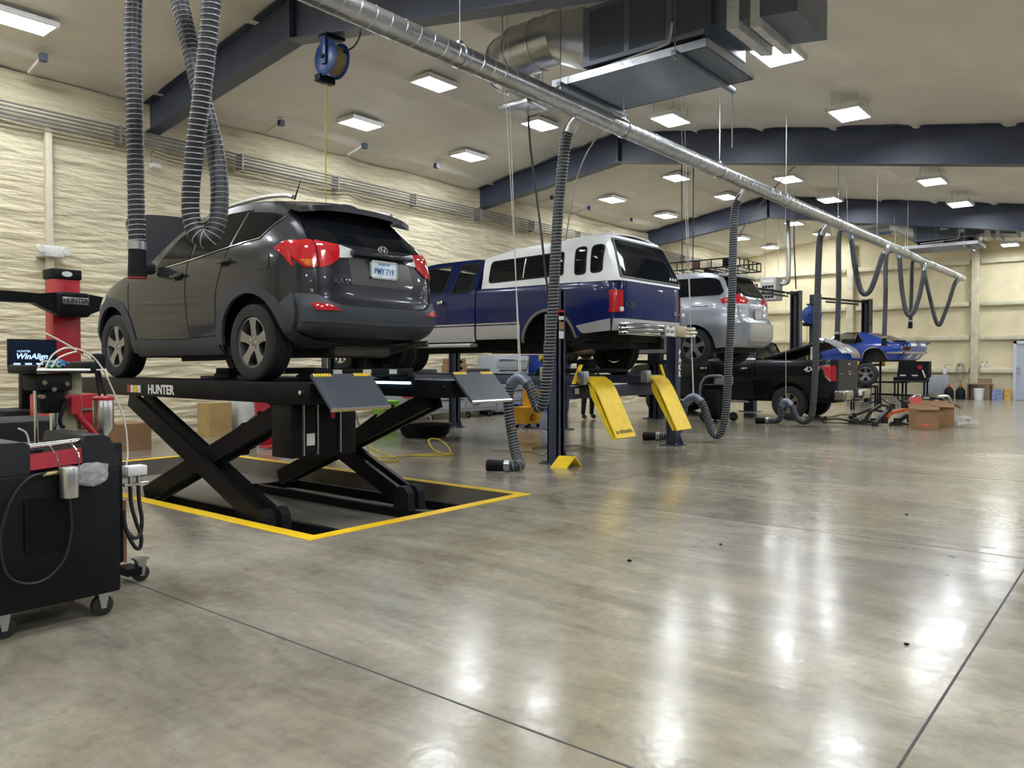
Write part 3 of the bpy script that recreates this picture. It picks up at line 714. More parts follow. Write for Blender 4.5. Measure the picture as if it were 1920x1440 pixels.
# tailgate end
rp = [(-T.ts * T.w(z), z) for z in zz]
rear_part(T, 'tailgate', rp + [(-p[0], p[1]) for p in reversed(rp)], DKBLUE, tk, grid=.09)
rear_part(T, 'tailgate_lower_band', [(-.93, 1.80), (.93, 1.80), (.93, 1.965), (-.93, 1.965)], SILV, tk, .008, .01, .1)
rear_part(T, 'tailgate_shut_line', strip([(-.815, 2.49), (-.815, 1.975), (.815, 1.975), (.815, 2.49)], .012), GAP, tk, .003, .006, .1)
for s_ in (-1, 1):
    poly = fillet([(s_ * .955, 2.05), (s_ * .955, 2.355), (s_ * .835, 2.355), (s_ * .835, 2.05)], .01); poly = poly if s_ < 0 else poly[::-1]
    q = rear_part(T, 'tail_lamp', poly, TLR, tk, .012, .03, .04)
    MB().rbox(-5.652, -5.634, yc + s_ * .90 - .04, yc + s_ * .90 + .04, 2.06, 2.12, .004).build('reverse_lens', TLC, q)
side_part(T, 'tail_lamp_side', fillet([(-5.79, 2.05), (-5.79, 2.355), (T.seam(2.3) + .0, 2.355), (T.seam(2.1), 2.05)], .008), TLR, tk, .012, .03, .05)
MB().rbox(-5.665, -5.635, yc + .12, yc + .24, 2.385, 2.42, .006).build('tailgate_handle', CHROME, tk)
text_mb('F-250', .095, (-5.648, yc - .66, 2.16), (0, 1, 0), (0, 0, 1), .01, squeeze=1.1, bold=.001).build('badge', CHROME, tk, 0)
m = MB().tube([(-5.645, yc + .70 + .07 * math.cos(a), 2.09 + .03 * math.sin(a)) for a in [2 * PI * k / 24 for k in range(25)]], .006, 6, cap=False)
m.lathe([(.001, .0), (.05, 0), (.05, -.008)], (-5.642, yc + .70, 2.09), 'X', 16); m.build('emblem', CHROME, tk)
# chrome step bumper
m = MB()
for z0, z1, xx in ((1.735, 1.79, -5.50), (1.79, 1.845, -5.47), (1.845, 1.905, -5.50)):
    m.rbox(-5.64, xx, yc - 1.0, yc + 1.06, z0, z1, .02, 2)
m.build('chrome_bumper', CHROME, tk)
MB().rbox(-5.62, -5.455, yc + .30, yc + .62, 1.74, 1.90, .01).build('bumper_step', M('tan_step_pad', (.42, .36, .25), .4, metal=.5), tk)
plate(tk, (-5.455, yc + .13, 1.82), .29, .155, 'NF-1641', 'TEXAS', PLATEW, PBLK)
# white cap
Cc = Body(yc, [(2.46, .965), (2.8, .945), (2.95, .92), (3.05, .88), (3.2, .70)], [(2.46, -5.64), (2.52, -5.655), (3.2, -5.955), (3.3, -6.0)], [(2.4, -8.22), (3.3, -8.16)], -7.1, 14)
cp = [(-8.19, 2.485), (-8.13, 2.955), (-8.05, 2.985), (-7.85, 3.0), (-7.5, 3.07), (-6.9, 3.11), (-6.2, 3.15)] + [(Cc.seam(z), z) for z in (3.15, 3.0, 2.8, 2.6, 2.485)]
side_part(Cc, 'cap_side', cp, WHITE, tk, grid=.09)
ct_ = [(-8.15, 2.96), (-7.9, 3.0), (-7.5, 3.08), (-6.9, 3.12), (-6.2, 3.16), (-5.95, 3.165)]
sheet(roof_fn(Cc, ct_, .06, -8.15, -5.98), 18, 12, .02).build('cap_roof', WHITE, tk, 50)
for q in (-.5, -.25, 0, .25, .5):
    MB().tube([(-7.3, yc + q, 3.13), (-6.6, yc + q, 3.19), (-6.02, yc + q, 3.215)], .018, 8).build('cap_rib', WHITE, tk)
zc_ = [3.16, 3.0, 2.8, 2.6, 2.485]; rp = [(-Cc.ts * Cc.w(z), z) for z in zc_]
rear_part(Cc, 'cap_rear', rp + [(-p[0], p[1]) for p in reversed(rp)], WHITE, tk, grid=.09)
sheet(lambda u, v: (-8.17, yc + (v * 2 - 1) * (.90 - .1 * u), 2.5 + .46 * u), 4, 6, .02, (-1, 0, 0)).build('cap_front', WHITE, tk, 50)
for nm, pl in (('side_window', [(-7.97, 2.60, .06), (-7.92, 2.895, .06), (-6.60, 2.93), (-6.60, 2.625)]), ('slot_window', [(-6.365, 2.61, .05), (-6.365, 2.965, .06), (-6.215, 2.975, .06), (-6.215, 2.62, .05)]), ('slot_window', [(-6.095, 2.62, .05), (-6.095, 2.98, .06), (-5.945, 2.985, .06), (-5.945, 2.63, .05)])):
    f = side_part(Cc, nm, fillet(pl, .05), GLASS, tk, .006, .012, .07)
    big = fillet([(p[0], p[1], p[2] if len(p) > 2 else .05) for p in pl], .05)
    cx = sum(p[0] for p in big) / len(big); cz = sum(p[1] for p in big) / len(big); wx = max(p[0] for p in big) - cx; wz = max(p[1] for p in big) - cz
    side_part(Cc, 'window_frame', [(cx + (p[0] - cx) * (1 + .022 / wx), cz + (p[1] - cz) * (1 + .022 / wz)) for p in big], BLACKM, tk, .012, .016, .07, holes=(big,))
side_part(Cc, 'window_divider', strip([(-7.31, 2.615), (-7.27, 2.905)], .018), ALU, tk, .012, .01, .07)
rg = fillet([(-.845, 2.55), (.845, 2.55), (.70, 3.09), (-.70, 3.09)], .05)
rear_part(Cc, 'rear_window', rg, GLASS, tk, .006, .012, .08)
rear_part(Cc, 'rear_window_frame', [(p[0] * 1.035, 2.82 + (p[1] - 2.82) * 1.09) for p in rg], M('grey_window_frame', (.05, .055, .06), .5), tk, .014, .02, .08, holes=(rg,))
MB().cyl((-5.70, yc - .55, 2.60), (-5.80, yc + .05, 2.78), .012, 8).build('prop_rod', CHROME, tk)
for q in (.50, .58, .66): MB().cyl((-5.655, yc + q, 2.605), (-5.648, yc + q, 2.605), .022, 12).build('sticker_dot', STICK, tk)
# chassis and wheels
m = MB().rbox(-11.3, -5.8, yc - .55, yc + .55, 1.66, 2.42, .04); m.build('underbody', DARK, tk)
m = MB()
for s_ in (-1, 1): m.beam((-11.2, yc + s_ * .45, 1.60), (-5.75, yc + s_ * .45, 1.64), .09, .16)
m.beam((-7.3, yc - .5, 1.56), (-7.3, yc + .5, 1.56), .1, .1); m.beam((-6.0, yc - .5, 1.62), (-6.0, yc + .5, 1.62), .1, .1)
m.build('frame_rail', DARK, tk)
MB().cyl((ARW[0], yc - .8, 1.58), (ARW[0], yc + .8, 1.58), .06, 12).build('rear_axle', DARK, tk)
MB().lathe([(.001, -.16), (.12, -.12), (.17, 0), (.12, .12), (.001, .16)], (ARW[0], yc, 1.58), 'Y', 16).build('differential', M('rusty_iron', (.10, .06, .04), .8, var=.3), tk)
MB().tube(spline([(-9, yc + .3, 1.55), (-7.6, yc + .35, 1.53), (-6.7, yc - .5, 1.50), (-6.2, yc - .75, 1.52)], 6), .035, 10).build('exhaust_pipe', MATS['rusty_iron'], tk)
MB().lathe([(.001, -.10), (.17, -.10), (.18, -.02), (.16, .04), (.001, .04)], (ARW[0], yc - .78, 1.58), 'Y', 24).build('brake_drum', MATS['rusty_iron'], tk)
for q in range(3): MB().tube(spline([(-7.55 + q * .12, yc - .62, 1.78 - q * .025), (-6.83, yc - .62, 1.62 - q * .03), (-6.1 - q * .12, yc - .62, 1.76 - q * .025)], 6), .014, 6).build('leaf_spring', DARK, tk)
for cx, cz in (ARW, AFW):
    if cx == AFW[0]: wheel(tk, (cx, yc - .86, cz), .40, .24, -1, .23, 8, CHROME)
    wheel(tk, (cx, yc + .86, cz), .40, .24, 1, .23, 8, CHROME)

# ================================================================== silver minivan
PSIL = M('silver_car_paint', (.36, .38, .42), .3, metal=.6, coat=1., var=.03)
vn = thing('minivan', 'silver minivan with a black roof rack raised on a two-post lift', 'van', (-8.5, 14.75, 1.3))
yc = 14.75
V = Body(yc, [(1.55, .90), (1.7, .96), (2.0, .995), (2.4, .985), (2.6, .95), (2.95, .83), (3.08, .74), (3.2, .6)],
         [(1.55, -6.25), (1.65, -6.0), (1.8, -5.88), (2.12, -5.87), (2.18, -5.95), (2.55, -5.99), (2.7, -6.06), (3.0, -6.26), (3.15, -6.42)],
         [(1.5, -10.9), (2.0, -11.1), (2.3, -10.9), (2.6, -10.4), (3.1, -9.5)], -8.4, 7)
vr, vf = (-6.80, 1.66), (-9.83, 1.66)
zs = [3.02, 2.9, 2.75, 2.6, 2.45, 2.3, 2.15, 2.0, 1.85, 1.72, 1.65]
o = [(-10.8, 1.6), (-10.95, 1.9), (-10.8, 2.2), (-10.3, 2.42), (-9.9, 2.55), (-9.4, 2.88), (-9.0, 3.02), (-8.2, 3.08), (-7.2, 3.08), (-6.6, 3.06)] + [(V.seam(z), z) for z in zs] + [(-6.38, 1.63)] + arc(*vr, .42, 0, 180) + [(-7.25, 1.55), (-9.4, 1.55)] + arc(*vf, .42, -5, 185)
side_part(V, 'body_side', o, PSIL, vn, grid=.1)
rp = [(-V.ts * V.w(z), z) for z in zs]
rear_part(V, 'tailgate', rp + [(-p[0], p[1]) for p in reversed(rp)], PSIL, vn, grid=.08)
sheet(roof_fn(V, [(-9.2, 2.97), (-8.8, 3.05), (-8.2, 3.085), (-7.2, 3.09), (-6.6, 3.07), (-6.35, 3.03)], .05, -9.2, -6.33), 16, 10, .02).build('roof', PSIL, vn, 50)
sheet(lambda u, v: (-10.1 + .95 * u, yc + (v * 2 - 1) * (.88 - .12 * u), 2.5 + .48 * u), 6, 8, .01).build('windshield', GLASS, vn, 60)
sheet(lambda u, v: (-10.9 + .85 * u, yc + (v * 2 - 1) * .88, 2.15 + .37 * u), 6, 8, .02).build('hood', PSIL, vn, 50)
side_part(V, 'rear_side_window', fillet([(-7.55, 2.60), (-7.55, 2.97), (-6.55, 2.97, .06), (-6.38, 2.93, .06), (-6.24, 2.68, .06), (-6.3, 2.62)], .04), GLASS, vn, .005, .01, .08)
side_part(V, 'door_window', fillet([(-8.7, 2.58), (-8.7, 2.97), (-7.62, 2.97), (-7.62, 2.60)], .04), GLASS, vn, .005, .01, .08)
side_part(V, 'front_window', fillet([(-9.85, 2.58), (-9.3, 2.9), (-8.8, 2.97), (-8.8, 2.58)], .03), GLASS, vn, .005, .01, .08)
rear_part(V, 'rear_glass', fillet([(-.80, 2.62), (.80, 2.62), (.66, 2.98), (-.66, 2.98)], .05), GLASS, vn, .006, .01, .07)
sheet(lambda u, v: (-6.42 + (.26 - .08 * abs(v * 2 - 1) ** 4) * u, yc + (v * 2 - 1) * .68, 3.06 - .035 * u + .02 * (1 - (v * 2 - 1) ** 2)), 5, 12, .045).build('spoiler', PSIL, vn, 60)
rear_part(V, 'tail_lamp', fillet([(-.895, 2.56), (-.60, 2.66), (-.33, 2.55), (-.38, 2.47), (-.88, 2.46)], .02), TLR, vn, .012, .02, .05, True)
rear_part(V, 'reverse_lamp', fillet([(-.86, 2.455), (-.38, 2.465), (-.45, 2.41), (-.85, 2.42)], .01), TLC, vn, .012, .02, .05, True)
side_part(V, 'tail_lamp_wrap', fillet([(-6.27, 2.50), (V.seam(2.55), 2.56), (V.seam(2.43), 2.43), (-6.22, 2.44)], .01), TLR, vn, .012, .02, .05)
rear_part(V, 'rear_bumper', fillet([(-.88, 2.10), (.88, 2.10), (.84, 1.70), (-.84, 1.70)], .04), PSIL, vn, .015, .02, .08)
rear_part(V, 'plate_recess', fillet([(-.34, 2.40), (.34, 2.40), (.34, 2.18), (-.34, 2.18)], .03), M('silver_recess', (.20, .21, .23), .4), vn, .003, .006, .08)
plate(vn, (-5.93, yc + .02, 2.27), .30, .15, None, None, M('plate_face_pale', (.5, .45, .42), .5, var=.2, vs=20), PBLK)
m = MB().tube([(-5.95, yc + .05 + .06 * math.cos(a), 2.50 + .04 * math.sin(a)) for a in [2 * PI * k / 20 for k in range(21)]], .008, 6, cap=False); m.build('emblem', CHROME, vn)
side_part(V, 'fuel_door', fillet([(-7.0, 2.28), (-7.0, 2.45), (-6.82, 2.45), (-6.82, 2.28)], .03), PSIL, vn, .006, .01, .08, both=False)
side_part(V, 'door_shut_line', strip([(-7.55, 1.62), (-7.6, 2.4), (-7.58, 2.97)], .012), GAP, vn, .003, .006, .1)
side_part(V, 'door_track', strip([(-7.5, 2.42), (-6.5, 2.42)], .014), GAP, vn, .003, .006, .1)
MB().rbox(-10.7, -6.2, yc - .72, yc + .72, 1.56, 2.14, .05).build('underbody', DARK, vn)
for cx, cz in (vr, vf):
    wheel(vn, (cx, yc - .86, cz), .345, .22, -1, .235, 5, RIM)
    wheel(vn, (cx, yc + .86, cz), .345, .22, 1, .235, 5, RIM)
# roof basket
rk = thing('roof_rack', 'black steel cargo basket mounted on the silver minivan roof', 'roof rack', (-7.6, yc, 3.12))
x0, x1, ya, yb = -9.0, -6.12, yc - .62, yc + .62
for z in (3.17, 3.33):
    MB().tube([(x0, ya, z), (x1, ya, z), (x1, yb, z), (x0, yb, z), (x0, ya, z)], .014, 6).build('rail', BLACK, rk)
for k in range(13):
    x = x0 + (x1 - x0) * k / 12
    for y in (ya, yb): MB().cyl((x, y, 3.17), (x, y, 3.33), .010, 6).build('upright', BLACK, rk)
    MB().cyl((x, ya, 3.17), (x, yb, 3.17), .010, 6).build('slat', BLACK, rk)
for k in range(1, 6):
    y = ya + (yb - ya) * k / 6; MB().cyl((x1, y, 3.17), (x1, y, 3.33), .010, 6).build('upright', BLACK, rk)
for x in (-8.6, -7.6, -6.7): MB().rbox(x - .03, x + .03, yc - .68, yc + .68, 3.10, 3.16, .01).build('crossbar', BLACK, rk)
MB().rbox(-7.0, -6.85, ya - .005, ya + .02, 3.18, 3.32, .005).build('side_plate', M('maroon_plate', (.10, .03, .03), .6), rk)
MB().rbox(-6.35, -6.22, ya - .005, ya + .02, 3.18, 3.32, .005).build('side_plate', BLACK, rk)

# ================================================================== black pickup on the floor
PBK = M('black_car_paint', (.005, .006, .008), .2, coat=.25, var=.1, spec=.35)
bt = thing('pickup_truck', 'black pickup parked on the floor behind the blue truck', 'truck', (-8.4, 19.7, 0))
yc = 19.7
K_ = Body(yc, [(.4, .93), (.6, .99), (1.0, 1.02), (1.38, .99), (1.46, .95), (1.6, .88), (1.95, .70)], [(.4, -5.72), (.6, -5.68), (1.5, -5.68), (2, -5.75)], [(.4, -11.2), (.9, -11.35), (1.3, -11.1), (1.9, -10.9)], -8.4, 14)
kr, kf = (-6.76, .40), (-10.2, .40)
zz = [1.43, 1.2, .95, .7, .55]
bed = [(-7.565, .52), (-7.565, 1.43)] + [(K_.seam(z), z) for z in zz] + [(-6.30, .55)] + arc(*kr, .50, 14, 170) + [(-7.30, .52)]
side_part(K_, 'bed_side', bed, PBK, bt, grid=.12)
cabp = [(-11.0, .55), (-11.2, .7), (-11.15, 1.2), (-10.9, 1.3), (-9.85, 1.40), (-9.2, 1.84), (-8.95, 1.92), (-7.95, 1.93), (-7.72, 1.86), (-7.58, 1.48), (-7.58, .48), (-9.7, .48)] + arc(*kf, .50, 12, 168)
side_part(K_, 'cab_side', cabp, PBK, bt, grid=.12)
side_part(K_, 'rear_door_window', fillet([(-8.62, 1.47), (-8.62, 1.82), (-7.95, 1.82), (-7.74, 1.52)], .05), GLASS, bt, .006, .01, .1)
side_part(K_, 'front_door_window', fillet([(-9.65, 1.45), (-9.15, 1.78), (-8.7, 1.82), (-8.7, 1.46)], .04), GLASS, bt, .006, .01, .1)
sheet(roof_fn(K_, [(-9.2, 1.84), (-8.95, 1.925), (-8.3, 1.94), (-7.95, 1.93), (-7.74, 1.87)], .04, -9.2, -7.74), 10, 10, .02).build('cab_roof', PBK, bt, 50)
sheet(lambda u, v: (-9.9 + .72 * u, yc + (v * 2 - 1) * (.9 - .15 * u), 1.40 + .44 * u), 6, 8, .01).build('windshield', GLASS, bt, 60)
sheet(lambda u, v: (-7.60 - .14 * u, yc + (v * 2 - 1) * (.95 - .2 * u), 1.46 + .40 * u), 6, 8, .01, (-1, 0, 0)).build('rear_window', GLASS, bt, 60)
sheet(lambda u, v: (-11.1 + 1.25 * u, yc + (v * 2 - 1) * .92, 1.22 + .17 * u), 6, 8, .02).build('hood', PBK, bt, 50)
MB().box(-7.57, -5.75, yc - .9, yc + .9, .62, .70).build('bed_floor', DARK, bt, 0)
MB().box(-7.60, -7.56, yc - .94, yc + .94, .6, 1.42).build('bed_front', PBK, bt, 0)
TGD = M('dark_grey_tailgate', (.010, .012, .017), .42, coat=.0, spec=.22, var=.06)
rp = [(-K_.ts * K_.w(z), z) for z in zz]
rear_part(K_, 'tailgate', rp + [(-p[0], p[1]) for p in reversed(rp)], TGD, bt, grid=.1)
rear_part(K_, 'tailgate_shut_line', strip([(-.80, 1.43), (-.80, .70), (.80, .70), (.80, 1.43)], .014), GAP, bt, .003, .006, .1)
side_part(K_, 'tail_lamp', fillet([(-5.96, 1.27), (-5.90, 1.08), (-5.77, .95), (K_.seam(1), .95), (K_.seam(1.2), 1.29)], .03), TLR, bt, .012, .02, .06)
rear_part(K_, 'tail_lamp_rear', fillet([(-.99, 1.29), (-.87, 1.29), (-.87, .93), (-.98, .95)], .015), TLR, bt, .012, .02, .05, True)
side_part(K_, 'lamp_bezel', strip([(-5.97, 1.28), (-5.91, 1.07), (-5.77, .935), (K_.seam(1), .935)], .025), CHROME, bt, .018, .02, .06)
side_part(K_, 'lamp_bezel_top', strip([(-5.97, 1.28), (K_.seam(1.2), 1.305)], .025), CHROME, bt, .018, .02, .06)
text_mb('4X4', .17, (-6.21, yc - 1.035, 1.20), (1, 0, 0), (0, 0, 1), .006, squeeze=1.25, bold=.004, shear=.2).build('decal', M('silver_decal', (.6, .6, .6), .4), bt, 0)
m = MB().tube([(-5.655, yc + .02 + .10 * math.cos(a), 1.12 + .042 * math.sin(a)) for a in [2 * PI * k / 20 for k in range(21)]], .009, 6, cap=False); m.build('emblem', CHROME, bt)
MB().rbox(-5.67, -5.645, yc - .06, yc + .06, 1.30, 1.34, .006).build('tailgate_handle', CHROME, bt)
text_mb('F-150', .06, (-5.655, yc - .62, 1.10), (0, 1, 0), (0, 0, 1), .006).build('badge', CHROME, bt, 0)
for s_ in (-1, 1):
    y0 = yc + s_ * .72
    MB().rbox(-5.70, -5.42, y0 - .32, y0 + .32, .50, .73, .05, 3).build('bumper_corner', M('grey_chrome_bumper', (.42, .40, .36), .22, metal=.9, var=.1), bt)
MB().rbox(-5.66, -5.44, yc - .42, yc + .42, .52, .66, .02).build('bumper_center', BLACKM, bt)
MB().rbox(-5.455, -5.435, yc + .02, yc + .30, .58, .72, .01).build('license_plate', PLATEW, bt)
MB().tube([(-5.8, yc, .46), (-5.42, yc, .46), (-5.35, yc, .46), (-5.35, yc, .52)], .03, 8).build('tow_hitch', CHROME, bt)
MB().rbox(-11, -5.75, yc - .74, yc + .74, .42, .98, .05).build('underbody', DARK, bt)
for sg in (-1, 1): MB().rbox(-9.6, -7.7, yc + sg * 1.0 - .08, yc + sg * 1.0 + .05, .38, .43, .02).build('running_board', CHROME, bt)
for x, z in ((-8.9, 1.22), (-7.83, 1.22)): MB().rbox(x - .09, x + .09, yc - 1.06, yc - 1.02, z - .025, z + .025, .012).build('door_handle', CHROME, bt)
side_part(K_, 'door_shut_line', strip([(-7.62, .5), (-7.66, 1.4)], .012), GAP, bt, .003, .006, .1)
side_part(K_, 'front_shut_line', strip([(-8.66, .5), (-8.66, 1.8)], .012), GAP, bt, .003, .006, .1)
GOLDR = M('bronze_alloy', (.32, .28, .22), .35, metal=.8)
for cx, cz in (kr, kf):
    wheel(bt, (cx, yc - .89, cz), .40, .26, -1, .24, 6, GOLDR)
    wheel(bt, (cx, yc + .89, cz), .40, .26, 1, .24, 6, GOLDR)
# tilted bed cover with wrapped bumper parts
tc_ = thing('bed_cover', 'black hinged bed cover propped open over the black pickup bed', 'cover', (-6.6, yc, 1.43))
sheet(lambda u, v: (-7.42 + 1.32 * u, yc - .93 + 1.86 * v, 1.46 + .37 * u), 4, 4, .05).build('lid', BLACKM, tc_, 30)
MB().beam((-7.42, yc - .93, 1.47), (-6.1, yc - .93, 1.84), .04, .03).build('edge_rail', CHROME, tc_, 0)
MB().cyl((-6.25, yc - .88, 1.40), (-6.25, yc - .88, 1.78), .03, 8).build('prop', STICK, tc_)
wrap = MB()
def wr_(u, v):
    a = v * 2 - 1
    return (-6.12 + .55 * u, yc - .9 + .95 * v, 1.90 - .30 * u * u + .05 * math.sin(v * 9) * (1 - u) + .03 * noise.noise((u * 7, v * 9, 1)))
solo(sheet(wr_, 14, 18, .02), 'wrapped_bumper', M('plastic_wrapped_silver', (.42, .43, .45), .18, metal=.5, var=.35, vs=14, bump=.8, bs=14), 'silver bumper cover wrapped in clear plastic over the black pickup bed', 'car part')
solo(sheet(lambda u, v: (-6.25 + .62 * math.sin(u * 1.5), yc + .1 + .75 * v, 1.46 + .40 * math.cos(u * 1.5) + .01 * math.sin(v * 20)), 8, 8, .02), 'fender_panel', M('grey_brown_panel', (.12, .10, .09), .5, var=.3), 'curved dark panel standing in the bed of the black pickup', 'car part')
# ================================================================== blue muscle car on a two-post lift (built in local space, then turned)
CB = M('bright_blue_paint', (.012, .055, .36), .22, coat=1., var=.04)
cm_ = thing('muscle_car', 'bright blue classic coupe with white racing stripes raised on a two-post lift', 'car', (0, 0, 0), local=True)
B2 = Body(0, [(1.38, .74), (1.5, .80), (1.75, .86), (1.95, .84), (2.02, .76), (2.2, .64), (2.4, .52)], [(1.35, 1.72), (1.5, 1.86), (1.7, 2.04), (1.9, 2.06), (2.0, 2.0), (2.4, 1.8)], [(1.35, -2.1), (1.6, -2.2), (1.9, -2.15), (2.4, -1.9)], -.1, 7)
cr, cf = (1.08, 1.50), (-1.36, 1.50)
o = [(-1.95, 1.42), (-2.0, 1.7), (-1.9, 1.88), (-1.0, 1.94), (-.72, 1.965), (-.68, 1.97), (.45, 1.97), (.62, 2.02), (.95, 2.07), (1.3, 2.05), (1.6, 1.985), (1.80, 1.95)] + [(B2.seam(z), z) for z in (1.95, 1.85, 1.75, 1.65, 1.55, 1.45)] + [(1.48, 1.43)] + arc(*cr, .385, 0, 180, 14, .34) + [(.6, 1.38), (-.95, 1.38)] + arc(*cf, .34, 0, 180)
side_part(B2, 'body_side', o, CB, cm_, grid=.08)
rp = [(-B2.ts * B2.w(z), z) for z in (1.95, 1.85, 1.75, 1.65, 1.55, 1.45)]
rear_part(B2, 'tail_panel', rp + [(-p[0], p[1]) for p in reversed(rp)], CB, cm_, grid=.08)
# greenhouse
def ghx(u): return -.72 + 2.35 * u
def ghz(x): return smooth_tab([(-.72, 1.97), (-.30, 2.28), (-.05, 2.345), (.35, 2.355), (.75, 2.30), (1.2, 2.13), (1.63, 1.985)], x, .07)
def roofm(u, v):
    x = ghx(u); q = v * 2 - 1; z = ghz(x); wv = .80 - .30 * (z - 1.97) / .38
    return (x, q * wv, z + .02 * (1 - q * q))
def roofp(u0, u1, v0=0, v1=1): return lambda u, v: roofm(u0 + (u1 - u0) * u, v0 + (v1 - v0) * v)
sheet(roofp(.25, .60), 8, 10, .02).build('roof', CB, cm_, 50)
sheet(roofp(.60, .92, .16, .84), 8, 10, .012).build('rear_window', GLASS, cm_, 50)
sheet(roofp(.60, .97, 0, .16), 8, 3, .02).build('sail_panel', CB, cm_, 50); sheet(roofp(.60, .97, .84, 1), 8, 3, .02).build('sail_panel', CB, cm_, 50)
sheet(roofp(.02, .25, .05, .95), 5, 8, .01).build('windshield', SEEGL, cm_, 50)
for s in (-1, 1):
    def gs(x, z, o, s=s): return Vector((x, s * (.80 - .30 * (z - 1.97) / .38 + o), z))
    panel(fillet([(-.66, 1.98), (-.28, 2.26), (-.05, 2.32), (.30, 2.33), (.36, 1.985)], .02), gs, .008, .12).build('door_window', SEEGL, cm_)
    panel(fillet([(.40, 1.985), (.36, 2.30), (.66, 2.02)], .02), gs, .008, .12).build('quarter_window', GLASS, cm_)
    panel([(.36, 2.34), (.39, 2.33), (.70, 2.02), (.64, 1.97), (1.5, 1.99), (1.15, 2.15), (.75, 2.30)], gs, .012, .1, out=.004).build('quarter_pillar', CB, cm_)
    MB().tube([(x, s * (.81 - .30 * (z - 1.97) / .38), z) for x, z in ((-.70, 1.98), (-.30, 2.28), (-.05, 2.34), (.36, 2.345), (.68, 2.0))], .014, 6).build('drip_rail', CHROME, cm_)
sheet(lambda u, v: (1.4 + .62 * u, (v * 2 - 1) * .80, 2.0 - .045 * u + (.03 * u * u)), 5, 10, .02).build('deck_lid', CB, cm_, 50)
sheet(lambda u, v: (-2.0 + 1.3 * u, (v * 2 - 1) * .80, 1.88 + .09 * u), 5, 8, .02).build('hood', CB, cm_, 50)
sheet(lambda u, v: (1.93 + .12 * u, (v * 2 - 1) * .78, 1.955 + .045 * u), 3, 10, .03).build('deck_spoiler', CB, cm_, 50)
SW = M('white_stripe_paint', (.75, .77, .80), .3, coat=.6, var=.03)
for s in (-1, 1):
    sheet(lambda u, v, s=s: (1.42 + .50 * u, s * (.12 + .22 * v), 2.012 - .04 * u + .027 * u * u), 4, 2, .008).build('deck_stripe', SW, cm_, 50)
    sheet(lambda u, v, s=s: (1.94 + .115 * u, s * (.12 + .22 * v), 1.966 + .045 * u), 3, 2, .008).build('spoiler_stripe', SW, cm_, 50)
    p = [(s * .12, 1.74), (s * .34, 1.74), (s * .34, 1.95), (s * .12, 1.95)]
    rear_part(B2, 'tail_stripe', p if s > 0 else p[::-1], CB, cm_, .006, .008, .08)
    p = [(s * .16, 1.50), (s * .36, 1.50), (s * .34, 1.63), (s * .14, 1.63)]
    rear_part(B2, 'valance_stripe', p if s > 0 else p[::-1], SW, cm_, .006, .008, .08)
    p = fillet([(s * .42, 1.74), (s * .74, 1.74), (s * .74, 1.85), (s * .42, 1.85)], .02); p = p if s > 0 else p[::-1]
    rear_part(B2, 'tail_lamp', p, M('dark_tail_lamp', (.05, .02, .03), .2, coat=.5), cm_, .008, .012, .06)
    q = [(s * .58 + (a[0] - s * .58) * 1.09, 1.795 + (a[1] - 1.795) * 1.26) for a in p]
    rear_part(B2, 'tail_lamp_bezel', q, CHROME, cm_, .012, .012, .06, holes=(p,))
for y0, y1, mt in ((-.74, -.46, CB), (-.46, -.14, SW), (-.14, .14, CB), (.14, .46, SW), (.46, .74, CB)):
    rear_part(B2, 'spoiler_lip', [(y0, 1.875), (y1, 1.875), (y1, 1.995), (y0, 1.995)], mt, cm_, .02, .03, .08)
rear_part(B2, 'rear_bumper', fillet([(-.80, 1.645), (.80, 1.645), (.80, 1.705), (-.80, 1.705)], .015), CHROME, cm_, .05, .03, .06)
side_part(B2, 'bumper_wrap', fillet([(1.5, 1.65), (1.5, 1.70), (B2.seam(1.7), 1.705), (B2.seam(1.65), 1.645)], .01), CHROME, cm_, .03, .02, .06)
rear_part(B2, 'plate_panel', [(-.10, 1.76), (.10, 1.76), (.10, 1.90), (-.10, 1.90)], CB, cm_, .008, .01, .06)
side_part(B2, 'wheel_arch_trim', arc(*cr, .40, 0, 180, 18, .355) + arc(*cr, .375, 180, 0, 18, .33), CHROME, cm_, .006, .02, .06)
MB().rbox(-1.9, 1.7, -.66, .66, 1.40, 1.9, .05).build('underbody', DARK, cm_)
MB().rbox(-.2, .3, -.55, -.1, 1.9, 2.15, .05).build('front_seat', MATS['dark_seat'], cm_)
cm_.location = (-7.70, 27.5, 0); cm_.rotation_euler = (0, 0, math.radians(-14))
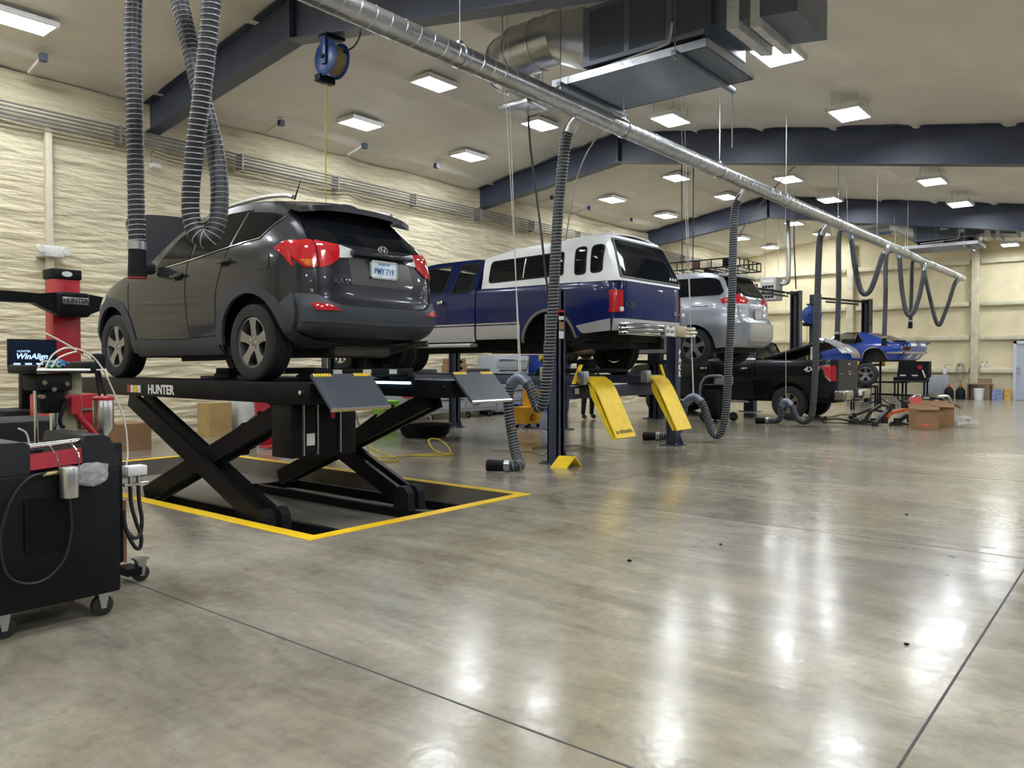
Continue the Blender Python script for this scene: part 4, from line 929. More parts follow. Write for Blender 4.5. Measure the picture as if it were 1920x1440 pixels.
# ================================================================== alignment scissor lift
sl = thing('scissor_lift', 'black alignment scissor lift standing in the yellow-bordered pit', 'car lift', (-7.3, 4.95, -PIT_D))
DECK = 1.185
RAMP = M('ramp_dark_slate', (.035, .042, .056), .5, var=.12)
def hz(p, parent):      # black and yellow hazard marks
    pass
for (y0, y1) in ((3.85, 4.46), (5.47, 6.06)):
    pf = MB().rbox(-9.75, -5.21, y0, y1, DECK - .17, DECK, .006).build('platform', BLACK, sl)
    MB().box(-9.7, -5.5, y0 + .05, y1 - .05, DECK, DECK + .003).build('deck_plate', BLACKM, pf, 0)
    for x in (-5.35, -5.9, -6.4, -6.9): MB().cyl((x, y0 + .004, DECK - .085), (x, y0 - .006, DECK - .085), .012, 10).build('bolt', BLACKM, pf)
    MB().cyl((-5.30, y0 + .01, DECK - .07), (-5.30, y0 - .03, DECK - .07), .018, 10).build('ramp_pin', CHROME, pf)
    # approach ramp hanging down
    a, b = Vector((-5.20, 0, DECK + .07)), Vector((-4.94, 0, DECK - .20))
    rpm = MB()
    dd = (b - a).normalized(); up = Vector((-dd.z, 0, dd.x))
    if up.z < 0: up = -up
    rpm.obox((a + b) / 2 + Vector((0, (y0 + y1) / 2, 0)), dd * (b - a).length / 2, Vector((0, (y1 - y0) / 2, 0)), up * .012)
    rr = rpm.build('ramp', RAMP, sl, 0)
    for (u0, u1) in ((y0 + .01, y0 + .19), (y1 - .19, y1 - .01)):
        for k in range(7):
            yy = u0 + (u1 - u0) * (k + .5) / 7
            MB().obox(a + dd * .014 + Vector((0, yy, 0)) + up * .013, dd * .016, Vector((0, (u1 - u0) / 7 * .32, 0)), up * .002).build('hazard_mark', YEL, rr, 0)
    MB().obox(b + Vector((0, (y0 + y1) / 2, 0)), dd * .008, Vector((0, (y1 - y0) / 2, 0)), up * .014).build('ramp_edge', ALU, rr, 0)
    # scissor arms
    zb, zt = -PIT_D + .20, DECK - .20
    for yy in (y0 + .035, y0 + .185):
        MB().beam((-8.30, yy, zt), (-5.93, yy, zb), .05, .17).build('scissor_arm', BLACK, sl, 0)
    for yy in (y0 + .11, y0 + .26):
        MB().beam((-8.15, yy, zb), (-5.62, yy, zt), .05, .17).build('scissor_arm', BLACK, sl, 0)
    MB().cyl((-7.0, y0 + .02, (zb + zt) / 2), (-7.0, y1 - .04, (zb + zt) / 2), .045, 14).build('pivot_pin', BLACK, sl)
    MB().cyl((-7.9, y0 + .3, .05), (-6.6, y0 + .3, .75), .05, 14).build('hydraulic_cylinder', BLACKM, sl)
    MB().cyl((-6.6, y0 + .3, .75), (-6.35, y0 + .3, .885), .03, 12).build('piston_rod', CHROME, sl)
    for yy in (y0 + .03, y1 - .03):
        MB().box(-8.6, -5.25, yy - .03, yy + .03, -PIT_D, -PIT_D + .09).build('base_rail', BLACK, sl, 0)
    for x in (-8.5, -5.28): MB().box(x - .03, x + .03, y0, y1, -PIT_D, -PIT_D + .09).build('base_crossbar', BLACK, sl, 0)
    for yy in (y0 + .035, y0 + .185):
        MB().prism([(-6.02, 0), (-5.78, 0), (-5.80, .18), (-5.85, .24), (-5.93, .24)], lambda p, q, t, yy=yy: Vector((p, yy + t, -PIT_D + .08 + q)), -.045, .045).build('arm_bracket', BLACKM, sl, 0)
    for x in ((-5.60,) if y0 < 5 else ()):
        MB().rbox(x - .18, x + .10, y0 + .03, y1 + .10, .56, DECK - .17, .01).build('lock_housing', BLACK, sl)
        q = MB().box(x + .10, x + .115, y0 + .16, y0 + .26, .60, DECK - .2).build('lock_plate', BLACKM, sl, 0)
        MB().box(x + .115, x + .119, y0 + .17, y0 + .25, .66, .76).build('lock_sticker', STICK, q, 0)
        MB().cyl((x + .14, y0 + .42, .88), (x + .15, y0 + .42, 1.0), .02, 10).build('release_handle', RED, sl)
        for yy in (y0 + .14, y0 + .28, y0 + .52): MB().box(x + .10, x + .125, yy - .006, yy + .006, .58, DECK - .18).build('slide_rail', ALU, sl, 0)
text_mb('HUNTER', .125, (-7.60, 3.846, DECK - .10), (1, 0, 0), (0, 0, 1), .005, squeeze=1.05, bold=.004).build('brand_lettering', STICK, sl, 0)
stc = [(RED, 0), (STICK, 1), (YEL, 2), (STICK, 3)]
for mt, k in stc: MB().box(-8.30 + k * .075, -8.235 + k * .075, 3.843, 3.849, DECK - .135, DECK - .06).build('warning_sticker', mt, sl, 0)
MB().rbox(-6.35, -5.75, 5.44, 5.468, DECK - .045, DECK - .02, .004).build('work_light', M('led_strip', (.8, .9, 1), .4, emit=(.55, .85, 1), es=3), sl)
MB().rbox(-6.95, -6.55, 5.44, 5.468, DECK - .045, DECK - .02, .004).build('work_light', MATS['led_strip'], sl)
for x in (-7.35, -5.95):
    j = thing('rolling_jack', 'black rolling jack beam bridging the lift under the SUV %s' % ('middle' if x < -7 else 'tail'), 'jack', (x, 4.95, DECK))
    MB().rbox(x - .12, x + .12, 4.36, 5.58, DECK + .05, DECK + .115, .01).build('beam', BLACKM, j)
    for y in (4.40, 5.53): MB().rbox(x - .14, x + .14, y - .05, y + .05, DECK + .003, DECK + .06, .008).build('carriage', BLACK, j)
    MB().cyl((x, 4.97, DECK + .10), (x, 4.97, DECK + .22), .07, 14).build('lift_ram', BLACK, j)
    for y in (4.62, 4.97, 5.30): MB().box(x + .12, x + .123, y - .05, y + .05, DECK + .06, DECK + .105).build('sticker', STICK, j, 0)

# ================================================================== alignment tower
tw = thing('alignment_tower', 'tall red wheel alignment tower with a long black camera crossbar', 'alignment machine', (-12.1, 4.72, 0))
MB().rbox(-12.25, -11.98, 4.53, 4.90, .12, 2.54, .012).build('column', RED, tw)
MB().rbox(-12.28, -11.96, 4.51, 4.92, 2.54, 2.68, .02).build('top_cap', BLACKM, tw)
m = MB().lathe([(.001, .0), (.07, .0), (.07, -.01)], (-11.95, 4.715, 2.61), 'X', 20)
for v in m.v: v.z = 2.61 + (v.z - 2.61) * .55
m.build('cap_logo', STICK, tw)
MB().rbox(-12.4, -11.85, 4.35, 5.1, 0, .12, .02).build('base_plate', BLACK, tw)
def cam_bar(s):
    P = [(s * .20, .13), (s * .42, .10), (s * 1.35, .12), (s * 1.42, .06), (s * 1.42, -.04), (s * .50, -.03), (s * .36, -.10), (s * .20, -.17)]
    return MB().prism(P if s > 0 else P[::-1], lambda p, q, t: Vector((-11.93 + t, 4.715 + p, 2.20 + q)), 0, .16)
for s in (-1, 1): cam_bar(s).build('camera_arm', BLACK, tw, 30)
MB().rbox(-11.96, -11.72, 4.49, 4.94, 2.0, 2.34, .05, 3).build('camera_housing', BLACK, tw)
MB().rbox(-11.725, -11.712, 4.56, 4.90, 2.17, 2.27, .004).build('name_plate', ALU, tw)
text_mb('HUNTER', .085, (-11.708, 4.73, 2.22), (0, 1, 0), (0, 0, 1), .003, bold=.002).build('name_lettering', PBLK, tw, 0)
for y in (3.42, 6.01): MB().cyl((-11.77, y, 2.22), (-11.75, y, 2.22), .05, 14).build('camera_lens', GLASS, tw)
# alignment console with screen
cs = thing('alignment_console', 'alignment console with a dark WinAlign screen beside the red tower', 'console', (-8.6, 3.0, 0))
MB().rbox(-8.56, -8.51, 2.82, 3.25, 1.31, 1.585, .008).build('monitor', BLACKM, cs)
MB().box(-8.509, -8.507, 2.835, 3.235, 1.325, 1.57).build('screen', M('screen_black', (.004, .006, .012), .15, emit=(.01, .02, .05), es=.3), cs, 0)
text_mb('WinAlign', .075, (-8.505, 3.02, 1.415), (0, 1, 0), (0, 0, 1), .002, bold=.002, shear=.25).build('screen_text', M('screen_blue_text', (.3, .5, .8), .4, emit=(.45, .65, .95), es=1.0), cs, 0)
text_mb('HUNTER', .03, (-8.505, 2.95, 1.465), (0, 1, 0), (0, 0, 1), .002).build('screen_subtitle', MATS['screen_blue_text'], cs, 0)
m = MB()
for k in range(4): m.box(-8.506, -8.504, 2.86 + k * .10, 2.92 + k * .10, 1.335, 1.352)
tag(m.build('screen_buttons', MATS['screen_blue_text'], cs, 0), kind='stuff')
MB().rbox(-8.75, -8.65, 2.98, 3.08, .9, 1.45, .01).build('monitor_post', BLACK, cs)
MB().beam((-8.7, 3.03, 1.44), (-8.55, 3.03, 1.44), .06, .06).build('monitor_arm', BLACK, cs, 0)
MB().rbox(-9.0, -8.4, 2.75, 3.3, .1, .9, .02).build('cabinet', BLACKM, cs)
tb = thing('tool_chest', 'red tool chest with bright drawer edges behind the silver pot', 'tool chest', (-8.0, 3.2, 0))
MB().rbox(-8.25, -7.75, 2.90, 3.34, .1, 1.06, .02).build('body', RED, tb)
for k in range(4):
    z = .24 + k * .20
    d_ = MB().rbox(-7.75, -7.735, 2.92, 3.32, z - .09, z + .09, .004).build('drawer', RED, tb)
    MB().box(-7.735, -7.715, 2.93, 3.31, z + .07, z + .09).build('drawer_pull', ALU, d_, 0)
for x in (-8.15, -7.85):
    for y in (3.0, 3.25): MB().cyl((x, y - .02, .05), (x, y + .02, .05), .05, 14).build('caster', RUBBER, tb)

# ================================================================== four-post lift for the blue pickup
fp = thing('four_post_lift', 'navy four-post lift with yellow drop-down ramps carrying the blue pickup', 'car lift', (-8.7, 10.2, 0))
posts = [(-6.25, 8.62), (-6.13, 11.73), (-11.36, 8.8), (-11.36, 12.05)]
for k, (x, y) in enumerate(posts):
    s = 1 if y < 10.2 else -1
    m = MB(); m.box(x - .085, x + .085, y - .085 * 1, y - .085 + .02, .01, 2.35) if s > 0 else m.box(x - .085, x + .085, y + .065, y + .085, .01, 2.35)
    m.box(x + .065, x + .085, y - .085, y + .085, .01, 2.35); m.box(x - .085, x - .065, y - .085, y + .085, .01, 2.35)
    m.box(x - .085, x + .085, y - .03 + s * .02, y + .03 + s * .02, .01, 2.33)
    p = m.build('post', NAVY, fp, 0)
    MB().rbox(x - .16, x + .16, y - .16, y + .16, 0, .016, .004).build('base_plate', NAVY, p)
    for dx in (-.13, .13):
        for dy in (-.13, .13): MB().cyl((x + dx, y + dy, .016), (x + dx, y + dy, .05), .014, 8).build('anchor_bolt', ALU, p)
    for dy in (-1, 1): MB().prism([(0, 0), (.07, 0), (0, .18)], lambda a_, b_, t, x=x, y=y, dy=dy: Vector((x + .085 + a_, y + dy * .07 + t, .016 + b_)), -.006, .006).build('gusset', NAVY, p, 0)
    if k == 0:
        for zz_, mt in ((1.93, STICK), (1.80, CARD), (1.68, STICK)): MB().box(x + .085, x + .088, y - .06, y + .05, zz_, zz_ + .1).build('sticker', mt, p, 0)
        MB().box(x + .085, x + .088, y - .07, y + .06, 1.98, 2.06).build('sticker', RED, p, 0)
        MB().rbox(x - .16, x - .085, y - .16, y - .03, 1.12, 1.30, .01).build('control_box', ALU, p)
        for dy in (-.13, -.2): MB().box(x - .03, x - .02, y + dy - .02, y + dy + .02, 1.45, 2.0).build('ladder_strip', GALV, p, 0)
    if k == 1:
        text_mb('P', .12, (x + .088, y + .045, 1.52), (0, 1, 0), (0, 0, 1), .004, bold=.006).build('letter', STICK, p, 0)
        for ch, zz_ in (('A', 1.40), ('K', 1.28), ('R', 1.17)): text_mb(ch, .12, (x + .088, y + .045, zz_), (0, 1, 0), (0, 0, 1), .004, bold=.006).build('letter', STICK, p, 0)
for x in (-6.2, -11.36):
    MB().rbox(x - .07, x + .07, 8.72, 11.64, .86, 1.03, .01).build('crossbeam', NAVY, fp)
for (y0, y1) in ((8.90, 9.45), (10.60, 11.12)):
    rw_ = MB().rbox(-12.2, -5.98, y0, y1, 1.04, 1.165, .008).build('runway', NAVY, fp)
    prof = [(-6.0, 1.17), (-5.88, 1.10), (-5.80, .99), (-5.48, .355)]
    pl = prof + [(a - .03, b - .015) for a, b in prof[::-1]]
    r_ = MB().prism(pl, lambda a_, b_, t: Vector((a_, t, b_)), y0 + .02, y1 - .03).build('yellow_ramp', YEL, fp, 30)
    for yy in (y0 + .02, y1 - .04):
        pl = [(-5.93, 1.07), (-5.80, .95), (-5.51, .36), (-5.56, .34), (-5.90, .92)]
        MB().prism(pl, lambda a_, b_, t: Vector((a_, t, b_)), yy, yy + .012).build('ramp_flange', YEL, r_, 0)
    MB().cyl((-6.0, y0, 1.12), (-6.0, y1, 1.12), .04, 12).build('ramp_hinge', GALV, r_)
    MB().rbox(-6.04, -5.92, y0 - .10, y0 + .02, 1.06, 1.24, .01).build('ramp_bracket', GALV, r_)
m = MB()
for q, (ya, wa) in enumerate(((8.99, .05), (9.08, .04), (9.135, .05), (9.20, .03), (9.25, .05), (9.31, .045), (9.355, .03))):
    m.obox((-5.512, ya, .43 + .006 * (q % 3)), (.002, 0, 0), (0, wa / 2, .0), (-.009, 0, .018))
tag(m.build('worn_lettering', M('worn_dark_paint', (.22, .16, .03), .6, var=.4, vs=30), fp, 0), kind='stuff')
for y, a in ((8.83, .35), (11.22, -.35)):
    MB().obox((-6.05, y, 1.20), (.012, 0, 0), (0, .035, 0), (0, a * .25, .13)).build('wheel_stop', YEL, fp, 0)
MB().rbox(-6.11, -6.105, 8.86, 8.96, .93, 1.01, .002).build('beam_sticker', STICK, fp)
jk = thing('bridge_jack', 'dark rolling bridge jack between the runways under the blue pickup tail', 'jack', (-6.7, 10.0, 1.165))
MB().rbox(-6.85, -6.6, 8.95, 11.1, 1.20, 1.27, .01).build('beam', BLACK, jk)
for y in (9.02, 11.03): MB().rbox(-6.87, -6.58, y - .06, y + .06, 1.167, 1.21, .008).build('carriage', BLACK, jk)
MB().rbox(-6.8, -6.65, 9.9, 10.2, 1.27, 1.40, .01).build('lift_pad', BLACK, jk)
# floor-mounted yellow anchor cover
solo(MB().prism([(-.20, 0), (0, .14), (.16, 0), (.14, 0), (0, .12), (-.18, 0)], lambda a_, b_, t: Vector((-5.93 + t * .75, 8.42 + a_ + t * .25, b_)), -.14, .14), 'post_guard', YEL, 'bent yellow steel guard on the floor beside the near lift post', 'guard', smooth=0)

# ================================================================== two-post lifts
def two_post(label, pts, h, arms, top=True, bar=3.45):
    t = thing('two_post_lift', label, 'car lift', ((pts[0][0] + pts[1][0]) / 2, (pts[0][1] + pts[1][1]) / 2, 0))
    d = Vector((pts[1][0] - pts[0][0], pts[1][1] - pts[0][1], 0)).normalized(); e = Vector((-d.y, d.x, 0))
    for s, (x, y) in ((1, pts[0]), (-1, pts[1])):
        c = Vector((x, y, 0)); m = MB()
        m.obox(c + Vector((0, 0, h / 2)) - d * s * .10, e * .14, d * .015, Vector((0, 0, h / 2)))
        for q in (-1, 1): m.obox(c + Vector((0, 0, h / 2)) + e * q * .125, e * .015, d * .115, Vector((0, 0, h / 2)))
        m.obox(c + Vector((0, 0, h / 2)) + d * s * .02, e * .05, d * .05, Vector((0, 0, h / 2 - .03)))
        p = m.build('post', M('black_blue_post', (.014, .018, .026), .4, var=.2), t, 0)
        MB().obox(c + Vector((0, 0, .01)), e * .24, d * .22, Vector((0, 0, .01))).build('base_plate', NAVY, p, 0)
        MB().obox(c + Vector((0, 0, h * .62)) - e * .142, e * .002, d * .03, Vector((0, 0, .42))).build('label_strip', M('faint_label', (.22, .23, .25), .5, var=.6, vs=18), p, 0)
        cr_ = MB().obox(c + d * s * .12 + Vector((0, 0, arms)), e * .13, d * .07, Vector((0, 0, .22))).build('carriage', BLACK, t, 0)
        for q in (-1, 1):
            tip = c + d * s * .75 + e * q * 1.0 + Vector((0, 0, arms - .12))
            MB().beam(c + d * s * .15 + e * q * .1 + Vector((0, 0, arms - .14)), tip, .10, .08).build('swing_arm', BLACK, t, 0)
            MB().cyl(tip, tip + Vector((0, 0, .12)), .06, 12).build('arm_pad', YEL, t)
    if top:
        a, b = Vector((*pts[0], bar)), Vector((*pts[1], bar))
        MB().beam(a, b, .10, .06).build('overhead_bar', BLACK, t, 0)
        MB().beam(a + d * .6 + Vector((0, 0, -.1)), b - d * .6 + Vector((0, 0, -.1)), .05, .05).build('shutoff_bar', BLACK, t, 0)
    return t
two_post('black two-post lift under the silver minivan, mostly hidden', [(-9.4, 13.05), (-9.4, 17.1)], 3.5, 1.52)
two_post('tall black two-post lift between the minivan and the back wall', [(-8.75, 21.3), (-8.5, 24.15)], 3.55, .6)
two_post('tall black two-post lift holding up the blue coupe', [(-8.48, 25.85), (-7.72, 28.85)], 3.55, 1.42)
# ================================================================== exhaust extraction: spiral duct and hoses
PX, PZ = -5.2, 4.28
du = thing('exhaust_duct', 'long galvanised spiral exhaust duct hanging over the aisle', 'duct', (PX, 13, PZ))
MB().cyl((PX, -6.5, PZ), (PX, 31.1, PZ), .105, 28).build('spiral_pipe', GALV, du)
hx = []; n = int(37.5 / .17 * 14)
for k in range(n):
    a = 2 * PI * k / 14; hx.append((PX + .106 * math.cos(a), -6.4 + .17 * k / 14, PZ + .106 * math.sin(a)))
MB().tube(hx, .0045, 4).build('spiral_seam', ALU, du)
MB().lathe([(.001, .12), (.06, .08), (.105, 0), (.107, -.05)], (PX, 31.1, PZ), 'Y', 24).build('end_cap', GALV, du)
for y in (-4, -1, 2.2, 5.6, 8.6, 11.4, 14.2, 17.2, 20.2, 23.2, 26.2, 29.2):
    MB().cyl((PX, y, PZ + .1), (PX, y, ceil_z(PX) - .03), .006, 6).build('hanger_rod', ALU, du)
    MB().lathe([(.107, -.02), (.115, -.02), (.115, .02), (.107, .02)], (PX, y, PZ), 'Y', 24, True).build('hanger_band', GALV, du)
    MB().rbox(PX - .02, PX + .02, y - .025, y + .025, PZ + .105, PZ + .15, .004).build('hanger_clip', GALV, du)

def hose(label, pts, r=.066, pitch=.040, saddle=None, nozzle=True, rope=None, outlet=True, fine=True, noz_dir=None, helixr=.0045):
    """corrugated extraction hose along pts; starts at the duct"""
    t = thing('exhaust_hose', label, 'hose', (pts[0][0], pts[0][1], min(p[2] for p in pts)), None)
    sp_ = resample(spline(pts, 16), pitch / 2)
    rad = [r * (1.0 if i % 2 else .95) for i in range(len(sp_))]
    MB().tube(sp_, r, 16, radii=rad).build('hose_body', HOSE, t, 60)
    # wire helix
    path = resample(spline(pts, 16), pitch / 12); H = []; ref = None
    for i, p in enumerate(path):
        d = (path[min(i + 1, len(path) - 1)] - path[max(0, i - 1)]).normalized()
        if ref is None: ref = d.orthogonal().normalized()
        ref = (ref - d * ref.dot(d)).normalized(); b = d.cross(ref); a = 2 * PI * i / 12
        H.append(p + (ref * math.cos(a) + b * math.sin(a)) * (r + .001))
    MB().tube(H, helixr, 4).build('wire_helix', RIB, t, 0)
    if outlet:
        p0 = Vector(pts[0]); q = Vector((PX, p0.y, PZ)); m = MB()
        m.tube(spline([q, q + (p0 - q) * .5 + Vector((0, 0, .03)), p0, p0 + (Vector(pts[1]) - p0) * .6], 6), r * 1.03, 16)
        m.build('outlet_elbow', GALV, t)
    e, e0 = Vector(pts[-1]), Vector(pts[-2]); dd = (e - e0).normalized()
    if nozzle:
        MB().cyl(e, e + dd * .24, r * 1.0, 18, r * 1.15).build('nozzle', BLACKM, t)
        MB().cyl(e - dd * .05, e + dd * .015, r * 1.12, 18).build('hose_clamp', GALV, t)
        MB().cyl(e + dd * .238, e + dd * .246, r * 1.165, 18).build('nozzle_ring', RED, t)
    if saddle is not None:
        i = saddle; pts_ = [Vector(p) for p in pts[i - 1:i + 2]]
        MB().tube(spline(pts_, 8), r * 1.12, 16).build('saddle', GALVD, t)
        if rope:
            for k, tp in enumerate(rope): MB().tube([Vector(pts[i]) + Vector((0, (k - .5) * .04, r)), tp], .006, 5).build('lift_rope', CORD, t)
    return t
hose('long ribbed hose looped up high, its black cone nozzle hanging by the SUV hood', [(-5.22, 3.06, 4.12), (-5.25, 3.05, 3.8), (-5.33, 3.03, 3.3), (-5.42, 3.02, 2.92), (-5.485, 3.02, 2.60), (-5.50, 3.03, 2.42), (-5.47, 3.06, 2.29), (-5.42, 3.12, 2.27), (-5.40, 3.18, 2.40), (-5.42, 3.21, 2.65), (-5.48, 3.21, 2.95), (-5.59, 3.16, 3.4), (-5.80, 3.12, 4.1), (-5.92, 3.09, 4.55), (-6.12, 3.07, 4.75), (-6.32, 3.06, 4.55), (-6.40, 3.05, 4.1), (-6.395, 3.05, 3.2), (-6.385, 3.05, 2.28)], r=.064, saddle=14, rope=[(-6.05, 3.07, ceil_z(-6.05)), (-6.2, 3.07, ceil_z(-6.2))], helixr=.0045)
hose('ribbed hose dropping beside the near lift post and looped over a saddle', [(-5.41, 7.8, 4.20), (-5.51, 7.8, 4.05), (-5.58, 7.8, 3.6), (-5.64, 7.8, 3.04), (-5.72, 7.8, 1.88), (-5.80, 7.8, 1.15), (-5.86, 7.8, .86), (-5.93, 7.8, .80), (-6.0, 7.8, .92), (-6.09, 7.8, 1.09), (-6.22, 7.8, 1.17), (-6.36, 7.8, 1.08), (-6.41, 7.8, .81), (-6.34, 7.8, .40), (-6.24, 7.76, .16), (-6.12, 7.68, .085), (-6.08, 7.55, .08), (-6.2, 7.5, .08)], saddle=10, rope=[(-6.45, 7.8, ceil_z(-6.45)), (-6.55, 7.8, ceil_z(-6.55))])
hose('ribbed hose looped on a rope beside the far yellow ramp', [(-5.31, 12.6, 4.16), (-5.45, 12.6, 3.98), (-5.49, 12.6, 3.5), (-5.51, 12.6, 2.43), (-5.56, 12.6, 1.36), (-5.60, 12.6, .55), (-5.67, 12.6, .22), (-5.77, 12.6, .12), (-5.87, 12.6, .22), (-5.95, 12.6, .45), (-6.05, 12.6, .68), (-6.2, 12.6, .76), (-6.35, 12.6, .66), (-6.40, 12.55, .33), (-6.42, 12.4, .14), (-6.52, 12.25, .09), (-6.68, 12.2, .085)], saddle=11, rope=[(-6.42, 12.6, ceil_z(-6.42)), (-6.50, 12.6, ceil_z(-6.5))])
hose('smooth grey hose looped on a rope by the black pickup rear wheel', [(-5.40, 17.0, 4.16), (-5.5, 17.0, 3.94), (-5.54, 17.0, 2.71), (-5.57, 17.0, 1.14), (-5.62, 17.0, .34), (-5.70, 17.0, .14), (-5.82, 17.0, .10), (-5.95, 17.0, .18), (-6.07, 17.0, .43), (-6.18, 17.0, .52), (-6.28, 17.0, .42), (-6.30, 17.0, .18), (-6.4, 17.0, .09), (-6.6, 17.0, .085)], saddle=9, rope=[(-6.25, 17.0, ceil_z(-6.25))], helixr=.003)
HO = lambda x, y, z: (x, y, z)
hose('grey hose in a V loop under the duct, its end hanging above the black pickup', [(-5.12, 20.8, 4.12), (-5.22, 20.8, 3.98), (-5.30, 20.8, 3.72), (-5.43, 20.8, 3.30), (-5.52, 20.8, 3.12), (-5.62, 20.8, 3.07), (-5.71, 20.8, 3.16), (-5.79, 20.8, 3.42), (-5.88, 20.8, 3.9), (-5.95, 20.8, 4.45), (-6.04, 20.8, 4.70), (-6.17, 20.8, 4.72), (-6.26, 20.8, 4.5), (-6.25, 20.8, 3.26), (-6.27, 20.8, 2.1)], saddle=10, rope=[(-6.1, 20.8, ceil_z(-6.1))], helixr=.003)
hose('grey hose in a U loop under the duct, its end hanging by the blue coupe', [(-5.12, 25.0, 4.14), (-5.17, 25.0, 3.90), (-5.26, 25.0, 3.35), (-5.38, 25.0, 2.92), (-5.46, 25.0, 2.77), (-5.53, 25.0, 2.73), (-5.60, 25.0, 2.81), (-5.66, 25.0, 3.02), (-5.75, 25.0, 3.61), (-5.82, 25.0, 4.40), (-5.91, 25.0, 4.63), (-6.09, 25.0, 4.64), (-6.18, 25.0, 4.38), (-6.18, 25.0, 3.25), (-6.2, 25.0, 2.1)], saddle=10, rope=[(-6.0, 25.0, ceil_z(-6.0))], helixr=.003)
hose('farthest grey hose in a V loop below the capped duct end', [(-5.14, 30.0, 4.16), (-5.26, 30.0, 4.0), (-5.44, 30.0, 3.35), (-5.58, 30.0, 2.92), (-5.66, 30.0, 2.70), (-5.72, 30.0, 2.65), (-5.78, 30.0, 2.72), (-5.88, 30.0, 3.05), (-6.1, 30.0, 4.05), (-6.26, 30.0, 4.85), (-6.36, 30.0, 5.0), (-6.47, 30.0, 5.0), (-6.56, 30.0, 4.75), (-6.58, 30.0, 3.58), (-6.6, 30.0, 2.8)], saddle=10, rope=[(-6.4, 30.0, ceil_z(-6.4))], helixr=.003)

# ================================================================== air handlers
def air_handler(label, x, y, z, labels=True):
    t = thing('air_handler', label, 'air conditioner', (x + 1, y + .6, z))
    hgt = .72
    MB().rbox(x, x + 1.62, y, y + 1.15, z, z + hgt, .015).build('cabinet', GALVD, t)
    for k in range(3):
        MB().box(x + .1 + k * .56, x + .58 + k * .56, y - .006, y, z + .06, z + hgt - .06).build('access_panel', M('slate_panel', (.13, .15, .20), .45, metal=.5, var=.08), t, 0)
    if labels: MB().box(x + .72, x + .95, y - .010, y - .006, z + .28, z + .55).build('data_label', STICK, t, 0)
    if labels: MB().box(x + 1.2, x + 1.36, y - .010, y - .006, z + .16, z + .28).build('warning_label', STICK, t, 0)
    # supply duct following the roof slope
    s = SLOPE
    P = [(x + 1.62, z + .12), (x + 2.62, z + .16 - s * 1.0), (x + 2.62, z + .62 - s * 1.2), (x + 1.62, z + hgt - .06)]
    MB().prism(P, lambda a, b, q: Vector((a, y + .08 + q, b)), 0, .95).build('supply_duct', GALVD, t, 0)
    for k, ww in ((1.85, .14), (2.12, .10)):
        a, b = x + k, x + k + ww
        P = [(a, z + .04 - s * (a - x - 1.62)), (b, z + .04 - s * (b - x - 1.62)), (b, z + hgt - .08 - s * (b - x - 1.62)), (a, z + hgt - .05 - s * (a - x - 1.62))]
        MB().prism(P, lambda a_, b_, q: Vector((a_, y + .065 + q, b_)), 0, .98).build('mastic_joint', M('pale_mastic', (.70, .71, .73), .6, var=.2), t, 0)
    # transition and round elbow
    n = 24; Pm = []; cz = z + .40; cy = y + .50
    for k in range(n):
        a = 2 * PI * k / n; c, q = math.cos(a), math.sin(a); mm = max(abs(c), abs(q)); Pm.append((x, cy + c / mm * .48, cz + q / mm * .36))
    for k in range(n):
        a = 2 * PI * k / n; Pm.append((x - .70, cy + math.cos(a) * .34, cz + .30 + math.sin(a) * .34))
    MB().add(Pm, [(k, (k + 1) % n, n + (k + 1) % n, n + k) for k in range(n)]).build('transition', GALV, t, 60)
    cz += .30; path = [(x - .70, cy, cz), (x - 1.02, cy, cz), (x - 1.40, cy + .02, cz), (x - 1.72, cy + .16, cz), (x - 1.92, cy + .42, cz), (x - 1.98, cy + .75, cz)]
    MB().tube(path, .34, 28).build('round_elbow', GALV, t, 28)
    for k in range(1, 5):
        p0, p1 = Vector(path[k]), Vector(path[k + 1]) if k < 5 else None
        d = (Vector(path[k + 1]) - Vector(path[k - 1])).normalized()
        MB().cyl(p0 - d * .012, p0 + d * .012, .352, 28).build('gore_seam', ALU, t)
    # drip pan on strut trapeze
    pan = MB().box(x - .35, x + 1.72, y - .15, y + 1.15, z - .21, z - .20).build('drip_pan', GALVD, t, 0)
    for a in ((x - .35, x + 1.72, y - .16, y - .14), (x - .35, x + 1.72, y + 1.13, y + 1.15), (x - .36, x - .34, y - .15, y + 1.15), (x + 1.71, x + 1.73, y - .15, y + 1.15)):
        MB().box(*a, z - .21, z - .12).build('pan_rim', GALV, pan, 0)
    for xx in (x - .15, x + 1.40):
        MB().rbox(xx - .03, xx + .03, y - .30, y + 1.30, z - .27, z - .215, .006).build('strut_channel', GALVD, t)
        for yy in (y - .26, y + 1.26):
            MB().cyl((xx, yy, z - .3), (xx, yy, ceil_z(xx) - .02), .007, 6).build('threaded_rod', ALU, t)
            MB().cyl((xx, yy, z - .30), (xx, yy, z - .27), .018, 6).build('rod_nut', ALU, t)
    for xx in (x + .15, x + .85, x + 1.5): MB().rbox(xx - .05, xx + .05, y + .05, y + 1.1, z - .20, z, .005).build('support_foot', BLACK, t)
    MB().tube(spline([(x + .2, y + .02, z - .06), (x + 1.1, y - .04, z - .03), (x + 1.22, y - .05, z + .02), (x + 1.25, y - .05, z + .2)], 6), .015, 8).build('drain_pipe', STICK, t)
    return t
air_handler('large grey air handler with round silver elbow hanging near the camera', -5.55, 8.2, 5.0, False)
air_handler('distant grey air handler with round silver elbow near the back wall', -5.68, 26.0, 4.97)
g = thing('ceiling_register', 'small pale metal register box hanging below the silver duct elbow', 'vent', (-6.9, 8.6, 4.9))
MB().rbox(-7.0, -6.5, 8.3, 8.75, 4.80, 4.88, .01).build('box', GALV, g)
